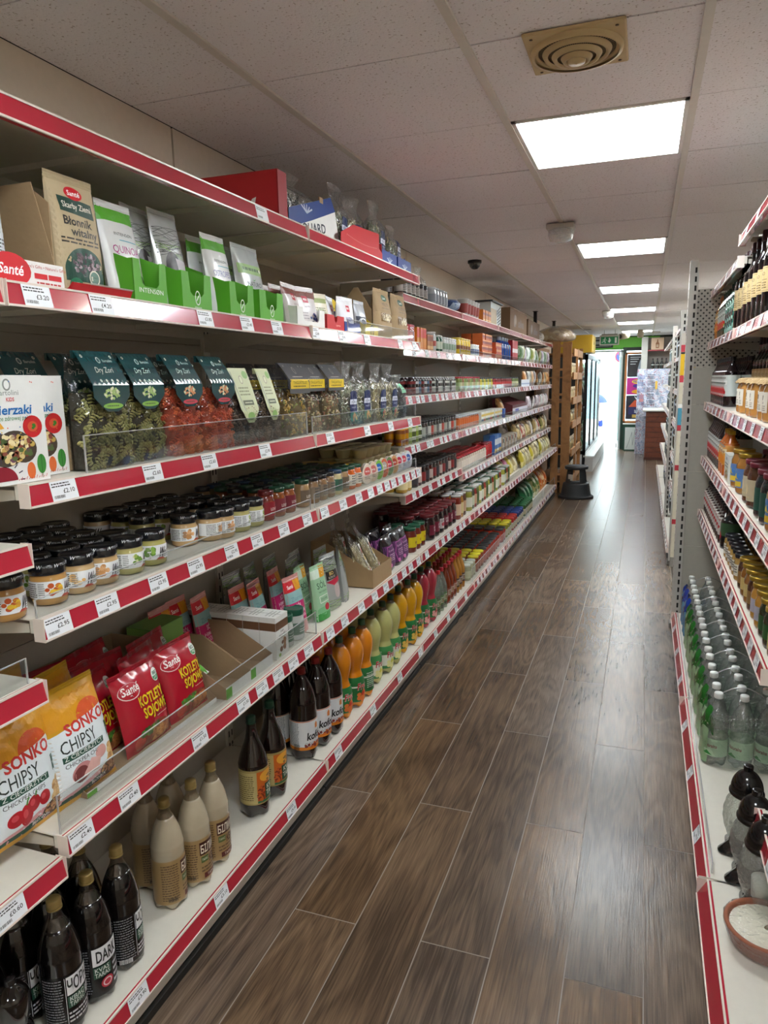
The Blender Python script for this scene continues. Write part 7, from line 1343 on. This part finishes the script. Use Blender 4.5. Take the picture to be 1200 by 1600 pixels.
# ================================================================== counter, foil board, posters
br_ = mixed(['#5a2a18', '#6f3620', '#4f2414'], 5, .4, .1, .2, 'n')
t = empty('shop_counter', (.20, 14.9, 0)); tag(t, 'brown slatted wooden counter with a white top, right of the door', 'counter')
b = MB()
for i in range(9): b.box(-.16, -.55, .05 + i * .095, .5, .5, .05 + (i + 1) * .095 - .006, br_)
ob('slatted_body', b, t); ob('kick_board', MB().box(-.17, -.56, 0, .5, .5, .05, M('#4a2013', .5)), t); ob('counter_top', MB().box(-.22, -.6, .91, .55, .5, .935, M('#dcdcd4', .35)), t, bev=.003)
fm, nt, bs = nodes('printed_foil'); bs.inputs['Metallic'].default_value = .25; bs.inputs['Roughness'].default_value = .3
tc = nt.nodes.new('ShaderNodeTexCoord'); v1 = nt.nodes.new('ShaderNodeTexNoise'); v1.inputs['Scale'].default_value = 9; v1.inputs['Detail'].default_value = 8; v1.inputs['Distortion'].default_value = 2.5; cr1 = nt.nodes.new('ShaderNodeValToRGB')
for k_, (ps, cc) in enumerate(((.0, '#6a7a9a'), (.42, '#a8b4d0'), (.5, '#e4e6f0'), (.58, '#c8c0d4'), (.66, '#b07a8a'))):
    e = cr1.color_ramp.elements[k_] if k_ < 2 else cr1.color_ramp.elements.new(ps); e.position = ps; e.color = lin(cc)
nt.links.new(tc.outputs['Object'], v1.inputs[0]); nt.links.new(v1.outputs[0], cr1.inputs[0]); nt.links.new(cr1.outputs[0], bs.inputs[0]); bpn = nt.nodes.new('ShaderNodeBump'); bpn.inputs[0].default_value = .7; nt.links.new(v1.outputs[0], bpn.inputs['Height']); nt.links.new(bpn.outputs[0], bs.inputs['Normal'])
a = Art()
for i in range(5): a.fine(-.02 + 0 * i, .98 + i * .13, .12, 1.08 + i * .13, '#5a5a6a', 3, 2, i).fine(-.20, .98 + i * .13, -.06, 1.06 + i * .13, '#6a7ab0', 3, 2, 10 + i)
a.rect(.13, 1.3, .17, 1.46, '#d8b04a', 2).rect(-.16, 1.05, -.08, 1.2, '#c88a8a', 1.5)
t = empty('notice_board', (.06, 15.45, 0)); tag(t, 'tall crinkled board covered with printed sheets behind the counter', 'notice board'); bd = ob('foil_sheet', MB().grid(lambda i, j: (-.21 + .62 * i if j > .45 else -.21 + .30 * i, .0 + .01 * sin(i * 20 + j * 30), .0 + 1.70 * j), 16, 40, fm, False).box(-.2, .012, 0, .4, .03, 1.69, M('#b8b8bc', .4)), t); ob('printed_sheets', MB().art(a, flat_fn(-.022), .5), t)
# bottle rack above the board
t = empty('counter_shelf', (.30, 15.9, 0)); tag(t, 'red-edged shelf behind the counter carrying dark bottles', 'shelf'); ob('shelf_board', MB().box(-.28, -.15, 1.645, .5, .15, 1.665, creamd).box(-.28, -.15, 2.06, .5, .15, 2.08, M('#b0404a', .4)), t); ob('side_panel', MB().box(-.40, -.16, 0, -.28, .15, 2.34, M('#bdbbb2', .5)), t); ob('back_board', MB().box(-.28, .13, 1.66, .5, .15, 2.34, M('#8f8a84', .6)), t)
nb_ = sb_('beer_bottle', .035, .25, '#15100f', '#2a1a1a', '#c8c8c0', (.25, .5), sh=.55, nk=.4)
for i in range(5): put(nb_, .13 + .085 * i, 15.80, 1.6655, 0, 'dark bottle with round pale label behind the counter, %s from the left' % ORD[i])
P = Proto('framed_picture', 'picture', .25, .02, .24); P.part('picture_sheet', MB().box(-.12, -.006, 0, .12, .006, .23, M('#c9a88c', .5)).art(Art().poly([(-.03, .03), (.03, .03), (.035, .12), (.012, .16), (.01, .2), (-.01, .2), (-.012, .16), (-.035, .12)], '#8a5a3a', 1).fine(-.02, .05, .02, .1, '#e8d8b8', 4), flat_fn(-.006), .5)); P.part('black_frame', MB().box(-.13, -.008, 0, -.12, .008, .24, fb_).box(.12, -.008, 0, .13, .008, .24, fb_)); put(P, .20, 15.74, 2.0815, 0, 'beige picture of a bottle standing on the shelf behind the counter')
P.w = P.w
# poster window: orange wooden frame with three posters
t = empty('display_board', (-.12, 16.30, 0)); tag(t, 'orange wooden framed board beside the shop door, holding posters', 'board'); om = M('#b8703a', .55)
ob('wooden_frame', MB().box(-.30, -.02, .58, -.255, .02, 2.06, om).box(.30, -.02, .58, .345, .02, 2.06, om).box(-.30, -.02, 2.02, .345, .02, 2.06, om).box(-.30, -.02, .58, .345, .02, .62, om), t)
def poster(nm_, z0, z1, bgc, A, lb): P = Proto('poster', 'poster', .55, .01, z1 - z0); P.part('poster_sheet', MB().box(-.275, -.003, 0, .275, .003, z1 - z0, M(bgc, .5))); P.part('printed_picture', MB().art(A, flat_fn(-.003), .5)); put(P, -.095, 16.275, z0, 0, lb)
a = Art(); 
for i, y in enumerate((.40, .36, .31, .26)): a.rect(-.22, y, -.02 - .03 * i, y + .012, '#c8c8cc', 1)
a.poly([(-.08, .02), (.02, .0), (.05, .2), (-.02, .36), (-.06, .2)], '#8f9aa8', 2).poly([(.05, .15), (.2, .45), (.12, .2)], '#a8848a', 2); poster('a', 1.55, 2.01, '#2a2427', a, 'dark poster with pale lines at the top of the orange frame')
a = Art().ell(-.02, .27, .15, .05, '#e8c02a', 1).ell(-.02, .18, .13, .045, '#4a2a8a', 2).text('FESTYN', -.02, .25, .045, '#7a2a9a', 3, 'c', .24, .03).ell(-.02, .06, .15, .045, '#e8a02a', 1); poster('b', 1.18, 1.53, '#c8288a', a, 'magenta and yellow poster in the middle of the orange frame')
a = Art().text('Vibe', .0, .42, .06, '#e0e0e4', 3, 'c', .22, .02).poly([(-.22, .26), (.22, .26), (.16, .38), (-.1, .40)], '#c8502a', 2).rect(-.22, .1, .22, .26, '#2a2a5a', 1).rect(-.14, .03, .2, .10, '#c8a04a', 2).fine(-.1, .13, .2, .2, '#e8e8e8', 3); poster('c', .66, 1.16, '#26222e', a, 'dark blue and orange poster low in the orange frame')
P = Proto('low_cupboard', 'cupboard', .6, .2, .5); P.part('cupboard_body', MB().box(-.27, -.1, 0, .3, .1, .56, M('#1f4a3a', .4))); P.part('white_panel', MB().box(-.24, -.104, .03, .02, -.1, .50, M('#d8dcd8', .4)).art(Art().curve([(-.2, .06), (-.15, .2), (-.1, .4), (-.08, .12), (-.04, .45)], .01, '#9aa0a0', 2), flat_fn(-.104), .5)); P.part('sill', MB().box(-.29, -.12, .56, .32, .1, .575, M('#c8ccc4', .4))); put(P, -.12, 16.16, 0, 0, 'low dark green cupboard with a white panel under the posters')
# ================================================================== things on the ceiling
vc_ = M('#c2ab7e', .5)
t = empty('ceiling_vent', (-.205, 2.10, ZC)); tag(t, 'yellowed square ceiling vent with a round grille', 'vent'); t.scale = (1.09, 1.09, 1.2)
ob('cover_plate', MB().box(-.115, -.115, -.008, .115, .115, .0, vc_), t, bev=.004)
b = MB(); 
for r, z in ((.098, -.012), (.075, -.020), (.053, -.026), (.031, -.031)): b.lathe([(r - .008, z + .003), (r - .006, z), (r, z - .001), (r + .006, z + .008)], 48, vc_, caps=False)
b.lathe([(.108, -.006), (.106, -.016), (.098, -.018)], 48, vc_, caps=False)
ob('ring_grille', b, t); b = MB()
for i in range(72):
    a = 2 * pi * i / 72; c, s = cos(a), sin(a); b.quad([(.03 * c - .0012 * s, .03 * s + .0012 * c, -.020), (.1 * c - .0012 * s, .1 * s + .0012 * c, -.009), (.1 * c + .0012 * s, .1 * s - .0012 * c, -.009), (.03 * c + .0012 * s, .03 * s - .0012 * c, -.020)], M('#8f7d58', .5))
ob('radial_bars', b, t); ob('dark_throat', MB().lathe([(.10, -.0082), (.001, -.0083)], 40, M('#3a3024', .8), caps=False), t); ob('centre_button', MB().lathe([(.001, -.036), (.02, -.034), (.022, -.028)], 30, vc_, caps=False), t)
for i, (x, y) in enumerate(((-.095, -.095), (.095, -.095), (-.095, .095), (.095, .095))): ob('screw', MB().lathe([(.004, -.0085), (.004, -.0095), (.001, -.0098)], 10, M('#5a4a34', .5, .5), c=(x, y)), t)
def bulk(x, y, s, label):
    t = empty('emergency_light', (x, y, ZC - .006)); tag(t, label, 'emergency light'); t.scale = (s, s, s)
    ob('grey_base', MB().box(-.075, -.06, -.03, .075, .06, 0, M('#b5b0a4', .5)), t, bev=.006); ob('clear_lens', MB().lathe([(.068, -.025), (.070, -.055), (.06, -.085), (.03, -.095), (.001, -.096)], 28, film('#eef0ee', .5, .06, .9, 60, haze=.25), caps=False), t)
    ob('lamp_reflector', MB().box(-.05, -.04, -.06, .05, .04, -.031, M('#d8d8d4', .2, .6)), t)
bulk(-.48, 4.30, 1.0, 'clear domed emergency light on the ceiling, the nearer one'); bulk(-.49, 10.0, 1.0, 'clear domed emergency light on the ceiling, the farther one')
t = empty('dome_camera', (-1.20, 5.32, ZC)); tag(t, 'black dome camera on the ceiling above the left shelves', 'camera'); ob('camera_base', MB().lathe([(.045, -.022), (.05, -.018), (.05, 0)], 30, M('#1a1a1c', .4)), t); ob('dark_dome', MB().lathe(smooth_prof([(.001, -.062), (.02, -.058), (.036, -.042), (.041, -.022)], 4), 30, M('#0a0a0c', .08, coat=.8), caps=False), t)
t = empty('bullet_camera', (-.35, 14.6, ZC - .006)); tag(t, 'beige bullet security camera under the far ceiling', 'camera'); ob('camera_body', MB().tube([(-.13, -.18, -.10), (-.05, -.05, -.085), (.0, .05, -.075)], [.055, .055, .045], M('#b8a890', .5), 16), t); ob('camera_lens', MB().tube([(-.145, -.205, -.103), (-.128, -.178, -.10)], .038, M('#17181a', .1, coat=.6), 16), t); ob('mounting_arm', MB().tube([(.0, .05, -.075), (.02, .09, -.03), (.02, .1, 0)], .02, M('#b8a890', .5), 10), t)
t = empty('ceiling_fan', (-.12, 14.2, ZC - .006)); tag(t, 'beige bladed ceiling fitting beside the bullet camera', 'ceiling fitting'); ob('fitting_body', MB().lathe([(.045, -.14), (.06, -.10), (.05, -.02), (.03, 0)], 20, M('#b8a890', .5)), t); ob('blade', MB().box(.02, -.03, -.06, .34, .03, -.045, M('#b0a088', .5)), t)
# exit sign
t = empty('exit_sign', (-.65, 14.0, 2.13)); tag(t, 'green running man exit sign hanging in front of the door', 'exit sign'); gs_ = M('#0f7a4a', .4)
ob('sign_box', MB().box(-.17, .0, 0, .17, .05, .18, M('#c9c7bc', .45)), t, bev=.004); ob('hanger', MB().box(-.14, .01, .18, .14, .04, .20, M('#9a988e', .5)).box(-.10, .02, .20, -.09, .03, .268, M('#9a988e', .5)).box(.09, .02, .20, .10, .03, .268, M('#9a988e', .5)), t)
a = Art().rect(-.15, .02, .15, .15, '#128a52', 1)
a.poly([(.095, .035), (.13, .035), (.13, .135), (.095, .135)], '#e8f4ee', 2).poly([(-.012, .085), (.012, .085), (.012, .115), (.03, .085 - .0)], '#e8f4ee', 2).poly([(-.010, .075), (.010, .075), (.010, .13), (-.010, .13)], '#e8f4ee', 2.2).poly([(-.03, .078), (0, .04), (.03, .078)], '#e8f4ee', 2.2)
a.ell(-.075, .125, .011, .011, '#e8f4ee', 2).curve([(-.08, .11), (-.09, .075), (-.07, .06), (-.075, .035)], .012, '#e8f4ee', 2).curve([(-.09, .075), (-.11, .06), (-.13, .05)], .010, '#e8f4ee', 2).curve([(-.082, .105), (-.06, .09), (-.045, .095)], .008, '#e8f4ee', 2).curve([(-.082, .105), (-.105, .10), (-.115, .085)], .008, '#e8f4ee', 2)
ob('pictogram_face', MB().art(a, flat_fn(.0), .5), t, 'white running figure, arrow and door on green')
P = Proto('air_grille', 'vent', .12, .06, .02).part('grille_body', MB().box(-.07, -.05, -.012, .07, .05, 0, M('#cfcbc4', .5))).part('grille_slots', MB().box(-.05, -.03, -.0135, .05, -.01, -.012, M('#2a2a2c', .6))); put(P, -1.02, 13.6, ZC - .001, 0, 'small ceiling grille left of the exit sign')
P = Proto('black_bracket', 'bracket', .05, .05, .2).part('bracket_body', MB().box(-.02, -.03, -.24, .02, .03, 0, M('#1d1d1f', .5))).part('mounting_plate', MB().box(-.03, -.04, -.006, .03, .04, 0, M('#2a2a2c', .5))); put(P, -1.36, 9.55, ZC - .001, 0, 'black bracket hanging from the ceiling over the last shelves, nearer'); put(P, -1.33, 11.3, ZC - .001, 0, 'black bracket hanging from the ceiling, farther')
P = Proto('paper_scrap', 'litter', .05, .03, .01).part('crumpled_sheet', MB().grid(lambda i, j: (.05 * (i - .5), .035 * (j - .5), .006 + .005 * sin(i * 9) * cos(j * 7)), 6, 5, M('#d8dcdc', .6))).part('folded_corner', MB().grid(lambda i, j: (.02 + .012 * i, .01 * j, .006 + .006 * i), 2, 2, M('#c8cccc', .6))); put(P, -.02, 15.0, 0.0, .4, 'small white scrap of paper on the floor by the board')
# ================================================================== the street outside
struct('trim_pavement', MB().box(-9, 16.4, -.14, 9, 19.5, -.02, M('#b9b4ac', .8)).prism([(19.5, -.14), (22.0, -.45), (22.0, -.6), (19.5, -.3)], 'x', -9, 9, M('#8a8a8c', .85)).box(-9, 22.0, -.6, 9, 27.6, -.45, M('#a8a49c', .85)))
t = empty('house_opposite', (0, 27.6, -.45)); tag(t, 'pale building across the street seen through the shop door', 'building')
ob('facade', MB().box(-9, 0, -.1, 9, .4, 8, M('#d8dcd8', .7)), t)
for i in range(9):
    w = ob('shop_window', MB().box(-8.6 + i * 2.0, -.03, .5, -7.3 + i * 2.0, 0, 2.6, M('#9ab0b8', .15)), t); ob('window_frame', MB().box(-8.7 + i * 2.0, -.06, .42, -8.6 + i * 2.0, 0, 2.7, M('#e8ece8', .5)).box(-7.3 + i * 2.0, -.06, .42, -7.2 + i * 2.0, 0, 2.7, M('#e8ece8', .5)), w)
t = empty('parasol', (-1.40, 23.9, -.45)); tag(t, 'bright blue parasol held over the person outside the door', 'parasol')
ob('canopy', MB().lathe(smooth_prof([(.30, 1.22), (.29, 1.25), (.22, 1.36), (.12, 1.45), (.001, 1.49)], 3), 32, M('#0c2f9a', .5), fn=lambda r, z, a: (r * (1 - .06 * abs(sin(4 * a))), z + .0 * r)), t); ob('pole', MB().tube([(-.0, 0, .75), (0, 0, 1.5)], .012, M('#c8c8cc', .3, .6), 8), t)
t = empty('road_sign', (-.70, 22.8, -.45)); tag(t, 'round blue and red no-parking sign on a post in the street', 'road sign'); ob('sign_post', MB().tube([(0, 0, 0), (0, 0, 3.0)], .03, M('#8a9496', .4, .4), 10), t)
ob('sign_disc', MB().tube([(0, -.05, 2.6), (0, -.035, 2.6)], .18, M('#7a0c16', .4), 28).tube([(0, -.056, 2.6), (0, -.05, 2.6)], .14, M('#0c2878', .4), 28).merge(MB().art(Art().curve([(-.09, .09), (.09, -.09)], .04, '#7a0c16', 1), flat_fn(-.056), .5), lambda p: (p[0], p[1] - .002, p[2] + 2.6)), t)
P = Proto('planter', 'planter', .5, .4, .8).part('pot', MB().lathe([(.15, 0), (.22, .4), (.23, .42), (.2, .42), (.001, .40)], 24, M('#5a6a5a', .7))).part('foliage', MB().lathe(smooth_prof([(.05, .4), (.25, .55), (.28, .8), (.16, 1.0), (.001, 1.08)], 4), 28, mixed(['#3f7a2e', '#6aa84a', '#2a5a22', '#8fc070'], 26, .7, .8), fn=lambda r, z, a: (r * (1 + .12 * sin(5 * a + 20 * z) + .08 * sin(13 * a + 9 * z)), z), caps=False)); put(P, -2.6, 23.2, -.45, 0, 'leafy green planter across the road, left of the person')
# person under the parasol
def skin_body(name, joints, bones, mat, parent, sub=2):
    me = bpy.data.meshes.new(name); me.from_pydata([j[0] for j in joints], bones, []); me.materials.append(mat)
    o = bpy.data.objects.new(name, me); COL.objects.link(o); o.parent = parent
    s = o.modifiers.new('skin', 'SKIN'); s.use_smooth_shade = True
    for v, j in zip(me.skin_vertices[0].data, joints): v.radius = (j[1], j[1] if len(j) < 3 else j[2]); v.use_root = False
    me.skin_vertices[0].data[0].use_root = True
    m = o.modifiers.new('sub', 'SUBSURF'); m.levels = sub; m.render_levels = sub; return o
t = empty('person', (-1.36, 23.95, -.45), .25); t.scale = (.76, .76, .76); tag(t, 'person in a white top and blue shorts standing under the blue parasol outside', 'person')
J = [((0, 0, .92), .135, .10), ((0, 0, 1.08), .12, .09), ((0, 0, 1.26), .15, .10), ((0, 0, 1.40), .10, .08), ((0, -.01, 1.48), .052), ((0, -.02, 1.56), .078, .088), ((0, -.02, 1.66), .072, .085),
     ((-.16, 0, 1.37), .055), ((-.21, -.03, 1.12), .042), ((-.15, -.18, 1.16), .034), ((-.13, -.24, 1.20), .03),
     ((.16, 0, 1.37), .055), ((.22, .0, 1.10), .042), ((.23, -.06, .88), .033), ((.23, -.08, .80), .028),
     ((-.085, 0, .86), .09), ((-.10, -.02, .48), .058), ((-.10, .02, .10), .038), ((-.10, -.11, .035), .032),
     ((.085, 0, .86), .09), ((.11, .03, .48), .058), ((.12, .10, .10), .038), ((.12, -.02, .035), .032)]
Bn = [(0, 1), (1, 2), (2, 3), (3, 4), (4, 5), (5, 6), (3, 7), (7, 8), (8, 9), (9, 10), (3, 11), (11, 12), (12, 13), (13, 14), (0, 15), (15, 16), (16, 17), (17, 18), (0, 19), (19, 20), (20, 21), (21, 22)]
sk = M('#c99a80', .5); body = skin_body('body', J, Bn, sk, t)
for hx, hy, hz, dx, dz in ((-.13, -.24, 1.20, 0, 1), (.23, -.08, .80, 0, -1)):
    f = MB()
    for i in range(4): f.tube([(hx - .024 + .016 * i, hy, hz), (hx - .026 + .018 * i, hy - .02, hz + dz * .04), (hx - .024 + .016 * i, hy - .045, hz + dz * (.055 + .008 * (i in (1, 2))))], [.009, .0085, .006], sk, 6)
    f.tube([(hx + .02, hy, hz - dz * .01), (hx + .045, hy - .02, hz + dz * .02), (hx + .04, hy - .04, hz + dz * .035)], [.010, .009, .007], sk, 6); ob('fingers', f, body)
fc = MB()
for s in (-1, 1): fc.lathe([(.001, 1.605), (.011, 1.612), (.001, 1.619)], 8, M('#2a1c18', .3), c=(s * .03, -.105)); fc.lathe([(.001, 1.585), (.012, 1.61), (.001, 1.635)], 8, sk, c=(s * .082, -.02))
fc.tube([(0, -.10, 1.615), (0, -.125, 1.585)], [.008, .013], sk, 6).tube([(-.022, -.098, 1.553), (.022, -.098, 1.553)], .006, M('#9a4a4a', .5), 6); ob('face', fc, body)
ob('hair', MB().lathe(smooth_prof([(.088, 1.58), (.098, 1.64), (.09, 1.70), (.05, 1.75), (.001, 1.76)], 3), 24, M('#5a3a28', .7, bump=.4), c=(0, .01), caps=False), t)
skin_body('white_top', [((0, 0, .98), .148, .115), ((0, 0, 1.1), .135, .105), ((0, 0, 1.26), .165, .115), ((0, 0, 1.39), .11, .09), ((-.17, 0, 1.36), .07), ((-.20, -.01, 1.24), .062), ((.17, 0, 1.36), .07), ((.205, 0, 1.24), .062)], [(0, 1), (1, 2), (2, 3), (3, 4), (4, 5), (3, 6), (6, 7)], M('#e8e8ea', .7), t)
skin_body('blue_shorts', [((0, 0, .95), .15, .118), ((-.09, 0, .82), .108), ((-.105, -.01, .58), .098), ((.09, 0, .82), .108), ((.11, .015, .58), .098)], [(0, 1), (1, 2), (0, 3), (3, 4)], M('#0f2f7a', .7), t)
for s, q in ((-.10, -.08), (.12, .01)): ob('shoe', MB().lathe(smooth_prof([(.001, 0), (.045, .004), (.052, .03), (.036, .07), (.001, .08)], 3), 16, M('#3a3a3e', .6), c=(0, 0), fn=lambda r, z, a: (r * (1.0 + .9 * max(0, -sin(a))), z)), t, loc=(s, q + .03, .0))
